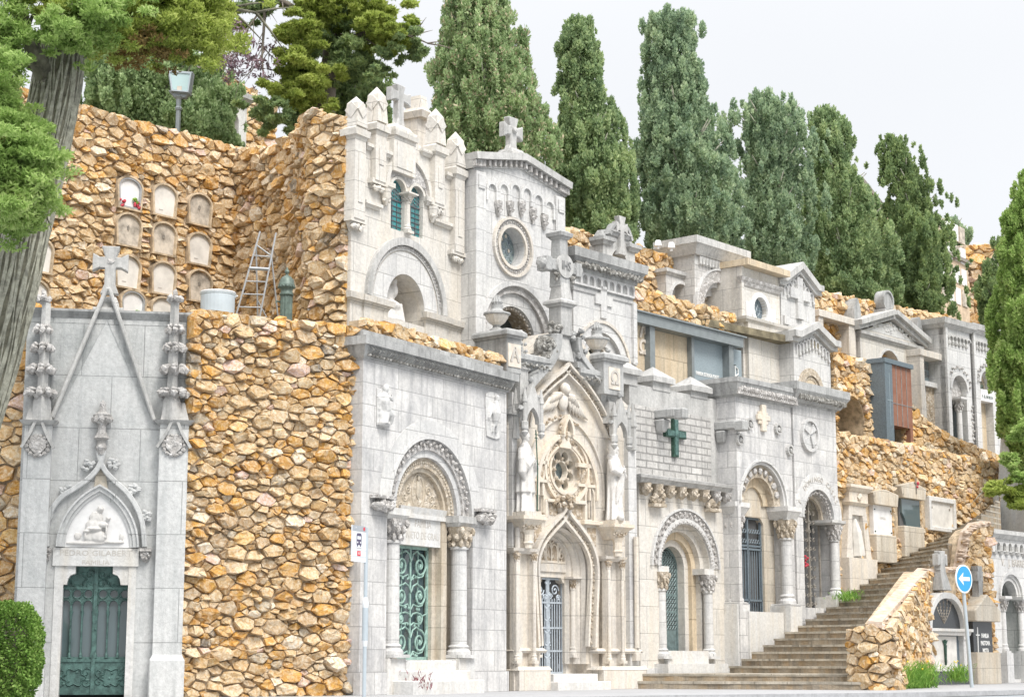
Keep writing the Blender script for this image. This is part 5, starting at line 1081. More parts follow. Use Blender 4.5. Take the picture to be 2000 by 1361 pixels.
    for s, y in ((-1, 684), (1, 692), (-1, 650), (1, 652)):
        m = M(); b = c+s*(.52 if y > 670 else .36); zz = z(y)
        if y > 670: m.box(b-.2, b+.2, zz-.26, zz-.12, -.3, w+.05); m.lathe(b, -.05, [(.24, zz-.12), (.26, zz+.05), (.2, zz+.22), (.08, zz+.28)], 10)
        for k in range(16): m.lump((b+RND.uniform(-.18, .18), zz+RND.uniform(-.1, .16), w+RND.uniform(-.1, .05)), .065, .35)
        T.part(m, 'crocket', 'carved_dark' if s < 0 else 'weathered')
    C = Thing(F, 'stone_cross', 'weathered stone cross with round monogram disc and leafy tips on the cream gothic tomb', 'cross', (c, z(545), 0)); zc = v(1107, 520, w)
    m = M(); m.frus(c-.15, c+.15, z(560), zc+.75, -.2, .1, .02, -.02, 1); m.cornice(c-.14, c+.14, zc+.62, -.2, .1, [(.06, 0, .05), (.1, .07, .09), (.05, .05, .0)], 1)
    for s in (-1, 1):
        m.frus(*sorted((c+s*.1, c+s*.45)), zc-.12, zc+.13, -.18, .08, 0, 0); q_ = c+s*.5;
        a_, b_ = sorted((c+s*.42, c+s*.62)); m.frus(a_, b_, zc-.16, zc+.16, -.2, .1, 0, 0); m.lump((c+s*.62, zc, -.05), (.1, .14, .15), .12, 2); m.lump((c+s*.42, zc, -.05), (.05, .15, .16), .1, 2)
    C.part(m, 'shaft_and_arms', 'weathered', bevel=.02)
    m = M(); m.slab(arc(c, zc, .27, 0, 360, 24)[:-1], .06, .14); C.part(m, 'disc', 'weathered_light'); C.text('IHS', c, zc, .14, .3, 'text_grey', sx=.75, ext=.02, name='monogram')
    m = M()
    for s in (-1, 1):
        for k in range(5): m.lump((c+s*(.2+.03*k), zc-.22-.04*k*(k % 2), .1), .05, .3)
    C.part(m, 'leaf_scrolls', 'carved_dark')
    # buttresses: left and right, with pedestals, niches, canopies
    for side, x0, x1, ped, sy in ((0, 1004, 1044, (1003, 1050, 1004), 840), (1, 1184, 1216, (1178, 1222, 1020), 866)):
        w = .22; a, b = u(x0, 1150, w), u(x1, 1150, w); zt = v(x0, ped[2]+70, w)
        m = M(); m.box(a, b, .0, zt, -.05, w-.12); m.box(a, a+.09, .0, zt, -.05, w); m.box(b-.09, b, .0, zt, -.05, w); m.cornice(a-.02, b+.02, zt-.06, 0, w, [(.05, 0, .04), (.06, .06, .08)]); T.part(m, 'buttress', 'cream_pale')
        for k in (0, 1): column(T, (a+.05, b-.05)[k], w+.03, .62, zt-.05, .045, 'cream_pale', 'carved_cream', cap=.16, base=.12, aba=0, name='colonnette')
        m = M(); cc = (a+b)/2; m.lathe(cc, w+.1, [(.09, zt+.05), (.09, zt+.12), (.12, zt+.16), (.1, zt+.2), (.1, v(x0, ped[2]+34, w)-.05), (.14, v(x0, ped[2]+30, w))], 12, .08); T.part(m, 'pedestal_stem', 'cream')
        p0 = cc-.31; p1 = cc+.31; pv = v(ped[0], ped[2], w+.25); m = M(); m.frus(p0+.05, p1-.05, pv-.33, pv-.12, -.02, w+.22, -.12, .02); m.cornice(p0, p1, pv-.12, -.02, w+.25, [(.05, 0, .05), (.07, .06, .06)]); T.part(m, 'pedestal', 'cream'); m = M(); m.carve([(p0+.05, pv-.22), (p1-.05, pv-.22)], w+.2, .055, .09); T.part(m, 'pedestal_frieze', 'carved_tan')
        m = M(); m.box(p0+.05, p1-.05, pv, pv+.09, w-.2, w+.25); m.slab([(cc-.3, pv)]+[(cc-.3, pv+1.9)]+arc(cc, pv+1.9, .3, n=8)[1:-1]+[(cc+.3, pv+1.9), (cc+.3, pv)], -.04, .012); T.part(m, 'niche', 'cream_pale'); 
        robed(F, cc, pv+.09, w+.02, 1.72, 'saint_statue', 'white stone cleric in surplice holding a thin bronze staff, on the left pedestal' if not side else 'white stone veiled figure with a skull at the feet, on the right pedestal', 'cleric' if not side else 'veiled', face=.35)
        # canopy
        zc = pv+1.78; 
        for s in (-1, 1):
            for ww in ((w+.25, -.0) if s > 0 else (w+.25,)):
                m = M(); m.lathe(cc+s*.27, ww, [(.015, zc-.12), (.06, zc-.06), (.085, zc-.02), (.06, zc+.02), (.085, zc+.06), (.085, zc+.2), (.05, zc+.22), (.05, zc+.62), (.07, zc+.64), (.015, zc+.95)], 10); T.part(m, 'canopy_pendant', 'weathered_light')
        for s, (aa, bb) in enumerate(((cc-.3, cc+.3),)):
            m = M(); m.slab([(aa, zc+.2), (aa, zc+.45), (cc, zc+1.1), (bb, zc+.45), (bb, zc+.2)]+[(x, y) for x, y in reversed(pointed(cc, zc+.2, .2, .34, 6))], w+.14, w+.26); T.part(m, 'canopy_gable', 'weathered_light')
        m = M(); m.frus(cc-.26, cc+.26, zc+.5, zc+.62, -.02, w+.2, 0, 0); m.box(cc-.2, cc+.2, zc+.55, zc+1.0, -.02, w+.06); T.part(m, 'canopy_body', 'weathered_light')
        m = M(); m.frus(cc-.13, cc+.13, zc+.95, zc+1.35, -.02, w, 0, 0); m.cornice(cc-.13, cc+.13, zc+1.35, -.02, w, [(.05, 0, .05), (.04, .05, .0)], 1); m.frus(cc-.11, cc+.11, zc+1.44, zc+2.2, .0, w-.02, 0, -.09, 1); T.part(m, 'canopy_spire', 'weathered_light')
        m = M()
        for k in range(5):
            for s in (-1, 1): m.lump((cc+s*(.12-.018*k), zc+1.5+.15*k, w-.02), .045, .3)
        m.lump((cc, zc+2.22, .1), (.08, .07, .08))
        for s in (-1, 1): m.lump((cc+s*.3, zc+.5, w+.2), (.1, .07, .09), .3); m.lump((cc+s*.22, zc+.78, w+.2), .06, .3)
        m.lump((cc, zc+1.14, w+.2), (.07, .09, .07), .3); T.part(m, 'canopy_leaves', 'weathered')
    # outer corner strips and plinth
    for a, b in ((uL, uL+.16), (uR-.3, uR)):
        m = M(); m.box(a, b, 0, sh-.7, -.3, .12); T.part(m, 'corner_strip', 'pale_grey')
        m = M(); m.tube([((a+b)/2, .9, .2), ((a+b)/2, 3.4, .2)], .06, 8); m.cornice((a+b)/2-.07, (a+b)/2+.07, .62, .05, .22, [(.16, .03, .03), (.12, .03, -.02)]); T.part(m, 'corner_shaft', 'cream_pale')
        m = M(); vv = v(1225, 880) if a > 1 else v(1015, 860); m.lathe((a+b)/2, .15, [(.09, vv), (.07, vv+.5), (.1, vv+.55), (.02, vv+1.1)], 6); T.part(m, 'corner_pinnacle', 'weathered_light')
    for a, b in ((uL-.02, dcu-aw-.02), (dcu+aw+.02, uR+.02)): m = M(); m.box(a, b, -.1, .42, -.3, .34); m.frus(a, b, .42, .5, -.1, .3, .05, 0); m.cornice(a+.0, b-.0, .78, -.05, .16, [(.05, .02, .05), (.06, .05, -.02)]); T.part(m, 'plinth', 'cream_pale')
    for k, h in enumerate((.34, .18)): m = M(); m.box(dcu-.75-.15*k, dcu+.75+.15*k, -.1, h, -.7, .3+.25*k); T.part(m, 'step', 'lintel_white', bevel=.012)
gothic_cream()
# ================================================================== BATTLEMENTED TOMB WITH THE GREEN CROSS
def battlement():
    F = F3; q = lambda x, y, w=0: F.p(x, y, w); u = lambda x, y=1100, w=0: q(x, y, w)[0]; v = lambda x, y, w=0: q(x, y, w)[1]
    T = Thing(F, 'battlemented_tomb', 'grey battlemented tomb with bronze cross, gargoyle beams and corbelled ledge over an arched door', 'tomb', (u(1335, 1320), 0, 0))
    uL, uR = u(1249, 1100), u(1417, 1100); vt = v(1245, 748); vl = v(1240, 942)
    uc = u(1338, 1105); R = (u(1386, 1112)-u(1289, 1100))/2; vs = v(1338, 1108); vb = v(1300, 1270)
    hole = [(uc-R, vb)]+arc(uc, vs, R, n=22)+[(uc+R, vb)]
    m = M(); m.slab([(uL, -.1), (uL, vl+.1), (uR, vl+.1), (uR, -.1)], -.9, 0, [hole]); T.part(m, 'lower_wall', 'warm_white')
    m = M(); m.box(u(1238, 850), uR, vl+.05, vt, -.9, -.12); T.part(m, 'upper_wall', 'weathered_light')
    m = M(); m.box(uL+.0, u(1394, 850), v(1250, 925), v(1250, 790), -.5, -.09); T.part(m, 'rough_stone_panel', 'rough_ashlar')
    for x0, x1, y in ((1262, 1336, 745), (1337, 1408, 763), (1205, 1262, 728)):
        w = 0; c = u((x0+x1)/2, y); hw = .36; t = v((x0+x1)/2, y+2); m = M(); m.box(c-hw, c+hw, vt-.05, t, -.62, -.1); T.part(m, 'merlon', 'weathered_light')
        m = M(); m.box(c-hw-.09, c+hw+.09, t, t+.13, -.71, -.01); m.add([(c-hw-.09, t+.13, -.71), (c+hw+.09, t+.13, -.71), (c+hw+.09, t+.13, -.01), (c-hw-.09, t+.13, -.01), (c, t+.42, -.36)], [(0, 1, 4), (1, 2, 4), (2, 3, 4), (3, 0, 4)]); T.part(m, 'merlon_cap', 'weathered_light')
    m = M(); m.cornice(uL, uR, vl, -.4, .0, [(.1, .22, .28), (.07, .32, .34), (.05, .3, .1)]); T.part(m, 'ledge', 'weathered_light')
    for k in range(8):
        c = uL+.1+(uR-uL-.2)*k/7; m = M(); m.frus(c-.1, c+.1, vl-.26, vl, -.05, .1, -.05, .12*0+.0); m.lathe(c, .14, [(.03, vl-.3), (.1, vl-.22), (.12, vl-.1), (.14, vl)], 9)
        for j in range(4): m.lump((c+.07*math.cos(j*1.6), vl-.15+.05*math.sin(j*1.6), .24), .045)
        T.part(m, 'corbel', 'carved_tan' if k < 6 else 'carved_white')
    # bronze cross
    a, b = q(1321, 850); m = M(); t = .1; m.slab([(a-t, b-.52), (a-t, b-.06), (a-.42, b-.06), (a-.42, b+.13), (a-t, b+.13), (a-t, b+.44), (a+t, b+.44), (a+t, b+.13), (a+.42, b+.13), (a+.42, b-.06), (a+t, b-.06), (a+t, b-.52)], -.1, .0); cr = T.part(m, 'bronze_cross', 'bronze')
    m = M(); m.box(a-t+.03, a+t-.03, b-.48, b+.40, 0, .02); m.box(a-.38, a+.38, b-.03, b+.1, 0, .018); m.lump((a, b+.03, .02), (.09, .09, .03), .1); T.part(m, 'cross_ribs', 'green_metal', cr)
    # gargoyle beams: stick out towards the viewer, long carved blocks
    for x, y in ((1290, 810), (1408, 833)):
        a, b = q(x, y, 0); m = M(); m.frus(a-.13, a+.13, b-.1, b+.12, -.3, .5, 0, 0); m.frus(a-.1, a+.1, b-.16, b+.1, .45, .72, .02, .02); m.frus(a-.1, a+.1, b-.42, b-.12, -.1, .15, -.02, .05); T.part(m, 'gargoyle', 'weathered', bevel=.03)
    for x, y, k in ((1284, 975, 0), (1392, 985, 1)):
        a, b = q(x, y, .1); m = M(); m.box(a-.24, a+.24, b-.18, b-.1, 0, .2)
        for j in range(7): m.lump((a-.2+.065*j, b+RND.uniform(-.06, .06), .1), (.07, .09, .09), .2)
        m.lump((a+.15, b+.08, .16), (.08, .08, .08)); m.lump((a-.12, b+.05, .14), (.09, .1, .08)); T.part(m, 'beast_relief', 'carved_tan')
    # arch
    m = M(); m.band(arc(uc, vs, R+.02, n=30), .0, .12, -.02, .06); m.band(arc(uc, vs, R+.34, n=30), 0, .05, -.02, .07); T.part(m, 'arch_moulding', 'pale_grey')
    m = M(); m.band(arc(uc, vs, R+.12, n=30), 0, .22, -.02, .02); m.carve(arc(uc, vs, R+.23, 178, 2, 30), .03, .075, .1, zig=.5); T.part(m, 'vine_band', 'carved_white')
    m = M(); m.carve(arc(uc, vs, R+.05, 178, 2, 30), .05, .055, .08, zig=.2); T.part(m, 'rope_band', 'carved_white')
    rings(T, uc, vs, vb, [(R, R-.16, -.16), (R-.16, R-.34, -.3), (R-.34, R-.5, -.4)], .9, ['warm_white', 'tan_block', 'warm_white'], n=24)
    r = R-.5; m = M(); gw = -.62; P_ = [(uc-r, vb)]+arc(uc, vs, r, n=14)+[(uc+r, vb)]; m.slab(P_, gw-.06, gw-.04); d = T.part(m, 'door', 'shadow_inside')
    m = M(); m.band(P_, -.05, .0, gw-.03, gw+.02); m.box(uc-.025-.12, uc+.025-.12, vb, vs+r*.95, gw-.03, gw+.03); m.box(uc-r, uc+r, vb, vb+.5, gw-.03, gw); m.box(uc-r, uc+r, vb+.9, vb+.96, gw-.02, gw+.01); m.box(uc-r, uc+r, vb+1.3, vb+1.36, gw-.02, gw+.01); T.part(m, 'door_frame', 'teal_grey', d)
    m = M(); zz = vb+.55
    while zz < vs+r*.9:
        hw = r if zz < vs else math.sqrt(max(0, r*r-(zz-vs)**2)); x = uc-hw+.07
        while x < uc+hw-.03: m.tube([(x+.045*math.cos(g), zz+.045*math.sin(g), gw) for g in [k*math.pi/3 for k in range(6)]], .014, 4, True); x += .105
        zz += .105
    T.part(m, 'door_scrolls', 'teal_grey', d); m = M(); m.box(uc-.18, uc-.08, vb+.62, vb+.78, gw, gw+.06); m.box(uc+.0, uc+.14, vs-.45, vs-.05, gw, gw+.02); T.part(m, 'lock', 'text_brown', d)
    for s in (-1, 1):
        column(T, uc+s*(R-.06), -.02, v(1360, 1285)+.05, vs-.14, .12, 'pale_grey', 'carved_tan' if s < 0 else 'carved_white', cap=.42, base=.18, aba=0)
        m = M(); a, b = sorted((uc+s*(R-.3), uc+s*(R+.1))); m.box(a, b, vs-.14, vs, -.3, .06 if s > 0 else .05); T.part(m, 'impost', 'lintel_white')
    m = M(); m.box(uc-.9, uc+.75, -.1, vb, -.6, .12); T.part(m, 'sill', 'lintel_white'); m = M(); m.box(uc-1.3, uc+1.15, -.1, vb-.3, -.6, .4); T.part(m, 'step', 'lintel_white'); m = M(); m.box(uL-.03, uR+.03, -.1, .45, -.3, .1); T.part(m, 'plinth', 'pale_grey')
    m = M(); m.box(u(1236, 1100), uL-.002, -.1, vl, -.8, -.15); T.part(m, 'side_pier', 'weathered_light')
battlement()
# ================================================================== TWO ARCHED TOMBS BESIDE THE STAIRS
def twin_arches():
    F = F8; q = lambda x, y, w=0: F.p(x, y, w); u = lambda x, y=1100, w=0: q(x, y, w)[0]; v = lambda x, y, w=0: q(x, y, w)[1]
    T = Thing(F, 'arched_tomb', 'grey-white tomb with dark iron door, cube capital column and small orange cross relief', 'tomb', (u(1490, 1200), 0, 0))
    uL, uR = u(1441, 1000), u(1547, 900); vt = v(1440, 775); uc = u(1491, 985); R = (u(1541, 990)-u(1444, 985))/2-.12; vs = v(1491, 985)
    vb = v(1460, 1195, -.4); vg = v(1530, 1212)
    hole = [(uc-R, vb)]+arc(uc, vs, R, n=22)+[(uc+R, vb)]
    m = M(); m.slab([(uL, -.1), (uL, vt), (uR, vt), (uR, -.1)], -1.2, 0, [hole]); T.part(m, 'wall', 'white_ashlar')
    m = M(); z = m.cornice(uL, uR, vt, -1.2, 0, [(.05, .02, .04), (.3, .1, .2), (.12, .22, .22)]); T.part(m, 'cornice', 'weathered')
    m = M(); m.box(uL-.1, uR+.12, vt+.06, vt+.33, .1, .16)
    for k in range(26): a = uL+(uR-uL)*(k+.5)/26; m.lump((a, vt+.2, .16), (.05, .09, .06), .2); m.lump((a+.05, vt+.1, .14), (.05, .04, .04), .2)
    T.part(m, 'leaf_frieze', 'carved_white')
    rings(T, uc, vs, None, [(R, R-.05, .0), (R-.05, R-.36, -.12), (R-.36, R-.6, -.3), (R-.6, R-.7, -.45)], .9, ['pale_grey', 'carved_tan', 'tan_block', 'ochre_stain'], n=24)
    m = M(); m.band(arc(uc, vs, R+.02, n=26), 0, .05, -.02, .05); T.part(m, 'arch_moulding', 'pale_grey')
    for k in range(9):
        g = rad(20+k*17); m = M(); m.lump((uc+(R-.2)*math.cos(g), vs+(R-.2)*math.sin(g), -.1), (.1, .1, .07), .2); T.part(m, 'carved_bird', 'carved_white')
    dw = .55; dt = v(1480, 1012, -.45); m = M(); m.slab([(uc-R, vb), (uc-R, vs+R*.8), (uc+R, vs+R*.8), (uc+R, vb), (uc+dw, vb), (uc+dw, dt-.15), (uc+dw-.15, dt), (uc-dw-.4, dt), (uc-dw-.4, vb)], -1.0, -.36); T.part(m, 'door_wall', 'ochre_stain')
    gw = -.45; m = M(); m.slab([(uc-dw-.3, vb-.3), (uc-dw-.3, dt), (uc+dw, dt), (uc+dw, vb-.3)], gw-.1, gw-.08); d = T.part(m, 'door', 'shadow_inside'); m = M()
    for x in (uc-dw-.28, uc-.1, uc+dw-.02): m.box(x-.03, x+.03, vb-.3, dt, gw-.03, gw+.03)
    for z in (vb-.25, vb+.3, dt-.8, dt-.72, dt-.03): m.box(uc-dw-.3, uc+dw, z-.025, z+.025, gw-.02, gw+.03)
    k = 0; x = uc-dw-.2
    while x < uc+dw-.04: m.tube([(x, vb-.2, gw), (x, dt-.8, gw)], .016, 4); m.tube([(x+.05*math.cos(g), dt-.6+.05*math.sin(g), gw) for g in [i*math.pi/4 for i in range(8)]], .014, 4, True); m.tube([(x+.05*math.cos(g), dt-.35+.05*math.sin(g), gw) for g in [i*math.pi/4 for i in range(8)]], .014, 4, True); x += .11
    T.part(m, 'door_bars', 'slate', d)
    for s, cm in ((-1, 'carved_white'), (1, 'carved_tan')):
        w = .0 if s > 0 else -.28; c = uc+s*(R-.02)+(.06 if s < 0 else 0); column(T, c, w, vg+.42, vs-.32, .15, 'pale_grey', cm, cap=.5, base=.25, aba=0, parent=None)
        m = M(); m.frus(c-.22, c+.22, vs-.82*0-.34, vs-.32, w-.2, w+.2, 0, 0); m.cornice(c-.2, c+.27, vs-.32, -.5, w+.16, [(.2, .0, .1), (.12, .11, .11)]); T.part(m, 'impost', 'pale_grey')
        m = M(); m.box(c-.26, c+.3, -.1, vg+.38, -.5, w+.24); m.box(c-.22, c+.25, vg+.38, vg+.43, -.4, w+.2); T.part(m, 'column_pedestal', 'lintel_white')
    m = M(); m.box(uc-R+.2, uc+R-.3, -.1, vb, -.9, .05); T.part(m, 'sill', 'lintel_white')
    a, b = q(1488, 820); m = M(); m.box(a-.22, a+.22, b-.12, b+.2, 0, .06); m.box(a-.1, a+.1, b-.3, b+.38, 0, .09); m.box(a-.3, a+.3, b-.02, b+.12, 0, .08); T.part(m, 'cross_relief', 'cream', bevel=.015)
    for x, y in ((1461, 828), (1517, 838), (1442, 858), (1540, 879)):
        a, b = q(x, y); m = M(); m.band(arc(a, b, .1, 300, -40, 12), 0, .05, 0, .08); m.lump((a, b-.02, .07), (.06, .07, .05), .3); T.part(m, 'boss', 'weathered_light')
    # second tomb
    T = Thing(F, 'arched_tomb', 'white tomb with round wheel-cross disc and letters carved round its doorway arch, at the stairs', 'tomb', (u(1590, 1190), 1.2, 0))
    uL, uR = u(1549, 900), u(1634, 950); vt = v(1549, 787, .1); uc = u(1597, 1010); R = .80; vs = v(1596, 1013); vb = v(1570, 1187, -.3); hole = [(uc-R, vb)]+arc(uc, vs, R, n=22)+[(uc+R, vb)]
    m = M(); m.slab([(uL, .6), (uL, vt), (uR, vt), (uR, .6)], -1.0, .03, [hole]); T.part(m, 'wall', 'white_ashlar')
    m = M(); z = m.cornice(uL+.02, uR, vt, -1.2, .03, [(.05, .02, .04), (.3, .1, .3), (.2, .3, .3)]); T.part(m, 'cornice', 'weathered'); m = M()
    for k in range(24): a = uL+(uR-uL+.2)*(k+.5)/24; m.lump((a, vt+.2, .25), (.06, .1, .07), .3)
    T.part(m, 'leaf_frieze', 'carved_dark')
    m = M(); m.band(arc(uc, vs, R+.06, n=26), 0, .34, 0, .045); T.part(m, 'lettered_arch', 'pale_grey'); s_ = 'F. DOMINGO CASAS'
    for i, ch in enumerate(s_):
        if ch != ' ': g = 158-i*8.6; T.text(ch, uc+(R+.23)*math.cos(rad(g)), vs+(R+.23)*math.sin(rad(g)), .045, .2, 'letter_stone', rot=rad(g-90), ext=.012)
    rings(T, uc, vs, None, [(R+.07, R-.03, .06), (R, R-.16, -.05), (R-.16, R-.24, -.2)], .8, ['pale_grey', 'carved_white', 'ochre_stain'], n=24)
    m = M(); m.carve(arc(uc, vs, R-.11, 178, 2, 26), -.02, .07, .09, zig=.15); T.part(m, 'leaf_band', 'carved_white')
    r = R-.22; m = M(); gw = -.3; P_ = [(uc-r, vb)]+arc(uc, vs, r, n=14)+[(uc+r, vb)]; m.slab(P_, gw-.25, gw-.23); d = T.part(m, 'gate', 'shadow_inside'); m = M(); m.band(P_, -.05, 0, gw-.02, gw+.02); m.box(uc-.03, uc+.03, vb, vs+r, gw-.02, gw+.03)
    for k in (0, 2):
        for s in (-1, 1):
            for z in range(13):
                zz = vb+.1+.24*z; xx = uc+s*(.1+.09*k)
                if zz < vs+math.sqrt(max(0, r*r-(xx-uc)**2))-.05 and k % 2 == 0: m.tube(spiral(xx, zz, .07, 1.1, z, s, gw, 9), .014, 4)
    T.part(m, 'gate_scrolls', 'text_brown', d); m = M(); rn = random.Random(4)
    for k in range(11): m.lump((uc-.25+rn.uniform(-.1, .08), vb+1.2+rn.uniform(-.15, .15), gw+.08), .038, .3)
    B = Thing(F, 'flower_bunch', 'small bunch of pink and red flowers tied to the gate of the wheel-cross tomb', 'flowers', (uc-.25, vb+1.1, gw+.08), single=True); B.part(m, 'flower_bunch', ['red_flower'])
    for s in (1,):
        c = uc+s*(R-.02); column(T, c, .02, v(1620, 1162), vs-.12, .12, 'pale_grey', 'carved_white', cap=.42, base=.2, aba=0); m = M(); m.cornice(c-.35, c+.28, vs-.12, -.5, .16, [(.05, 0, .04), (.07, .05, .05)]); T.part(m, 'impost', 'weathered_light'); m = M(); m.box(c-.35, c+.28, .8, v(1620, 1162)-.04, -.4, .22); T.part(m, 'column_pedestal', 'lintel_white')
    a, b = q(1580, 850, .05); m = M(); m.band(arc(a, b, .37, 360, 0, 30)[:-1], 0, .07, .02, .12, True); m.slab(arc(a, b, .37, 0, 360, 30)[:-1], .02, .05)
    for k in range(4): g = math.pi/4+k*math.pi/2; m.slab([(a+.03*math.cos(g), b+.03*math.sin(g)), (a+.36*math.cos(g-.33), b+.36*math.sin(g-.33)), (a+.36*math.cos(g+.33), b+.36*math.sin(g+.33))], .05, .1)
    T.part(m, 'wheel_cross', 'pale_grey')
twin_arches()
# ================================================================== UPPER TIERS
FW7 = Frame(1105, 45.6, 4000); F9 = Frame(1240, 45.0, 3975)
def slate_frame():
    F = F9; q = lambda x, y, w=0: F.p(x, y, w); u = lambda x, y=690, w=0: q(x, y, w)[0]; v = lambda x, y, w=0: q(x, y, w)[1]
    T = Thing(F, 'modern_tomb', 'modern tomb with a long blue-grey metal frame around tan slabs and slate doors', 'tomb', (u(1340), 6.8, 0))
    z0 = 6.7; bt = v(1240, 607, .3)-.0; a = u(1240, 620, .3); b = u(1452, 670, .3); m = M(); m.box(a, b, bt-.27, bt, -.5, .3); m.box(a-.02, b+.1, bt, bt+.04, -.5, .36); T.part(m, 'beam', 'frame_metal')
    for x0, x1 in ((1270, 1284), (1424, 1428)): m = M(); c = u(x0, 690, .2); m.box(c, c+.22, z0, bt-.27, -.3, .2); T.part(m, 'post', 'frame_metal')
    m = M(); m.box(u(1345, 690), u(1345, 690)+.12, z0, bt-.27, -.3, .1); T.part(m, 'post', 'frame_metal')
    m = M(); m.box(u(1236), u(1270)+.1, z0, bt-.27, -.6, .02); T.part(m, 'alpha_panel', 'tan_block'); m = M(); m.box(u(1282), u(1345), z0, bt-.27, -.6, -.05); T.part(m, 'stone_panel', 'tan_block')
    T.text('\u0391', u(1254, 648), v(1254, 648), .02, .52, 'cream_plaque', ext=.04, bold=.015); T.text('\u03a9', u(1254, 680), v(1254, 680), .02, .5, 'cream_plaque', ext=.04, bold=.015)
    m = M(); m.box(u(1349), u(1412), z0, bt-.27, -.6, -.02); T.part(m, 'slate_slab', 'slate_light'); m = M(); m.box(u(1412), u(1424)+.05, z0, bt-.27, -.6, -.1); T.part(m, 'slate_reveal', 'slate'); m = M(); m.box(u(1430), u(1449), z0, bt-.27, -.6, -.02); T.part(m, 'slate_slab', 'slate_light')
    T.text('FAMILIA ESTRUGA PUGET', u(1383, 733), v(1383, 733), -.02, .135, 'text_light', sx=.72, ext=.01, bold=.004)
    m = M(); c, z = q(1436, 735); m.tube([(c, z-.28, 0), (c, z+.3, 0)], .022, 5); m.tube([(c, z+.28, 0), (c+.14, z+.22, 0), (c+.15, z+.08, 0), (c, z, 0)], .022, 5); m.tube([(c, z-.26, 0), (c-.12, z-.24, 0), (c-.16, z-.14, 0)], .022, 5); m.lump((c+.18, z-.25, 0), .03); T.part(m, 'monogram', 'text_light')
    m = M(); c = u(1420, 710, .0); m.tube([(c, v(1420, 712), .05), (c+.25, v(1420, 712), .12)], .015, 5); T.part(m, 'hook', 'dark_iron')
slate_frame()
def tomb_box(F, name, label, x0, x1, y, base, mat, w=0, thick=.8, crn=None, cmat='weathered_light', mats=None, holes=None, yr=None):
    """upright slab body between two pixel columns with a cornice"""
    u0, u1 = F.p(x0, yr or y+40, w)[0], F.p(x1, yr or y+40, w)[0]; vt = F.p(x0, y, w)[1]; T = Thing(F, name, label, 'tomb', ((u0+u1)/2, base, w))
    m = M(); m.slab([(u0, base-.2), (u0, vt), (u1, vt), (u1, base-.2)], w-thick, w, holes(u0, u1, vt) if holes else []); T.part(m, 'wall', mat)
    z = vt
    if crn: m = M(); z = m.cornice(u0, u1, vt, w-thick, w, crn); T.part(m, 'cornice', cmat)
    return T, u0, u1, vt, z
def niche(T, F, x, ytop, ysp, w, r, base, mats=('pale_grey', 'carved_white'), depth=.5, back='tan_block', outer=.0):
    pass
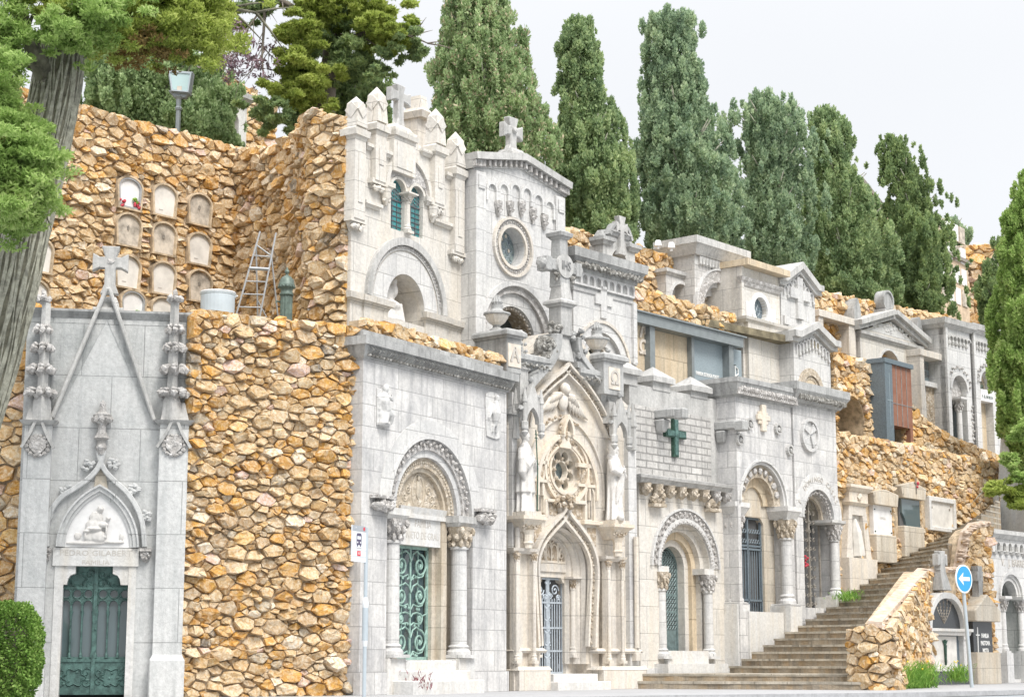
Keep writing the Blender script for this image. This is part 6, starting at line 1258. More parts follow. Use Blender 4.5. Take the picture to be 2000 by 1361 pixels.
def upper_row():
    F = Frame(1300, 48.2, 3975); q = F.p
    def hole(F, xc, ysp, r, base, w=0):
        c, vs = F.p(xc, ysp, w); return c, vs, [(c-r, base)]+arc(c, vs, r, n=16)+[(c+r, base)]
    b2 = 9.2
    c, vs, h = hole(F, 1330, 588, .48, b2)
    T, u0, u1, vt, z = tomb_box(F, 'small_tomb', 'small plain grey tomb with sloping coping and arched niche on the upper terrace', 1301, 1362, 535, b2, 'small_ashlar', holes=lambda *a: [h], crn=[(.06, .02, .06), (.1, .1, .1)]); m = M(); m.band(arc(c, vs, .48), 0, .08, -.1, .04); T.part(m, 'arch_moulding', 'pale_grey')
    m = M(); m.box(c-.55, c+.55, b2, vs+.55, -.75, -.3); T.part(m, 'niche_back', 'lintel_white'); m = M(); cross(m, c-.1, vs-.1, vs+.3, -.3, -.27, .1, .03); m.lump((c+.2, vs-.15, -.28), (.06, .1, .03)); T.part(m, 'crucifix', 'text_brown')
    # big round-arched tomb with corbelled parapet
    F = Frame(1362, 49.3, 3975); c, vs, h = hole(F, 1404, 610, .84, b2, .35)
    T, u0, u1, vt, z = tomb_box(F, 'parapet_tomb', 'grey tomb with corbel-table parapet and wide carved round arch', 1357, 1441, 516, b2, 'small_ashlar', w=.35, thick=1.2, holes=lambda *a: [h])
    m = M(); m.box(u0, u1, vt, vt+.55, -.85, .36); n = 13
    for k in range(n): x = u0+.15+(u1-u0-.2)*(k+.5)/n; m.frus(x-.05, x+.05, vt+.02, vt+.26, .3, .42, 0, .02); m.lump((x, vt+.05, .42), (.05, .05, .04))
    T.part(m, 'corbel_table', 'weathered_light'); m = M(); m.cornice(u0, u1, vt+.27, -.85, .36, [(.06, .1, .14), (.22, .12, .26), (.2, .28, .28)]); T.part(m, 'cornice', 'weathered_light')
    rings(T, c, vs, None, [(.84, .72, .3), (.72, .5, .1)], .4, ['pale_grey', 'pale_grey'], n=20); m = M(); m.band(arc(c, vs, .84, n=24), 0, .34, .3, .42); T.part(m, 'carved_arch', 'carved_white'); m = M(); m.band(arc(c, vs, 1.18, n=24), 0, .05, .3, .45); T.part(m, 'arch_moulding', 'pale_grey')
    m = M(); m.slab([(c-.84, b2)]+arc(c, vs, .84, n=16)+[(c+.84, b2)], -.6, -.1); T.part(m, 'tympanum', 'lintel_white'); m = M(); m.band(arc(c, vs-.05, .45, n=16), 0, .07, -.12, -.02); m.slab(arc(c, vs-.05, .45, n=16), -.12, -.07); T.part(m, 'inner_arch', 'carved_tan')
    m = M(); 
    for s in (-1, 1): a, b = sorted((c+s*.8, c+s*1.22)); m = M(); m.cornice(a, b, vs-.14, .2, .38, [(.05, 0, .05), (.09, .07, .07)]); T.part(m, 'impost', 'pale_grey')
    # flat roofed tomb with oval window, two storeys
    F = Frame(1446, 49.0, 3975); c, z = F.p(1484, 605)
    T, u0, u1, vt, zt = tomb_box(F, 'flat_tomb', 'two-storey pale tomb with flat stone roof slab, round window and two white plaques', 1446, 1523, 520, 6.6, 'warm_white', thick=1.2, yr=600, holes=lambda *a: [arc(c, z, .36, 0, 360, 24)[:-1]])
    m = M(); m.box(u0-.05, u1+.1, vt, vt+.18, -1.2, .32); T.part(m, 'roof_slab', 'tan_block'); m = M(); zz = F.p(1446, 545)[1]; m.cornice(u0+.05, u1-.1, zz-.15, -.05, 0, [(.12, .04, .09), (.1, .1, .14)]); T.part(m, 'frieze_ledge', 'carved_white')
    m = M(); m.box(u0-.0, u0+.13, 6.6, vt, -.3, .06); T.part(m, 'edge_strip', 'warm_white'); m = M(); m.box(u0+.1, u1+.35, 6.6, F.p(1450, 628)[1], -.3, .18); m.cornice(u0-.02, u1+.35, F.p(1446, 622)[1]-.1, -.3, .18, [(.07, .0, .04), (.08, .07, .09)]); T.part(m, 'lower_storey', 'warm_white')
    m = M(); m.band(arc(c, z, .36, 360, 0, 28)[:-1], 0, .13, -.15, .05, True); T.part(m, 'window_ring', 'white_marble'); m = M(); m.slab(arc(c, z, .37, 0, 360, 24)[:-1], -.2, -.14); w_ = T.part(m, 'window', 'slate'); m = M()
    for k in range(6): g = k*math.pi/3; m.tube([(c, z, -.13), (c+.34*math.cos(g), z+.34*math.sin(g), -.13)], .012, 4)
    m.tube([(x, y, -.13) for x, y in arc(c, z, .18, 0, 360, 16)[:-1]], .012, 4, True); T.part(m, 'grille', 'slate_light', w_)
    for x, y in ((1462, 608), (1508, 622)): m = M(); a, b = F.p(x, y); m.box(a-.14, a+.14, b-.27, b+.27, 0, .03); T.part(m, 'plaque', 'white_marble')
    # gabled tomb with cross
    def gabled(F, name, label, xl, xr, yl, ya, base, w, mat, crosses, cmat='weathered_light', nblind=8, depth=1.3, ov=.25):
        u0, u1 = F.p(xl, yl+60, w)[0], F.p(xr, yl+60, w)[0]; c = (u0+u1)/2; zl = F.p(xl, yl, w)[1]; za = F.p((xl+xr)/2, ya, w)[1]
        T = Thing(F, name, label, 'tomb', (c, base, w)); m = M(); m.slab([(u0, base), (u0, zl), (c, za), (u1, zl), (u1, base)], w-depth, w); T.part(m, 'wall', mat)
        P_ = [(u0-ov, zl), (u0+.1, zl), (c, za), (u1-.1, zl), (u1+ov, zl)]; m = M(); m.band(P_, .0, .12, w-depth, w+.12); m.band(P_, .12, .3, w-depth-.1, w+ov); T.part(m, 'raking_cornice', cmat)
        for k in range(nblind):
            t = (k+.5)/nblind; x = u0+.12+(u1-u0-.24)*t; top = za-abs(x-c)/(c-u0)*(za-zl)-.03; p = (u1-u0-.2)/nblind; m = M(); m.band([(x-p*.3, top-.34)]+arc(x, top-.16, p*.3, n=6)+[(x+p*.3, top-.34)], 0, p*.2, w, w+.05); m.lump((x+p*.5, top-.38, w+.04), (.05, .06, .05)); T.part(m, 'blind_arch', mat)
        return T, u0, u1, c, zl, za
    F = Frame(1530, 51.0, 3975); T, u0, u1, c, zl, za = gabled(F, 'gabled_tomb', 'gabled pale tomb with five-block raised cross, against the cypresses', 1526, 1592, 558, 536, 8.5, .1, 'pale_grey', True, nblind=7, ov=.22)
    zc = F.p(1556, 578)[1]; m = M(); t = .15; m.slab([(c-t, zc-.75), (c-t, zc-t), (c-.55, zc-t), (c-.55, zc+t), (c-t, zc+t), (c-t, zc+.5), (c+t, zc+.5), (c+t, zc+t), (c+.55, zc+t), (c+.55, zc-t), (c+t, zc-t), (c+t, zc-.75)], .09, .2); T.part(m, 'cross_relief', 'pale_grey', bevel=.01)
    for s in (-1, 1): m = M(); m.box(c+s*.75-.13, c+s*.75+.13, zc-1.0, zc-.75, .09, .18); T.part(m, 'block_relief', 'pale_grey')
    m = M(); m.box(u0-.02, u1+.02, 8.5, zc-1.3, .0, .2); T.part(m, 'base_course', 'pale_grey')
    F = Frame(1548, 49.8, 3975); T, u0, u1, c, zl, za = gabled(F, 'gabled_tomb', 'lower gabled tomb with a stepped blind arcade just above the wheel-cross tomb', 1551, 1622, 668, 652, 6.6, .0, 'pale_grey', False, nblind=10, depth=1.0, ov=.25)
    cc, vs = F.p(1583, 768); m = M(); m.band(arc(cc, vs, .62, n=20), 0, .1, -.0, .04); m.band(arc(cc, vs, .5, n=20), 0, .12, -.0, .07); m.band(arc(cc, vs, .4, n=20), 0, .08, 0, .03); T.part(m, 'arch_moulding', 'carved_tan'); m = M(); m.slab(arc(cc, vs, .42, n=16), -.02, .015); T.part(m, 'tympanum', 'tan_block')
    # lintel tomb
    def lintel(F, name, label, x0, x1, y, base, text, ty, xc, mat='slate_light'):
        u0, u1 = F.p(x0, y+40)[0], F.p(x1, y+40)[0]; z = F.p(x0, y)[1]; T = Thing(F, name, label, 'tomb', ((u0+u1)/2, base, 0))
        for a, b in ((u0, u0+.28), (u1-.4, u1)): m = M(); m.box(a, b, base, z-.22, -.8, .1); T.part(m, 'side_pier', 'cream_pale')
        m = M(); m.box(u0-.04, u1+.04, z-.22, z, -.8, .16); T.part(m, 'lintel', 'cream_pale', bevel=.01); m = M(); m.box(u0+.25, u1-.35, base, z-.2, -.8, -.35); T.part(m, 'slab', mat)
        for t, (x, yy), s in text: a, b = F.p(x, yy, -.35); T.text(t, a, b, -.35, s, 'text_grey', ext=.01, sx=.8, bold=.006)
        return T, u0, u1, z
    F = Frame(1596, 54.3, 4000); lintel(F, 'lintel_tomb', 'tomb of pale posts and thick lintel around a grey slab reading FAMILIA, beside the pediment', 1594, 1665, 605, 8.6, [('FAMILIA', (1618, 657), .3), ('VIDAL', (1628, 681), .3)], 0, 0)
    # pediment tomb
    F = Frame(1680, 56.0, 4000); q = F.p; u0, u1 = q(1682, 720)[0], q(1797, 720)[0]; c = (u0+u1)/2; zl = q(1682, 652)[1]; za = q(1735, 642)[1]; T = Thing(F, 'pediment_tomb', 'white temple-fronted tomb with a steep triangular pediment topped by a stone disc', 'tomb', (c, 7, 0))
    ac, av = q(1738, 726); m = M(); m.slab([(u0, 7), (u0, zl), (u1, zl), (u1, 7)], -1, 0, [[(ac-.7, 7.2)]+arc(ac, av, .7, n=16)+[(ac+.7, 7.2)]]); T.part(m, 'wall', 'warm_white'); m = M(); m.slab([(u0, zl+.1), (c, za+.25), (u1, zl+.1)], -1, .02); T.part(m, 'tympanum', 'warm_white')
    m = M(); m.cornice(u0, u1, zl-.1, -1, 0, [(.1, .02, .08), (.1, .12, .12)]); T.part(m, 'entablature', 'weathered_light')
    for s in (-1, 1): a = (c+s*((u1-u0)/2+.3), zl+.08); P_ = [a, (c, za+.32)] if s < 0 else [(c, za+.32), a]; m = M(); m.band(P_, 0, .14, -1, .18); m.band(P_, .14, .32, -1.05, .3); T.part(m, 'raking_cornice', 'weathered_light', bevel=.01)
    for s in (-1, 1): m = M(); a = c+s*((u1-u0)/2+.1); m.slab(smooth([(a-.22, zl+.35), (a-.2, zl+.8), (a, zl+1.15), (a+.2, zl+.8), (a+.22, zl+.35)], 3), -.5, .0); T.part(m, 'acroterion', 'weathered')
    m = M(); m.slab(arc(c, za+.95, .36, 0, 360, 24)[:-1], -.35, -.05); m.box(c-.3, c+.3, za+.4, za+.66, -.4, 0); m.band(arc(c, za+.95, .3, 360, 0, 24)[:-1], 0, .06, -.05, .0, True); T.part(m, 'disc_finial', 'weathered')
    m = M()
    for k in range(46):
        t = RND.random(); h = RND.random()*(1-abs(2*t-1))*.8; m.lump((u0+.3+(u1-u0-.6)*t, zl+.3+h*(za-zl), .03), (.09, .06, .03), .4)
    m.slab([(u0+.4, zl+.2), (c, za+.1), (u1-.4, zl+.2)], .01, .03); T.part(m, 'pediment_relief', 'pale_grey'); m = M(); m.band(arc(ac, av, .7, n=20), 0, .08, -.2, .03); T.part(m, 'arch_moulding', 'pale_grey'); m = M(); m.box(ac-.8, ac+.8, 7.2, av+.8, -.95, -.5); T.part(m, 'niche_back', 'tan_block')
    F = Frame(1798, 58.2, 4000); T, u0, u1, z = lintel(F, 'lintel_tomb', 'grey slab tomb under a pale lintel, inscribed in two lines, right of the pediment', 1792, 1846, 682, 7.2, [('FAMILIA', (1806, 716), .3), ('SOBER-AMAT', (1811, 733), .3)], 0, 0)
    m = M(); a, b = F.p(1812, 790, -.3); m.box(a-.5, a+.45, 7.2, F.p(1810, 752)[1], -.35, -.2); m.box(a-.6, a+.55, F.p(1810, 752)[1], F.p(1810, 752)[1]+.16, -.35, -.05); T.part(m, 'doorway', 'lintel_white'); m = M(); m.lump((a, b, -.2), (.16, .5, .06), .1, 2); m.box(a-.3, a+.28, b-.8, b+.7, -.21, -.19); T.part(m, 'doorway_relief', 'carved_cream')
    # two tall tombs at the far right of the upper terrace
    F = Frame(1846, 59.0, 4400)
    for k, (x0, x1, y, lab) in enumerate(((1847, 1897, 640, 'tall white tomb with open corbel arches and a columned arched window, upper right'), (1901, 1962, 651, 'tall white tomb with slit arched doorway below a lettered tablet, half behind the tree'))):
        u0, u1 = F.p(x0, 740)[0], F.p(x1, 740)[0]; z = F.p(x0, y)[1]; c, vs = F.p(1873 if k == 0 else 1926, 762 if k == 0 else 748); r = .50 if k == 0 else .42; base = 7.0; T = Thing(F, 'tall_tomb', lab, 'tomb', ((u0+u1)/2, base, 0))
        m = M(); m.slab([(u0, base), (u0, z), (u1, z), (u1, base)], -1, 0, [[(c-r, 7.2)]+arc(c, vs, r, n=14)+[(c+r, 7.2)]]); T.part(m, 'wall', 'pale_grey')
        m = M(); m.cornice(u0-.05, u1, z, -1, 0, [(.12, .05, .16), (.18, .2, .24)]); T.part(m, 'cornice', 'weathered_light'); m = M(); m.box(u0, u0+.12, base, z, -.2, .08); T.part(m, 'edge_strip', 'pale_grey')
        n = 6 if k == 0 else 9; p = (u1-u0-.3)/n
        for i in range(n): x = u0+.25+p*(i+.5); m = M(); m.lump((x-p*.5, z-.5, .05), (.06, .1, .06)); m.box(x-p*.55, x-p*.45, z-.5, z-.3, 0, .07); m.band(arc(x, z-.35, p*.4, n=6), 0, .05, 0, .08); m.slab(arc(x, z-.32, p*.26, 0, 360, 10)[:-1], .0, .012) if k == 0 else None; T.part(m, 'corbel_arch', 'weathered_light')
        m = M(); m.band(arc(c, vs, r, n=20), 0, .1, -.3, .05); T.part(m, 'arch_moulding', 'pale_grey'); m = M(); m.carve(arc(c, vs, r+.28 if k == 0 else r+.2, 178, 2, 20), .03, .08, .16 if k == 0 else .12); T.part(m, 'arch_leaves', 'carved_white')
        m = M(); m.box(c-r-.05, c+r+.05, 7.2, vs+r, -.95, -.3); T.part(m, 'inner_wall', 'tan_block' if k else 'dark_iron')
        if k == 0:
            column(T, c+.12, -.1, 7.4, vs-.35, .1, 'pale_grey', 'carved_white', cap=.35, base=.2); m = M(); m.slab(arc(c, vs, r, n=14)+[(c+r, vs-.3), (c-r, vs-.3)], -.35, -.2); T.part(m, 'tympanum', 'carved_white'); m = M(); m.carve([(c+r+.3, 7.5), (c+r+.3, vs-.4)], .02, .08, .14); T.part(m, 'leaf_strip', 'carved_white')
        else: m = M(); m.box(c-r, c+r, vs-.65, vs-.25, -.3, .02); T.part(m, 'tablet', 'white_marble'); T.text('F. EL BOSCH', c, vs-.5, .02, .15, 'bronze', sx=.9, ext=.01); m = M(); m.slab(arc(c, vs-.2, r*.95, n=14), -.32, -.3); T.part(m, 'fanlight', 'teal_glass')
upper_row()
def black_monument():
    F = Frame(1725, 53.0, 3900); u = lambda x, y=780, w=0: F.p(x, y, w)[0]; T = Thing(F, 'rust_monument', 'dark slate and rust-red metal monument with a thin engraved cross and dark doorway', 'monument', (u(1755), 6.6, 0))
    a = u(1727); b = u(1781); t = F.p(1727, 708)[1]; base = 6.7; aw = a+.0; m = M(); m.box(a, a+.0001+(.48), base, t, -.75, .05); T.part(m, 'slate_pier', 'slate'); m = M(); m.box(a-.03, b+.03, t, t+.14, -.8, .08); T.part(m, 'capping', 'slate')
    dn = F.p(1755, 832)[1]; dr = u(1776); m = M(); m.slab([(a+.48, dn), (a+.48, t), (b, t), (b, base), (dr, base), (dr, dn)], -.75, .0); T.part(m, 'rust_cladding', 'rust')
    m = M()
    for k in range(1, 4): x = a+.48+(b-a-.48)*k/4; m.box(x-.012, x+.012, dn if x < dr else base, t, 0, .012)
    z = t-(t-base)*.42; m.box(a+.48, b, z-.01, z+.01, 0, .011); T.part(m, 'seams', 'text_grey'); m = M(); m.box(a+.48, dr, base, dn, -.74, -.5); T.part(m, 'doorway', 'black_granite')
    m = M(); x = a+.26; m.box(x-.012, x+.012, base+.9, t-.3, .05, .062); m.box(x-.17, x+.17, t-1.15, t-1.125, .05, .061); T.part(m, 'engraved_cross', 'slate_light'); m = M(); m.lump((a+.85, base+.35, -.45), (.1, .15, .04)); m.box(a+.7, a+.95, base+.1, base+.16, -.49, -.46); T.part(m, 'door_motif', 'text_light')
black_monument()
# ================================================================== TERRACES, STAIRS, RUBBLE WALLS
sheet('terrace', [(-13, 32), (-5.8, 32.4), (-3, 35), (-.5, 39.6), (3, 43.2), (8.6, 49.6), (15.8, 58.2), (16.5, 61), (10.5, 62), (1.5, 46.2), (-3.4, 36.8), (-6.6, 41.6), (-12.6, 34.6)], 6.72, 'earth', thick=.25)
sheet('terrace', [(1.6, 45.3), (3.2, 45.5), (8.9, 51.2), (8.5, 53)], 9.72, 'earth', thick=.2)
def hill():
    fr = [(-60, 30), (-14, 33.5), (-6.7, 41.6), (-3.9, 37.6), (1.2, 46.3), (10, 57.0), (24, 73), (60, 100)]; vs = []; fs = []
    for r, (d, z) in enumerate(((0, 11.2), (6, 11.6), (20, 14), (45, 19), (90, 26))):
        for x, y in fr: vs.append((x-d*.5, y+d*.9, z+.5*math.sin(x*.7+r*2)*(r > 1)))
    n = len(fr)
    for r in range(4):
        for i in range(n-1): a = r*n+i; fs.append((a, a+1, a+n+1, a+n))
    o = mesh_obj('hillside', vs, fs, ['earth'], recalc=False); o['kind'] = 'structure'
hill()
def stairs():
    Lk_ = [(0, Vector(F3.xy(1243, .45))), (1.99, Vector(F3.xy(1262, .45))), (2, Vector(F8.xy(1424, .3))), (11, Vector(F8.xy(1617, .1))), (19, Vector(F10.xy(1742, .05))), (32, Vector(F10.xy(1965, .05)))]
    Rk = [(0, Vector((8.0, 39.0))), (19, Vector((11.25, 48.4))), (32, Vector((14.6, 53.6)))]
    def key(K, i):
        for (a, p), (b, q) in zip(K, K[1:]):
            if i <= b: return p+(q-p)*((i-a)/(b-a))
        return K[-1][1]
    T = Thing(GF, 'staircase', 'long weathered stone staircase climbing along the rubble wall to the upper right', 'stairs', (7, 0, -41)); rn = random.Random(5)
    for i in range(33):
        jj = [i]+[j for j in (2, 11, 19, 32) if j > i] if i > 1 else [i, 11, 19, 32]
        L_ = [key(Lk_, j) for j in jj]; R_ = [key(Rk, j) for j in jj if j in (i, 19, 32)]
        z0, z1 = i*.166-.06, (i+1)*.166; pts = [tuple(p) for p in L_]+[tuple(p) for p in reversed(R_)]
        e = (R_[0]-L_[0]); e = e/e.length; nrm = Vector((e.y, -e.x)); nrm = nrm if nrm.y < 0 else -nrm
        m = M(); n = len(pts); k = 14; front = [L_[0]+(R_[0]-L_[0])*(t/k)+nrm*rn.uniform(-.025, .025) for t in range(k+1)]
        P2 = [tuple(p) for p in front]+[tuple(p) for p in reversed(R_[1:])]+[tuple(p) for p in reversed(L_[1:])]
        P2 = [tuple(p) for p in front]+[tuple(p) for p in R_[1:]]+[tuple(p) for p in reversed(L_[1:])]
        def prism(P_, a, b): q = len(P_); m.add([(x, a, -y) for x, y in P_]+[(x, b, -y) for x, y in P_], [tuple(range(q)), tuple(q+j for j in range(q))]+[(j, (j+1) % q, q+(j+1) % q, q+j) for j in range(q)])
        prism(P2, z0, z1-.05); m.cur = 1; P3 = [tuple(p+nrm*(.02+rn.uniform(-.018, .02))) for p in front]+P2[k+1:]; prism(P3, z1-.05, z1+rn.uniform(-.004, .006)); T.part(m, 'step', ['step_stone', 'step_nosing'])
stairs()
q1 = F1.p(700, 642, -.6)[1]
_bast = [((352-1000)/HF*31.2, 31.2), ((430-1000)/HF*31.75, 31.75), ((560-1000)/HF*32.45, 32.45), ((640-1000)/HF*32.9, 32.9), ((684-1000)/HF*33.25, 33.25)]
rubble_wall('bastion_wall', 'massive ochre rubble bastion standing between the grey gothic tomb and the zigzag-corniced tomb', _bast, [(0, 6.72), (1, 6.74)], -.1, size=.265, seed=3, depth=.12)
rubble_wall('rubble_wall', 'sliver of ochre rubble wall at the extreme left, below the big trunk', [(-10.5, 31.5), (-8.25, 31.7)], 6.9, -.1, size=.38, seed=4)
def niche_wall():
    A, B = Vector((-12.4, 33.9)), Vector((-6.5, 41.0)); t = (B-A).normalized(); n = Vector((t.y, -t.x)); th = math.atan2(t.x, t.y); F = Frame(0, 1, 1000+HF*math.tan(th)); F.A = Vector((A.x, A.y, 0)); F.d = Vector((t.x, t.y, 0)); F.n = Vector((n.x, n.y, 0)); F.rz = math.pi/2-th
    ns = [(251, 377, 'g'), (319, 391, 'w'), (388, 409, 'd'), (249, 449, 'd'), (318, 466, 'd'), (387, 486, 'w'), (247, 530, 'w'), (317, 543, 'w'), (388, 558, 'd'), (257, 598, 'g'), (316, 612, 'w'), (74, 497, 'w'), (66, 580, 'w'), (140, 640, 'w')]
    pos = [F.p(x, y, .05)+(k,) for x, y, k in ns]
    m = M(); rubble(m, [tuple(A), tuple(B)], [(0, 12.45), (.55, 12.45), (1, 12.55)], 6.7, size=.29, seed=11, excl=[(u, v-.03, .36, .36) for u, v, k in pos], depth=.115)
    T = Thing(GF, 'niche_wall', 'rubble wall holding rows of arched burial niches, behind the tall gothic gable', 'stone wall', (A.x+t.x*5, 6.7, -(A.y+t.y*5)), single=True); wall = T.part(m, 'niche_wall', ['rubble', 'mortar'])
    for i, (u, v, k) in enumerate(pos):
        S = Thing.__new__(Thing); S.F = F; S.o = (0, 0, 0); S.root = wall
        P_ = [(u-.29, v-.36), (u-.33, v+.1)]+[(a, v+.1+(b-v-.1)*.75) for a, b in arc(u, v+.1, .33, n=12)[1:-1]]+[(u+.33, v+.1), (u+.29, v-.36)]
        def pl(mm, name, mat, par, smooth_=False):
            o = S.part(mm, name, mat); o.parent = wall if par is None else par
            if par is None: o.location = F.W(0, 0)-wall.location; o.rotation_euler = (0, 0, F.rz)
            return o
        mm = M(); mm.band(P_, -.01, .035, -.05, .13); mm.box(u-.34, u+.34, v-.40, v-.36, -.05, .13); fr = pl(mm, 'niche_surround', 'mortar', None)
        mm = M(); mm.slab(P_, .0, .07); pl(mm, 'niche_plaque', {'w': 'white_plaque', 'd': 'grime_plaque', 'g': 'white_marble'}[k], fr)
        if k == 'g':
            mm = M(); mm.band([(a, b) for a, b in P_], -.05, .0, .07, .12); mm.box(u-.29, u+.29, v-.36, v-.32, .07, .12); pl(mm, 'niche_frame', 'aluminium', fr)
            for sx, mt in ((-.2, 'red_flower'), (.2, 'red_flower'), (.16, 'weed_leaf')):
                mm = M()
                for _ in range(7): mm.lump((u+sx+RND.uniform(-.07, .07), v-.28+RND.uniform(-.06, .08)+(.12 if mt == 'weed_leaf' else 0), .12), .035, .3)
                pl(mm, 'niche_flowers', mt, fr)
        elif k == 'd': mm = M(); mm.box(u-.03, u+.03, v+.0, v+.07, .07, .085); mm.box(u-.008, u+.008, v-.02, v+.1, .085, .09); pl(mm, 'plaque_mark', 'text_brown', fr)
        else: mm = M(); mm.box(u-.13, u-.02, v-.25, v-.23, .07, .076); pl(mm, 'plaque_mark', 'letter_stone', fr)
niche_wall()
rubble_wall('curved_wall', 'high curving ochre rubble wall behind the ladder and bollard', [(-6.55, 41.0), (-5.6, 39.9), (-4.7, 38.3), (-4.55, 37.3), (-4.2, 36.3), (-3.42, 35.8)], [(0, 12.5), (.3, 12.15), (.6, 12.15), (.85, 12.0), (1, 11.65)], 6.7, size=.31, seed=12, depth=.125)
rubble_wall('parapet_rubble', 'low line of rubble stones on top of the zigzag-corniced tomb', [F1.xy(697, -.25), F1.xy(972, -.25)], q1+.08, q1-.3, size=.24, seed=13, thick=.3, depth=.1)
_ft = Frame(690, 36.0, 3240)
rubble_wall('rubble_wall', 'rubble wall showing behind the pinnacles and in the slit beside them', [_ft.xy(672, -1.5), _ft.xy(940, -1.0)], [(0, 11.6), (.6, 11.4), (1, 11.45)], 6.6, size=.32, seed=14)
rubble_wall('retaining_wall', 'long ochre rubble retaining wall at the foot of the cypresses', [FW7.xy(1100), FW7.xy(1600), FW7.xy(1875)], [(0, 11.72), (.33, 11.8), (.6, 12.05), (1, 12.55)], 8.3, size=.33, seed=15)
rubble_wall('rubble_wall', 'rubble strip directly above the blue-grey metal beam', [F9.xy(1236, 0), F9.xy(1446, 0)], 10.0, 9.36, size=.34, seed=16, thick=.6)
def arch_wall():
    F = Frame(1630, 51.8, 3900); u0, u1 = F.p(1628, 760)[0], F.p(1712, 760)[0]; top = F.p(1630, 692)[1]; c, vs = F.p(1661, 824); r = .86; P = F.W
    m = M(); A, B = P(u0, 0), P(u1, 0); rubble(m, [(A.x, A.y), (B.x, B.y)], [(0, top), (.6, top), (1, top-.2)], 6.6, size=.3, seed=17, excl=[(c-u0, vs-.5, r, 1.2)], core=False)
    T = Thing(GF, 'arched_recess_wall', 'rubble wall with a dark empty arched recess, left of the slate monument', 'stone wall', (A.x, 6.6, -A.y), single=True); w_ = T.part(m, 'arched_recess_wall', ['rubble', 'mortar'])
    S = Thing.__new__(Thing); S.F = F; S.o = (0, 0, 0); S.root = w_
    def at(mm, nm, mt): o = S.part(mm, nm, mt); o.location = F.W(0, 0)-w_.location; o.rotation_euler = (0, 0, F.rz)
    mm = M(); mm.slab([(u0, 6.6), (u0, top), (u1, top), (u1, 6.6)], -.9, 0, [[(c-r, 6.9)]+arc(c, vs, r, n=14)+[(c+r, 6.9)]]); at(mm, 'wall_core', 'mortar')
    mm = M(); mm.box(c-r, c+r, 6.8, vs+r, -2.2, -1.9); mm.box(c-r-.3, c-r, 6.8, vs+r, -2.2, -.85); mm.box(c+r, c+r+.3, 6.8, vs+r, -2.2, -.85); mm.box(c-r-.3, c+r+.3, vs+r, vs+r+.3, -2.2, -.85); at(mm, 'recess_back', 'earth')
    mm = M()
    for k in range(13): g = math.pi*k/12; mm.lump((c+(r+.13)*math.cos(g), vs+(r+.13)*math.sin(g), .06), (.13, .13, .14), .3)
    at(mm, 'voussoirs', 'rubble')
arch_wall()
rubble_wall('stair_wall', 'big ochre rubble wall rising beside the stairs, holding four pale memorials', [F10.xy(1633), F10.xy(1800), F10.xy(1990)], [(0, 6.72), (.5, 6.78), (1, 6.78)], 1.6, size=.30, seed=18, excl=[(F10.p((a+b)/2, y, .3)[0]-F10.p(1633, 1290)[0], F10.p((a+b)/2, y, .3)[1], abs(F10.p(b, y)[0]-F10.p(a, y)[0])/2, h) for a, b, y, h in ((1652, 1698, 1060, 1.2), (1707, 1747, 1015, .75), (1762, 1802, 1000, .75), (1817, 1868, 1002, .45))])
_f11 = Frame(1785, 55.0, 4100)
rubble_wall('ramp_wall', 'sloping rubble ramp wall sweeping down from the rust-red monument', [_f11.xy(1780), _f11.xy(1850), _f11.xy(1930), _f11.xy(2010)], [(0, 8.75), (.2, 8.0), (.45, 7.6), (1, 7.2)], 6.6, size=.3, seed=19)
FP = Frame(1817, 47.9, 4170); _b = FP.xy(1817); _c = FP.xy(1942)
rubble_wall('stair_parapet', 'low rubble parapet with smooth pinkish coping along the right side of the stairs', [(7.35, 39.55), (7.75, 39.0), (8.2, 39.1), (_b[0], _b[1])], [(0, 1.28), (.12, 1.4), (1, 2.95)], -.1, size=.34, seed=20, capstones=False, thick=.6)
rubble_wall('memorial_wall', 'rubble wall behind the dark laurel memorial and its neighbour', [_b, _c], [(0, 2.92), (.3, 2.98), (.54, 3.02), (.66, 3.95), (.8, 4.25), (1, 4.35)], -.1, size=.3, seed=21, thick=.6, excl=[(FP.p(1853, 1230, .2)[0], 1.3, .85, 1.75), (FP.p(1921, 1230, .2)[0], 1.0, .45, 1.5)])
def coping():
    T = Thing(GF, 'coping', 'smooth pinkish sloping coping on top of the stair parapet', 'coping', (8, 1.4, -41), single=True); m = M(); A = Vector((7.9, 39.0)); B = Vector(_b); C_ = Vector(_c); pts = [(A, 1.42), (A+(B-A)*.33, 1.95), (A+(B-A)*.66, 2.5), (B, 3.0), (B+(C_-B)*.3, 3.06), (B+(C_-B)*.53, 3.12), (B+(C_-B)*.66, 4.08), (B+(C_-B)*.8, 4.36), (C_, 4.46)]; vs = []
    for i, (p, z) in enumerate(pts):
        a = pts[max(0, i-1)][0]; b = pts[min(len(pts)-1, i+1)][0]; t = (b-a).normalized(); n = Vector((-t.y, t.x)); o = p-n*.06; q_ = p+n*.24; vs += [(o.x, z-.1, -o.y), (o.x, z+.02, -o.y), (q_.x, z+.05, -q_.y), (q_.x, z-.12, -q_.y)]
    fs = [(0, 1, 2, 3), tuple(4*(len(pts)-1)+j for j in range(4))]
    for i in range(len(pts)-1): fs += [(i*4+j, i*4+(j+1) % 4, i*4+4+(j+1) % 4, i*4+4+j) for j in range(4)]
    m.add(vs, fs); rn = random.Random(8)
    for i in range(len(pts)-1):
        for k in range(12): t = rn.random(); p = pts[i][0].lerp(pts[i+1][0], t); z = pts[i][1]*(1-t)+pts[i+1][1]*t; m.lump((p.x+rn.uniform(-.12, .02), z-.03, -p.y+rn.uniform(-.05, .05)), (.12, .055, .14), .35)
    T.part(m, 'coping', 'coping')
coping()
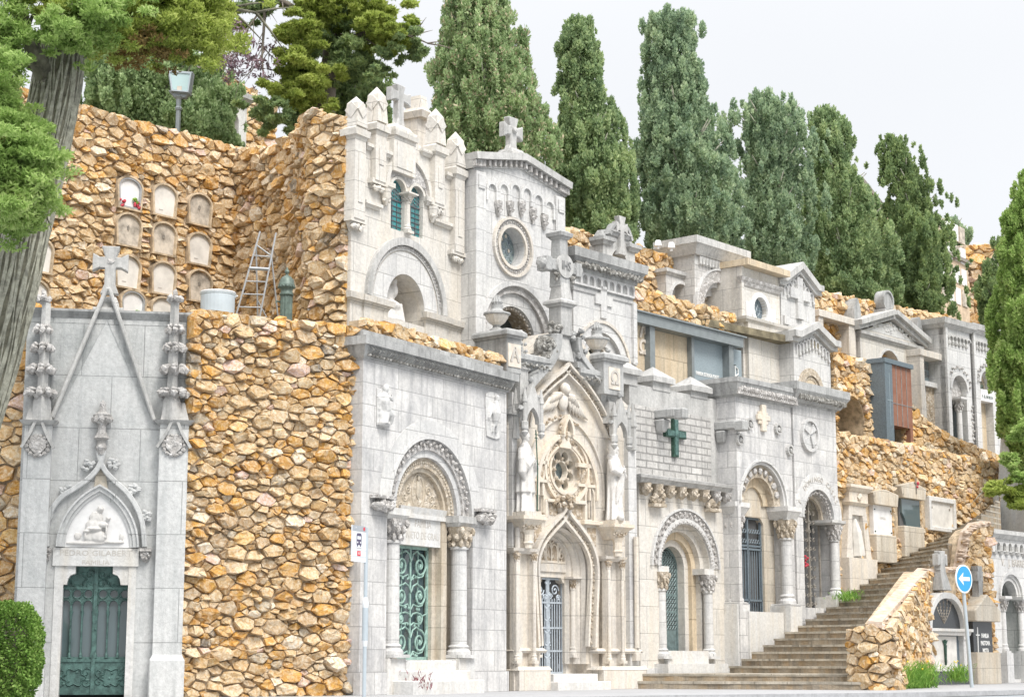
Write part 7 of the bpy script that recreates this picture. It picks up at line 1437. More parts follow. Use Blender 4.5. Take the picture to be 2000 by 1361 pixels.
# ================================================================== MEMORIALS ON THE STAIR WALL
def memorials():
    F = F10; q = lambda x, y, w=0: F.p(x, y, w); w = .17
    u = lambda x, y, w=w: q(x, y, w)[0]; v = lambda x, y, w=w: q(x, y, w)[1]
    T = Thing(F, 'wall_memorial', 'tall tapering tan memorial with moulded head, nearest the columned tombs', 'memorial', (u(1672, 1100), 2, .2)); a0, a1 = u(1657, 1060), u(1698, 1060); t0, t1 = u(1652, 1000)+.12, u(1680, 1000); zb = v(1672, 1132); zm = v(1672, 1090); zt = v(1655, 985)
    m = M(); m.slab([(a0-.12, zm), (a0+.12, zt), (a1-.15, zt), (a1+.12, zm)], -.1, w, [[(a0+.15, zm+.02), (a0+.28, zt-.25), (a1-.35, zt-.25), (a1-.2, zm+.02)]]); m.box(a0-.2, a1+.2, zb-.4, zm, -.1, w+.12); T.part(m, 'frame', 'cream_pale')
    m = M(); m.cornice(a0+.1, a1-.15, zt, -.1, w, [(.08, .02, .1), (.3, .05, .05), (.1, .08, .16), (.08, .17, .17)]); m.lump(((a0+a1)/2, zt+.25, w+.08), (.12, .12, .05)); T.part(m, 'head', 'cream'); m = M(); m.slab([(a0+.1, zm), (a0+.25, zt-.2), (a1-.3, zt-.2), (a1-.15, zm)], -.1, .05); T.part(m, 'panel', 'white_plaque'); m = M(); m.tube([((a0+a1)/2-.05, zt-.35, .08), ((a0+a1)/2, zt-.7, .09), ((a0+a1)/2+.1, zm+.1, .07)], [.05, .16, .22], 8); T.part(m, 'relief', 'white_plaque')
    for (xl, xr, yh, yt, yp, yb, lab, kind) in ((1709, 1745, 950, 985, 1042, 1076, 'house-shaped tan memorial with a white bolted plaque, second up the stairs', 0), (1764, 1800, 935, 972, 1026, 1066, 'house-shaped memorial with cracked grey plaque and a small flowered crucifix on its gable', 1)):
        u0, u1 = u(xl, 1010), u(xr, 1010); c = (u0+u1)/2; zt = v(xl, yt); zp = v(xl, yp); zb = v(xl, yb); zh = v((xl+xr)/2, yh+6); T = Thing(F, 'wall_memorial', lab, 'memorial', (c, zb, w))
        m = M(); m.slab([(u0-.12, zt), (u0-.2, zt+.35), (c, zh), (u1+.2, zt+.35), (u1+.12, zt)], -.05, w+.1); T.part(m, 'head', 'ochre_stain', bevel=.03); m = M(); m.box(u0-.03, u1+.03, zb-.3, zp, -.05, w+.06); T.part(m, 'base', 'ochre_stain', bevel=.02)
        m = M()
        if kind: m.slab([(u0+.02, zt), (u1, zt), (u1, zp), (u0+.3, zp), (u0+.22, zp+.2), (u0+.05, zp+.38)], -.02, w-.05)
        else: m.box(u0, u1, zp, zt, -.02, w-.05)
        p = T.part(m, 'plaque', 'sheet_glass' if kind else 'white_marble'); m = M()
        if kind: m2 = M(); m2.box(u0, u1, zp, zt, -.02, w-.12); T.part(m2, 'void', 'shadow_inside')
        else:
            for x in (u0+.08, u1-.08):
                for z in (zp+.08, zt-.12): m.lump((x, z, w-.04), .025)
            T.part(m, 'bolts', 'bronze', p); T.text('FAMILIA', c, zt-.35, w-.05, .12, 'letter_stone', p, sx=.8, ext=.004)
        if kind: m = M(); cross(m, c+.08, zt+.15, zh+.1, w+.1, w+.13, .1, .035, .7, 0); T.part(m, 'crucifix', 'text_brown'); m = M(); [m.lump((c+.08+RND.uniform(-.05, .05), zh-.1+RND.uniform(-.06, .1), w+.15), .04, .3) for _ in range(6)]; T.part(m, 'flowers', 'red_flower')
    u0, u1 = u(1819, 1000), u(1866, 1000); zt = v(1819, 976); zb = v(1819, 1028); T = Thing(F, 'wall_memorial', 'wide rectangular cream memorial frame, last before the stair top', 'memorial', ((u0+u1)/2, zb, w)); m = M(); m.slab([(u0-.08, zb-.1), (u0-.08, zt+.12), (u1+.08, zt+.12), (u1+.08, zb-.1)], -.02, w, [[(u0+.05, zb+.02), (u0+.05, zt-.02), (u1-.05, zt-.02), (u1-.05, zb+.02)]]); T.part(m, 'frame', 'lintel_white', bevel=.015); m = M(); m.box(u0, u1, zb, zt, -.02, w-.08); p = T.part(m, 'plaque', 'white_plaque'); m = M(); [m.box(x-.03, x+.03, z-.03, z+.03, w-.08, w-.06) for x, z in ((u0+.2, zt-.2), (u1-.25, zt-.2))]; T.part(m, 'bolts', 'text_brown', p)
    m = M(); u0, u1 = q(1640, 940, .1)[0], q(1650, 940, .1)[0]
memorials()
def front_memorials():
    F = FP; q = lambda x, y, w=0: F.p(x, y, w); u = lambda x, y=1230, w=.3: q(x, y, w)[0]; v = lambda x, y, w=.3: q(x, y, w)[1]
    T = Thing(F, 'laurel_memorial', 'arched white memorial with engraved sprig on black glass and small green crucifix below', 'memorial', (u(1850, 1330), 0, .3)); u0, u1 = u(1815, 1220), u(1888, 1220); c = (u0+u1)/2; r = (u1-u0)/2; zs = v(1815, 1226); h = v(1848, 1158)-zs
    P_ = [(c-r, zs)]+pointed(c, zs, r-.0, h, 10)+[(c+r, zs)]; m = M(); m.band(P_, -.14, .02, -.05, .32); m.cornice(u0-.1, u1+.1, zs-.18, -.05, .3, [(.1, .03, .06), (.08, .1, .1)]); T.part(m, 'arch_frame', 'lintel_white', bevel=.012)
    m = M(); m.slab(P_, -.05, .18); g = T.part(m, 'black_panel', 'black_granite'); m = M()
    for k in range(5):
        a = (k-2)*.19; tip = (c+a*1.25, zs+.95*(1-abs(k-2)*.08)); pth = smooth([(c, zs+.12, .185), (c+a*.8, zs+.45, .185), (tip[0], tip[1], .185)], 5); m.tube(pth, .007, 4)
        for j, p in enumerate(pth[2:]):
            for s in (-1, 1): m.tube([p, (p[0]+s*.05, p[1]+.05, .187)], [.012, .004], 4)
        m.lump((tip[0], tip[1]+.02, .187), (.03, .045, .01))
    T.part(m, 'engraved_sprig', 'grime_plaque', g); zb = v(1815, 1308); zq = zs-.18
    for x0, x1 in ((u0-.04, u0+.12), (u1-.14, u1+.03)): m = M(); m.box(x0, x1, zb, zq-.12, .1, .26); m.cornice(x0, x1, zq-.14, .1, .26, [(.05, 0, .03), (.09, .04, .04)]); T.part(m, 'pilaster', 'lintel_white')
    m = M(); m.box(u0, u1, zb, zq, -.05, .12); T.part(m, 'void', 'slate'); m = M(); m.box(u0+.16, u1-.42, zb+.02, zq-.02, .1, .2); p = T.part(m, 'lower_slab', 'white_plaque'); m = M(); z = (zb+zq)/2+.1; m.tube([(c-.08, z-.42, .23), (c-.08, z+.1, .23)], [.03, .05], 6); m.lump((c-.08, z+.2, .23), .045)
    for s in (-1, 1): m.tube([(c-.08, z+.1, .23), (c-.08+s*.12, z+.22, .23)], [.03, .018], 5)
    T.part(m, 'crucifix_figure', 'bronze', p); T.text('FAMILIA', c-.1, zb+.22, .2, .14, 'letter_stone', p, sx=.8, ext=.004)
    m = M(); m.box(u0-.1, u1+.08, -.1, zb-.02, -.05, .34); T.part(m, 'base', 'black_granite'); m = M(); m.box(u0-.08, u1+.06, zb-.03, zb+.03, -.05, .38); T.part(m, 'sill', 'lintel_white')
    zt = zs+h; m = M(); m.frus(c-.16, c+.16, zt+.08, zt+.75, .0, .25, .08, -.06); cross(m, c-.0, zt+.6, v(1835, 1074), .04, .22, .25, .26, .55, .12); T.part(m, 'cross', 'weathered_light', bevel=.015)
    T = Thing(F, 'slate_memorial', 'memorial with black lettered slab under a mossy gable stone and weathered small cross', 'memorial', (u(1920, 1330), 0, .3)); u0, u1 = u(1901, 1240), u(1938, 1240); c = (u0+u1)/2; zt = v(1900, 1213); zp = v(1901, 1273)
    m = M(); m.slab([(u0-.15, zt), (u0-.2, zt+.3), (c, zt+.75), (u1+.2, zt+.3), (u1+.15, zt)], -.05, .5); T.part(m, 'head', 'ochre_stain', bevel=.03); m = M(); m.box(u0, u1, zp, zt, -.05, .3); p = T.part(m, 'slab', 'black_granite')
    for k, s in enumerate(('FAMILIA', 'PASTOVA', 'MOTA')): T.text(s, c+.12, zt-.38-.2*k, .3, .16, 'text_light', p, sx=.75, ext=.006, bold=.006)
    m = M(); cross(m, c-.32, zt-.85, zt-.15, .3, .32, .1, .03, .7, 0); T.part(m, 'engraved_cross', 'text_light', p); m = M(); m.box(u0-.1, u1+.15, -.1, zp, -.05, .45); T.part(m, 'base', 'ochre_stain', bevel=.02); m = M(); cross(m, c, zt+.6, v(1915, 1105), .1, .3, .16, .2, .7, .2); T.part(m, 'cross', 'weathered', bevel=.03)
    F = Frame(1937, 51.2, 4170); q = F.p; u0 = q(1937, 1150)[0]; u1 = u0+5.2; zt = q(1945, 1078)[1]; T = Thing(F, 'balustraded_tomb', 'grey tomb at the right edge with pierced baluster parapet and mossy arched doorway', 'tomb', (u0+1.5, 0, 0))
    c, vs = q(1974, 1166); r = .58; m = M(); m.slab([(u0, -.1), (u0, zt), (u1, zt), (u1, -.1)], -1, 0, [[(c-r, .1)]+arc(c, vs, r, n=16)+[(c+r, .1)]]); T.part(m, 'wall', 'pale_grey'); zc = q(1940, 1040)[1]; m = M(); m.cornice(u0-.02, u1, zc-.16, -.6, .1, [(.12, .02, .1), (.12, .12, .12)]); T.part(m, 'cornice', 'weathered_light')
    m = M(); m.box(u0, u0+.16, zt, zc-.16, -.5, .08); T.part(m, 'parapet_pier', 'pale_grey'); n = 14; p = .36; hs = [[(u0+.25+p*(i+.5)-.1, zc-.5)]+arc(u0+.25+p*(i+.5), zc-.36, .1, n=8)+[(u0+.25+p*(i+.5)+.1, zc-.5)] for i in range(n)]; m = M(); m.slab([(u0+.16, zc-.52), (u0+.16, zc-.16), (u1, zc-.16), (u1, zc-.52)], -.15, .06, hs); T.part(m, 'pierced_arcade', 'pale_grey')
    for i in range(n+1): m = M(); x = u0+.25+p*i; m.lathe(x, .0, [(.07, zt), (.11, zt+.05), (.06, zt+.1), (.10, zt+.2), (.09, zc-.6), (.12, zc-.52)], 8); T.part(m, 'baluster', 'weathered_light')
    T.text('V.   J. BARREIRO', u0+1.6, zt-.28, .0, .3, 'letter_stone', sx=.9, ext=.015)
    for k, (a, b) in enumerate(((r+.16, r+.08), (r+.02, r-.1))): m = M(); m.band(arc(c, vs, b, n=20), 0, a-b, -.3, .06-.1*k); T.part(m, 'arch_moulding', 'pale_grey')
    m = M(); m.box(c-r-.03, c+r+.03, .05, vs+r, -.95, -.5); T.part(m, 'door', 'bronze'); m = M(); m.frus(c-r, c-.1, .1, vs+r*.7, -.5, -.42, 0, 0); T.part(m, 'door_leaf', 'dark_iron'); column(T, c+r-.02, .0, .9, vs-.1, .09, 'pale_grey', 'carved_white', cap=.3, base=.2); column(T, c-r+.04, -.0, .9, vs-.1, .09, 'pale_grey', 'carved_white', cap=.3, base=.2)
    for s in (-1, 1): m = M(); m.box(c+s*(r+.02)-.2, c+s*(r+.02)+.2, -.1, .84, -.5, .2); T.part(m, 'column_pedestal', 'pale_grey')
    F = Frame(1980, 55.0, 3900); c = F.p(2004, 900)[0]; T = Thing(F, 'white_monument', 'slender white stone monument half outside the right edge, behind the drooping branch', 'monument', (c, 4.5, 0)); z = lambda y: F.p(1990, y)[1]
    m = M(); m.frus(c-.62, c+.62, z(1035), z(945), -1.0, .3, 0, -.1, 1); m.frus(c-.4, c+.4, z(945), z(850), -.8, .2, .0, -.12, 1); T.part(m, 'pedestal', 'lintel_white'); m = M(); m.cornice(c-.4, c+.4, z(850), -.6, .1, [(.1, 0, .1), (.1, .1, .1), (.15, .05, -.1)], 1); m.lathe(c, -.25, [(.3, z(840)), (.38, z(815)), (.2, z(800)), (.28, z(790)), (.05, z(775))], 12); T.part(m, 'crown', 'lintel_white')
front_memorials()
# ================================================================== FAR BUILDINGS UP THE HILL
def far():
    F = Frame(1845, 74, 3600); q = F.p; u0, u1 = q(1835, 520)[0], q(1890, 520)[0]; z1 = q(1880, 462)[1]; zb = 10; T = Thing(F, 'columbarium', 'distant brick-orange niche block with white grave slabs, above the far right tombs', 'building', (u0, zb, 0)); m = M(); m.box(u0-1.2, u1, zb, z1-1.2, -3, 0); m.add([(u0-1.2, z1+.6, -3), (u1, z1-1.2, -3), (u1, z1-1.2, 0), (u0-1.2, z1+.6, 0), (u0-1.2, z1-1.2, 0), (u0-1.2, z1-1.2, -3)], [(0, 1, 2, 3), (3, 2, 4), (0, 5, 1), (0, 3, 4, 5)]); T.part(m, 'wall', 'far_wall'); m = M(); m.box(u0-1.2, u1+.1, z1-1.2, z1-1.05, -3, .15); T.part(m, 'coping', 'text_brown')
    for i in range(6):
        for j in range(4): x = u1-.55-i*.75; z = q(1885, 600)[1]+.95*j; m = M(); m.box(x-.28, x+.28, z, z+.72, -.05, .04); T.part(m, 'niche_slab', 'white_marble' if (i+j) % 3 else 'grime_plaque')
    A = F.W(u1, 0, -.5); m = M(); P_ = [(A.x, A.y), (A.x+3.5, A.y+1.0), (A.x+6, A.y+4)]; rubble_wall('rubble_wall', 'distant bright ochre rubble wall beside the niche block', P_, [(0, q(1890, 482)[1]), (1, q(1890, 472)[1]+.6)], zb, size=.5, seed=31, depth=.2)
    a = wpt(400, 165, 60); b = wpt(535, 190, 62); rubble_wall('rubble_wall', 'distant rubble wall glimpsed between the tree crowns at top left', [(a.x, a.y), (b.x, b.y)], [(0, a.z+.8), (1, b.z-.4)], 11, size=.42, seed=32)
    F = Frame(455, 57, 3500); u0, u1 = F.p(428, 230)[0], F.p(482, 230)[0]; T = Thing(F, 'distant_tomb', 'small white tomb with flat lintel glimpsed between the trees at top left', 'tomb', (u0, 12, 0)); zt = F.p(440, 190)[1]; c, vs = F.p(452, 236); m = M(); m.slab([(u0, 12), (u0, zt), (u1, zt), (u1, 12)], -1, 0, [[(c-.35, 12)]+arc(c, vs, .35, n=10)+[(c+.35, 12)]]); T.part(m, 'wall', 'lintel_white'); m = M(); m.cornice(u0, u1, zt, -1, 0, [(.12, .05, .2), (.18, .22, .22)]); T.part(m, 'cornice', 'weathered_light'); m = M(); m.box(c-.5, c+.5, 12, vs+.6, -.9, -.5); T.part(m, 'niche_back', 'text_grey')
    a, b = wpt(1690, 372, 88), wpt(1740, 395, 88); F = Frame(1700, 88, 3600); T = Thing(F, 'distant_building', 'distant tan building end between two cypresses', 'building', (0, 10, 0)); u0, u1 = F.p(1680, 400)[0], F.p(1742, 400)[0]; m = M(); m.slab([(u0, 10), (u0, a.z+.6), (u1, b.z-.2), (u1, 10)], -3, 0); T.part(m, 'wall', 'far_wall'); m = M(); m.band([(u0, a.z+.6), (u1, b.z-.2)], 0, .2, -3, .2); T.part(m, 'coping', 'text_brown')
far()
# ================================================================== TREES ON THE HILL
rows_tree('cypress', 'very broad dense conical cypress, yellowish with cones, behind the rose window tomb', 52, [(-95, 915, 935), (-30, 885, 970), (40, 862, 1005), (110, 852, 1030), (180, 846, 1052), (240, 842, 1075), (300, 850, 1085), (380, 870, 1080), (460, 900, 1060)], 'cypress_warm', n=52000, L=.17, Wd=.08, seed=1, plume=.62, trunk=.3, group='cypresses on the hill', mats2=['cone_tan'], base=11.2, ragged=.05)
rows_tree('cypress', 'narrow cypress with blunt top widening below, left of the tallest blunt one', 54, [(36, 1110, 1150), (60, 1095, 1165), (120, 1092, 1172), (180, 1090, 1182), (225, 1090, 1205), (260, 1085, 1215), (330, 1078, 1238), (400, 1078, 1248), (470, 1090, 1240)], 'cypress_leaf', n=42000, L=.17, Wd=.08, seed=2, plume=.6, trunk=.28, group='cypresses on the hill', base=11.2, ragged=.08)
rows_tree('cypress', 'tall cypress with wide flat frayed top, centre of the cypress row', 57, [(28, 1275, 1330), (48, 1252, 1372), (100, 1262, 1350), (150, 1258, 1375), (200, 1256, 1382), (240, 1248, 1400), (300, 1240, 1425), (380, 1238, 1445), (450, 1240, 1450), (500, 1260, 1440)], 'cypress_blue', n=60000, L=.17, Wd=.08, seed=3, plume=.62, trunk=.3, group='cypresses on the hill', base=11.2, ragged=.08, loose=.3)
rows_tree('cypress', 'ragged open double-topped cypress with feathery branch tips', 60, [(182, 1475, 1490), (205, 1440, 1550), (240, 1425, 1575), (290, 1430, 1585), (350, 1435, 1580), (420, 1430, 1590), (480, 1430, 1590), (540, 1440, 1585)], 'cypress_blue', n=38000, L=.17, Wd=.08, seed=4, plume=.6, trunk=.26, group='cypresses on the hill', base=11.2, ragged=.2, loose=1)
rows_tree('cypress', 'cypress with narrow rounded head over broad skirt, right of the ragged one', 62, [(210, 1590, 1615), (235, 1582, 1650), (290, 1580, 1660), (330, 1582, 1670), (370, 1575, 1695), (430, 1565, 1725), (500, 1560, 1745), (560, 1570, 1750), (600, 1590, 1750)], 'cypress_leaf', n=46000, L=.18, Wd=.085, seed=5, plume=.65, trunk=.28, group='cypresses on the hill', base=11.2, ragged=.1, loose=.4)
rows_tree('cypress', 'last hill cypress with sparse thin spire and spreading tips above the pediment disc', 64, [(262, 1722, 1745), (290, 1718, 1785), (330, 1722, 1800), (380, 1735, 1830), (430, 1725, 1845), (480, 1715, 1862), (540, 1705, 1868), (600, 1720, 1860), (625, 1740, 1850)], 'dark_leaf', n=40000, L=.18, Wd=.085, seed=6, plume=.62, trunk=.24, group='cypresses on the hill', base=11.2, ragged=.2, loose=1)
rows_tree('tree', 'small grey-green treetop behind the distant niche block', 82, [(425, 1845, 1862), (440, 1835, 1885), (462, 1830, 1895), (500, 1830, 1880)], 'cypress_blue', n=5000, L=.22, Wd=.12, seed=7, plume=.8, trunk=.2, base=16, ragged=.15)
rows_tree('tree', 'dark spreading tree at right, behind the bright near one', 66, [(465, 1950, 1990), (520, 1925, 1985), (560, 1915, 1990), (610, 1908, 1995), (660, 1925, 2000)], 'dark_leaf', n=16000, L=.19, Wd=.09, seed=8, plume=.7, trunk=.2, base=8, ragged=.2)
rows_tree('cypress', 'bright green cypress at the right edge, in front of the slit-doored tomb', 55, [(330, 1996, 2004), (400, 1972, 2040), (470, 1958, 2060), (560, 1948, 2080), (640, 1942, 2090), (720, 1945, 2090), (790, 1950, 2090), (860, 1965, 2080), (930, 1990, 2060)], 'near_leaf', n=60000, L=.17, Wd=.08, seed=9, plume=.6, trunk=.25, base=4, ragged=.12)
rows_tree('tree', 'dense round-leaved evergreen behind the niche wall, around the floodlight', 47, [(60, 210, 330), (95, 175, 400), (140, 158, 425), (180, 155, 445), (220, 160, 460), (260, 200, 470), (290, 240, 470)], 'cypress_warm', n=36000, L=.15, Wd=.09, seed=10, plume=.7, trunk=.3, base=11, ragged=.08)
rows_tree('tree', 'dark low evergreen just behind the curved rubble wall', 46, [(130, 640, 720), (165, 590, 740), (200, 570, 760), (240, 560, 770), (280, 560, 770)], 'dark_leaf', n=15000, L=.15, Wd=.08, seed=12, plume=.6, trunk=.2, base=11, ragged=.12)
# ------------------------------------------------------------------ trees built branch by branch
def branchy(name, label, Z, base, limbs, pads, mats, seed, trunk, bk='bark', L=.15, Wd=.05, cat='tree', n=60, dz=1.2, tw=0):
    """limbs: lists of (px, py, dZ); pads: (px, py, rx px, ry px, dZ, material index, leaves)"""
    g = np.random.default_rng(seed); sc_ = Z/HF; b = wpt(base[0], base[1], Z) if len(base) == 2 else Vector(base)
    T = Thing(GF, name, label, cat, (b.x, b.z, -Z)); m = M(); m.tube(trunk[0], trunk[1], 14)
    T.part(m, 'trunk', bk, smoothf=True)
    for lb in limbs:
        pts, r0 = lb; m = M(); P_ = [wpt(x, y, Z+d) for x, y, d in pts]; P_ = smooth([(p.x, p.z, -p.y) for p in P_], 4); k = len(P_); m.tube(P_, [r0*(1-.85*i/(k-1)) for i in range(k)], 7)
        for i in range(2, k, 2):
            p = Vector(P_[i]); t = (p-Vector(P_[i-1])).normalized()
            for s in range(2 if r0 > .09 else 1): dd = (t*.6+Vector(tuple(g.normal(0, .5, 3)))).normalized(); m.tube([tuple(p), tuple(p+dd*.35+Vector((0, -.03, 0))), tuple(p+dd*.7+Vector((0, -.1, 0)))], [r0*.2+.004, r0*.12+.004, .004], 4)
        T.part(m, 'limb', bk, smoothf=True)
    for mi in sorted(set(p[5] for p in pads)):
        cl = []
        for x, y, rx, ry, d, k, nn in pads:
            if k != mi: continue
            sub = max(12, int(rx*ry/34))
            for _ in range(sub):
                a = g.normal(0, .56, 3); c = wpt(x+a[0]*rx, y+a[1]*ry, Z+d); r = g.uniform(.55, 1.1)*min(rx, ry)*sc_*.27+.07
                cl.append(((c.x, c.y+a[2]*dz, c.z), (r*1.25, r*1.2, r*.62), int(nn/sub)))
        pt, dr = blobs_to_leaves(cl, seed+mi, .2, .5); leafy(T, 'foliage', pt, dr, L, Wd, mats[mi], seed=seed+mi, spread=.8)
    return T
def W3(x, y, Z): p = wpt(x, y, Z); return (p.x, p.z, -p.y)
# big leaning trunk at the left with its canopy
Zt = 25.0; tr = [W3(-170, 1240, Zt), W3(-100, 960, Zt), W3(-32, 740, Zt), W3(8, 600, Zt), W3(42, 460, Zt), W3(76, 330, Zt), W3(104, 200, Zt), W3(122, 100, Zt), W3(132, 10, Zt), W3(150, -90, Zt)]
tr = smooth(tr, 5); tr[0] = (tr[0][0], -.1, tr[0][2])
branchy('leaning_tree', 'huge furrowed trunk leaning in from the left edge, with hanging bright green foliage', Zt, (tr[0][0], Zt, -.1), [
    ([(105, 180, 0), (75, 120, -.4), (50, 60, -.7), (45, -40, -1)], .2), ([(118, 160, 0), (150, 90, .3), (172, 40, .5), (190, -50, .6)], .26), ([(60, 400, 0), (30, 330, -.6), (30, 200, -1.0), (10, 90, -1.2)], .10), ([(150, 60, 0), (260, 20, .6), (380, 10, 1.2), (500, 25, 1.8)], .11),
    ([(40, 420, -.2), (70, 370, -1.0), (60, 330, -1.6), (40, 300, -1.8)], .08)],
    [(30, 260, 45, 50, -1.6, 1, 9000), (55, 330, 52, 55, -1.7, 1, 12000), (30, 390, 48, 50, -1.8, 1, 9000), (20, 430, 40, 30, -1.8, 1, 5000), (0, 170, 40, 60, -1.4, 1, 6000), (12, 60, 40, 55, -1.2, 1, 7000),
     (185, 30, 60, 38, -.6, 1, 8000), (150, 75, 45, 30, -.8, 1, 4500), (90, 10, 50, 18, -.9, 0, 3500), (290, 45, 90, 40, .6, 0, 11000), (350, 85, 70, 30, .8, 0, 6500), (270, 95, 60, 26, .5, 2, 2200), (400, 60, 50, 40, 1.0, 0, 4500), (240, 5, 80, 25, .3, 0, 5000), (110, 60, 30, 30, -1.3, 1, 2600), (215, 75, 40, 30, .0, 0, 4000), (320, 5, 90, 22, .8, 0, 5000), (0, 330, 40, 80, -1.9, 1, 9000), (90, 320, 22, 26, -1.8, 1, 2500), (420, 15, 60, 22, 1.2, 0, 3500), (15, 300, 24, 14, -1.7, 2, 500), (130, -90, 110, 50, -.2, 1, 9000), (330, -70, 120, 40, .8, 0, 8000), (-60, -60, 90, 80, -1, 1, 9000), (-70, 200, 60, 150, -1.4, 1, 8000)],
    ['bright_leaf', 'near_leaf', 'brown_leaf'], 41, (tr, [.44-.003*i for i in range(len(tr))]), L=.09, Wd=.03, dz=.5, bk='bark_dark')
def bark_ridges():
    T = [o for o in bpy.data.objects if o.name == 'leaning_tree'][0]; m = M(); rn = random.Random(9)
    for k in range(64):
        g = 2*math.pi*k/64; ph = rn.uniform(0, 6); pts = []; rr_ = []
        for i in range(0, len(tr)):
            r = .44-.003*i; a = g+.10*math.sin(i*.5+ph)+.02*i; t = .99+.02*math.sin(i*1.1+ph); pts.append((tr[i][0]+r*t*math.cos(a), tr[i][1], tr[i][2]+r*t*math.sin(a))); rr_.append(.021+.009*math.sin(i*.9+ph*2))
        m.tube(pts, rr_, 5)
    o = mesh_obj('bark_ridges', [(a-T.location.x, -c-T.location.y, b-T.location.z) for a, b, c in m.v], m.f, ['bark'], recalc=False); o.parent = T
bark_ridges()
# bright pine-like tree above the curved wall
Zp = 44.0; tp = smooth([W3(640, 330, Zp), W3(636, 200, Zp), W3(650, 60, Zp), W3(640, -120, Zp)], 5)
branchy('spreading_tree', 'spreading yellow-green conifer over the curved wall, with bare violet twigs on its left', Zp, (tp[0][0], Zp, 11.3), [
    ([(640, 60, 0), (580, 20, -1), (520, -10, -1.5), (440, -30, -2)], .12), ([(520, -30, -1.5), (515, 60, -1.7), (512, 120, -1.7), (520, 170, -1.6)], .05), ([(512, 90, -1.7), (540, 118, -1.6), (560, 112, -1.5)], .02), ([(545, -20, -1.4), (495, 40, -1.6), (470, 80, -1.8), (440, 90, -2)], .035), ([(516, 100, -1.7), (490, 140, -1.8), (470, 150, -1.8)], .025), ([(640, 120, 0), (700, 70, -.5), (770, 60, -1), (835, 85, -1.2)], .1), ([(640, 150, 0), (590, 160, -1), (540, 200, -1.5), (500, 230, -1.8)], .07)],
    [(600, 60, 45, 32, -1.2, 0, 11000), (575, 110, 38, 28, -1.3, 0, 8500), (610, 150, 45, 30, -1.2, 0, 10000), (560, 190, 40, 26, -1.4, 0, 6500), (520, 215, 42, 18, -1.6, 2, 4500), (535, 240, 28, 12, -1.6, 2, 1800), (650, 100, 50, 40, -.4, 2, 9000), (670, 30, 60, 40, -.4, 0, 11000), (720, 20, 55, 35, -.5, 0, 9000), (735, 75, 52, 26, -.7, 0, 9000), (790, 65, 36, 24, -1, 0, 6000), (815, 88, 20, 14, -1.1, 2, 2400), (700, 130, 40, 26, -.5, 2, 4500), (760, 115, 30, 14, -.8, 2, 1400), (735, 160, 26, 10, -.8, 2, 1200), (600, 5, 60, 22, -1, 0, 7000), (480, 8, 55, 16, -1.7, 2, 3500), (465, 75, 34, 26, -1.9, 3, 420), (445, 120, 40, 24, -2, 3, 420), (500, 120, 34, 44, -1.7, 3, 380), (440, 45, 30, 30, -2, 0, 2500), (625, 205, 30, 14, -1, 0, 3000), (640, -90, 110, 45, -.4, 0, 10000), (520, -70, 60, 30, -1.2, 2, 4000)],
    ['bright_leaf', 'near_leaf', 'dark_leaf', 'twig'], 52, (tp, [.3-.01*i for i in range(len(tp))]), bk='stem', L=.15, Wd=.05, dz=.9)
# drooping branch lower right
Zb = 46.0; tb = smooth([W3(2150, 1300, Zb), W3(2120, 1100, Zb), W3(2110, 900, Zb), W3(2125, 700, Zb), W3(2120, 520, Zb)], 4)
branchy('leaning_tree', 'low drooping yellow-green branch reaching in from the right edge over the stair top', Zb, (tb[0][0], Zb, -.1), [([(2115, 980, 0), (2050, 950, 0), (1990, 955, 0), (1930, 950, 0)], .06)], [(1985, 962, 34, 20, 0, 0, 5200), (1950, 955, 28, 13, 0, 0, 3200), (2000, 985, 22, 14, 0, 0, 2200), (1940, 945, 14, 6, 0, 0, 500), (1998, 935, 14, 12, 0, 1, 1200), (1975, 895, 14, 14, 0, 1, 1500), (1990, 840, 20, 22, 0, 1, 2500), (2120, 800, 45, 45, 0, 1, 5000), (2130, 680, 50, 60, 0, 0, 6000), (2120, 560, 40, 50, 0, 1, 5000)], ['bright_leaf', 'near_leaf'], 61, (tb, [.2-.009*i for i in range(len(tb))]), L=.12, Wd=.05, dz=.3)
# clipped bush
def bush():
    Z = 27.0; c = wpt(8, 1275, Z); T = Thing(GF, 'hedge', 'clipped bright green rounded hedge at the lower left corner', 'hedge', (c.x, 0, -Z)); g = np.random.default_rng(5); n = 26000; d = g.normal(0, 1, (n, 3)); p = 3.4; d /= (np.abs(d)**p).sum(1)[:, None]**(1/p); q = np.where(g.random(n) < .75, g.uniform(.93, 1.01, n), g.uniform(.7, .95, n))[:, None]; R_ = np.array([.51, .6, .72]); pt = np.array([c.x, Z, .74])+d*q*R_*(1+.035*np.sin(d[:, :1]*17+d[:, 2:]*13)+.03*np.sin(d[:, 1:2]*23+d[:, 2:]*9)+np.where(g.random((n, 1)) < .05, .07, 0)*g.random((n, 1))); leafy(T, 'foliage', pt, d, .05, .035, 'hedge_leaf', seed=2, spread=.8)
    m = M(); [m.tube([(c.x+.2*math.cos(k), 0, -Z+.2*math.sin(k)), (c.x+.35*math.cos(k), .9, -Z+.35*math.sin(k))], [.03, .01], 5) for k in range(8)]; m.lump((c.x, .74, -Z), (.40, .58, .46), .05, 2); T.part(m, 'stems', 'stem')
bush()
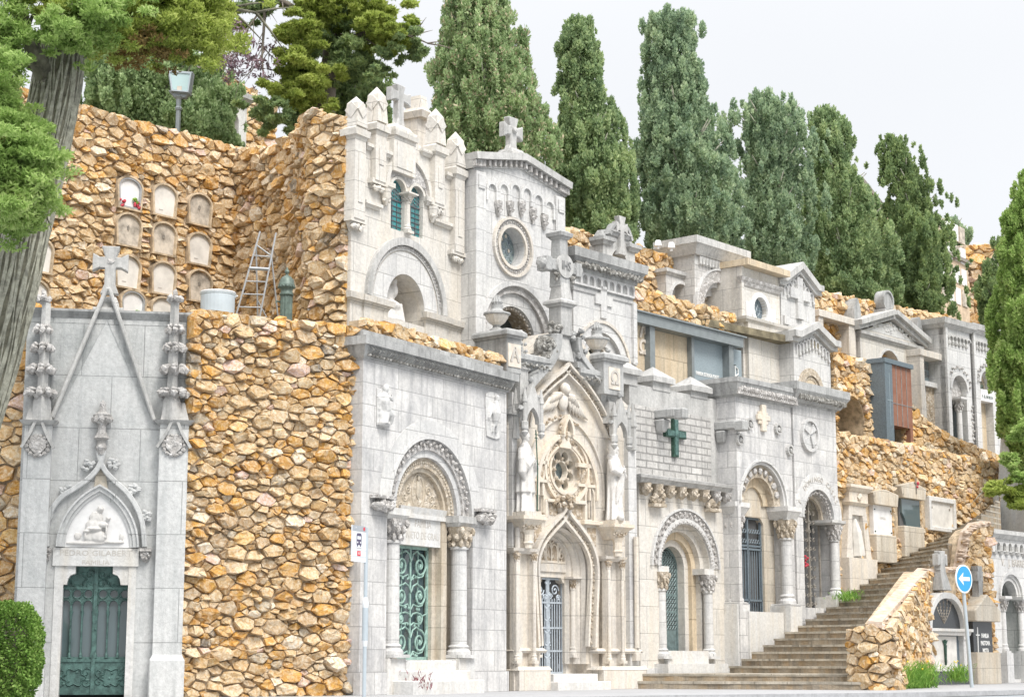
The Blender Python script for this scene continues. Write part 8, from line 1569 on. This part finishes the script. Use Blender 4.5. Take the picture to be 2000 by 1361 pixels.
def weeds(name, label, spots, h, mat, nb, flowers=0, seed=1, cat='plant', fm='yellow_flower', Lf=.22):
    g = np.random.default_rng(seed); x0, y0, Z0 = spots[0]; c = wpt(x0, y0, Z0); T = Thing(GF, name, label, cat, (c.x, c.z, -Z0)); P_ = []; D = []
    for x, y, Z in spots:
        b = wpt(x, y, Z)
        for _ in range(nb): a = g.normal(0, .13, 2); t = g.random(); ln = g.normal(0, .25, 2); hh = h*g.uniform(.5, 1.1); P_.append((b.x+a[0]+ln[0]*t*hh, b.y+a[1]+ln[1]*t*hh, b.z+t*hh)); D.append((ln[0]*1.5, ln[1]*1.5, 1))
    leafy(T, 'leaves', np.array(P_), np.array(D), Lf, .02 if h > .2 else .03, mat, seed=seed, spread=.35)
    if flowers:
        m = M()
        for _ in range(flowers): x, y, Z = spots[g.integers(len(spots))]; b = wpt(x, y, Z); m.lump((b.x+g.normal(0, .2), b.z+h*g.uniform(.7, 1.25), -Z+g.normal(0, .15)), .022, .2)
        T.part(m, 'flowers', fm)
    return T
weeds('weed_clump', 'tall green weeds with yellow flowers at the foot of the stair parapet', [(x, 1342-(x-1710)*.03, 39.6+(x-1710)*.028) for x in range(1712, 1815, 9)], .52, 'weed_leaf', 480, 45, 1)
weeds('weed_clump', 'green weeds with a few yellow flowers before the laurel memorial base', [(1868, 1328, 46.5), (1876, 1328, 46.6)], .4, 'weed_leaf', 260, 6, 2)
weeds('weed_clump', 'small weed tuft on the bottom stair beside the battlemented tomb', [(1250, 1338, 42.3), (1262, 1338, 42.3)], .16, 'weed_leaf', 180, 0, 3, Lf=.1)
weeds('weed_clump', 'green weed tuft by the column pedestal high on the stairs', [(1650, 1172, 46.9), (1662, 1168, 47.2)], .22, 'weed_leaf', 260, 0, 4, Lf=.12)
weeds('weed_clump', 'small reddish dry plant on the lower step of the green-gated tomb', [(818, 1343, 33.9)], .3, 'red_leaf', 160, 0, 5, Lf=.1)
# ================================================================== SMALL THINGS
def lamp():
    Z = 43.0; b = wpt(347, 262, Z); T = Thing(GF, 'floodlight', 'square grey floodlight on a short post above the niche wall', 'lamp', (b.x, b.z-1.0, -Z)); s = Z/HF; u = b.x; z = lambda y: wpt(350, y, Z).z
    m = M(); m.tube([(u, b.z-1, -Z), (u, z(215), -Z)], .06, 10); m.lathe(u, -Z, [(.075, z(216)), (.09, z(212)), (.06, z(208)), (.07, z(195)), (.11, z(190)), (.06, z(186))], 10); T.part(m, 'post', 'frame_metal')
    A = T; cx = u+.03; t = rad(14)
    def rot(m_, ang=t): m_.v = [(cx+(x-cx), (y-z(162))*math.cos(ang)-(w_+Z)*math.sin(ang)*.0+z(162), w_) for x, y, w_ in m_.v]; return m_
    m = M(); zc = z(160); m.slab([(cx-.22, z(183)), (cx-.32, z(139)), (cx+.33, z(143)), (cx+.26, z(187))], -Z-.12, -Z+.1); m.slab([(cx-.14, z(192)), (cx-.3, z(178)), (cx+.3, z(180)), (cx+.14, z(193))], -Z-.1, -Z+.06); h = T.part(m, 'housing', 'frame_metal', bevel=.02)
    m = M(); m.slab([(cx-.17, z(178)), (cx-.25, z(145)), (cx+.26, z(148)), (cx+.2, z(181))], -Z+.1, -Z+.125); T.part(m, 'lamp_glass', 'lamp_glass', h); m = M(); m.band([(cx-.19, z(181)), (cx-.28, z(142)), (cx+.29, z(146)), (cx+.23, z(184))], -.03, 0, -Z+.1, -Z+.15, True); T.part(m, 'rim', 'grey_pole', h); m = M(); m.box(cx-.06, cx+.06, z(181), z(172), -Z+.12, -Z+.14); T.part(m, 'badge', 'cream_plaque', h)
lamp()
def ledge_items():
    Z = 34.2; s = Z/HF; b = wpt(425, 600, Z); z0 = 6.72; T = Thing(GF, 'water_tub', 'pale blue-grey round tub on the ledge above the bastion', 'tub', (b.x, z0, -Z)); m = M(); zt = wpt(425, 573, Z).z; r = .335; m.lathe(b.x, -Z, [(r*.92, z0), (r, zt-.05), (r*1.03, zt-.04), (r*1.03, zt), (r*.97, zt), (r*.95, zt-.05), (.01, zt-.12)], 28); T.part(m, 'tub_body', 'blue_tub', smoothf=False); m = M(); m.tube([(b.x+r*math.cos(g), zt, -Z+r*math.sin(g)) for g in [k*math.pi/14 for k in range(28)]], .02, 6, True); T.part(m, 'rim', 'sign_grey')
    m = M(); m.tube([(b.x+r, zt-.08, -Z), (b.x+r+.05, zt-.05, -Z+.02)], .02, 5); T.part(m, 'handle', 'sign_grey')
    # folding ladder
    Z = 35.0; P = lambda x, y, d=0: W3(x, y, Z+d); zb = 6.72; T = Thing(GF, 'step_ladder', 'tall aluminium folding stepladder standing open on the ledge', 'ladder', (P(510, 600)[0], zb, -Z))
    def dn(p, q): t = (zb-p[1])/(q[1]-p[1]); return tuple(p[i]+(q[i]-p[i])*t for i in range(3))
    rails = []
    for a, b in ((P(508, 452, .0), P(466, 598, -.35)), (P(539, 455, .0), P(510, 605, -.35)), (P(500, 478, .05), P(503, 604, .45)), (P(530, 500, .05), P(541, 602, .45))):
        e = dn(a, b); m = M(); m.tube([a, e], .017, 4); T.part(m, 'rail', 'aluminium'); rails.append((a, e))
    for k in range(7):
        t = .22+.115*k; a = [rails[0][0][i]+(rails[0][1][i]-rails[0][0][i])*t for i in range(3)]; b = [rails[1][0][i]+(rails[1][1][i]-rails[1][0][i])*t for i in range(3)]; m = M(); m.tube([tuple(a), tuple(b)], .013 if k != 1 else .035, 4); T.part(m, 'rung', 'aluminium')
    m = M(); a = rails[2]; b = rails[3]; m.tube([tuple(a[0][i]*.5+a[1][i]*.5 for i in range(3)), tuple(b[0][i]*.1+b[1][i]*.9 for i in range(3))], .012, 4); T.part(m, 'brace', 'aluminium'); m = M(); m.tube([a[0], b[0]], .015, 4); T.part(m, 'top_bar', 'aluminium')
    # bollard / hydrant column
    Z = 34.5; b = wpt(559, 600, Z); T = Thing(GF, 'drinking_fountain', 'dark green fluted cast-iron fountain post with domed cap and finial on the ledge', 'fountain', (b.x, 6.72, -Z)); z = lambda y: wpt(559, y, Z).z; x = b.x
    m = M(); m.lathe(x, -Z, [(.17, 6.72), (.17, 6.85), (.125, 6.9), (.12, z(578))], 24, .12); T.part(m, 'shaft', 'bollard_green'); m = M(); m.lathe(x, -Z, [(.13, z(578)), (.145, z(576)), (.12, z(572)), (.12, z(566)), (.15, z(563)), (.165, z(560)), (.165, z(557)), (.15, z(554)), (.135, z(547)), (.09, z(541)), (.03, z(538)), (.02, z(535))], 20); T.part(m, 'dome', 'bollard_green', smoothf=True)
    m = M(); [m.lump((x+.155*math.cos(k*.45), z(561), -Z+.155*math.sin(k*.45)), (.025, .03, .025), .1) for k in range(14)]; T.part(m, 'beading', 'bollard_green'); m = M(); m.lump((x, z(531), -Z), (.05, .06, .05), .2); m.lump((x, z(526), -Z), (.025, .04, .025), .1); m.tube([(x, z(540), -Z), (x, z(532), -Z)], .015, 5); T.part(m, 'finial', 'bollard_green')
    m = M(); m.tube([(x-.11, z(590), -Z), (x-.19, z(589), -Z+.05), (x-.2, z(593), -Z+.05)], .018, 5); T.part(m, 'spout', 'bollard_green')
    for i, (px, py, lab) in enumerate(((1285, 476, 'left one of two small white floodlights on top of the retaining wall'), (1311, 480, 'right one of two small white floodlights on top of the retaining wall'))):
        Z = 48.3; b = wpt(px, py, Z); T = Thing(GF, 'spotlight', lab, 'lamp', (b.x, b.z-.15, -Z), 'spotlights on the wall'); m = M(); m.lathe(b.x, -Z, [(.04, b.z-.15), (.04, b.z-.06)], 8); T.part(m, 'bracket', 'white_paint'); m = M(); m.frus(b.x-.1, b.x+.1, b.z-.08, b.z+.09, -Z-.08, -Z+.1, .0, -.03); T.part(m, 'head', 'white_paint', bevel=.02)
ledge_items()
def signs():
    F = Frame(712, 29.5, 2500); z = lambda y: F.p(712, y)[1]; T = Thing(F, 'bus_stop_sign', 'slim pale bus stop pole with white sign panel carrying a bus pictogram', 'bus stop', (0, -.1, 0)); m = M(); m.tube([(0, -.1, 0), (0, z(1030), 0)], .032, 12); m.tube([(0, z(1250), 0), (0, z(1185), 0)], .05, 12); T.part(m, 'pole', 'grey_pole', smoothf=False); m = M(); m.lathe(0, 0, [(.05, z(1186)), (.055, z(1180)), (.053, z(1176)), (.034, z(1166))], 12); m.lathe(0, 0, [(.034, z(1262)), (.048, z(1250)), (.05, z(1240))], 12); T.part(m, 'collar', 'sign_grey')
    a = F.p(687, 1060)[0]; b = -.03; t, bt = z(1028), z(1098); m = M(); m.box(a, b, bt, t, -.012, .012); p = T.part(m, 'panel', 'sign_grey'); H = t-bt; w_ = b-a; m = M(); m.box(a, b, t-H*.16, t, .012, .014); T.part(m, 'header', 'sign_dark', p); m = M(); m.slab(arc(b-w_*.16, t-H*.075, H*.055, 0, 360, 14)[:-1], .014, .017); T.part(m, 'roundel', 'sign_red', p)
    T.text('107', a+w_*.25, t-H*.06, .014, .035, 'text_light', p, ext=.001); c = a+w_*.48; zc = t-H*.38; m = M(); m.slab([(c-.085, zc-.09), (c-.085, zc+.07), (c-.06, zc+.1), (c+.06, zc+.1), (c+.085, zc+.07), (c+.085, zc-.09)], .012, .015, [[(c-.065, zc-.0), (c-.065, zc+.055), (c+.065, zc+.055), (c+.065, zc-.0)]]); m.box(c-.07, c-.035, zc-.115, zc-.09, .012, .015); m.box(c+.035, c+.07, zc-.115, zc-.09, .012, .015); T.part(m, 'bus_pictogram', 'navy', p); m = M(); [m.lump((c+s*.05, zc-.05, .015), (.018, .018, .004), .0) for s in (-1, 1)]; T.part(m, 'headlights', 'white_paint', p)
    T.text('Cementiri', c, t-H*.62, .012, .045, 'text_grey', p, ext=.001); m = M(); m.box(c-.06, c+.06, t-H*.84, t-H*.7, .012, .015); T.part(m, 'route_box', 'sign_red', p); T.text('107', c, t-H*.77, .015, .06, 'text_light', p, ext=.001)
    m = M(); [m.box(a, b, t-H*k-.003, t-H*k+.003, .012, .0135) for k in (.68, .86)]; T.part(m, 'rule_lines', 'grey_pole', p)
    F = Frame(1900, 43.0, 4950); T = Thing(F, 'road_sign', 'round blue sign with white left arrow on a leaning grey pole', 'road sign', (0, -.1, 0)); c, zc = F.p(1882, 1130); m = M(); m.tube([(0, -.1, -.05), (c+.02, zc+.05, -.05)], .045, 12); T.part(m, 'pole', 'grey_pole'); m = M(); m.slab(arc(c, zc, .335, 0, 360, 36)[:-1], -.01, .015); d = T.part(m, 'disc', 'white_paint'); m = M(); m.slab(arc(c, zc, .30, 0, 360, 36)[:-1], .015, .019); T.part(m, 'blue_face', 'sign_blue', d); m = M(); m.slab([(c-.23, zc), (c-.03, zc+.15), (c-.06, zc+.045), (c+.22, zc+.045), (c+.22, zc-.045), (c-.06, zc-.045), (c-.03, zc-.15)], .019, .023); T.part(m, 'arrow', 'white_paint', d)
signs()
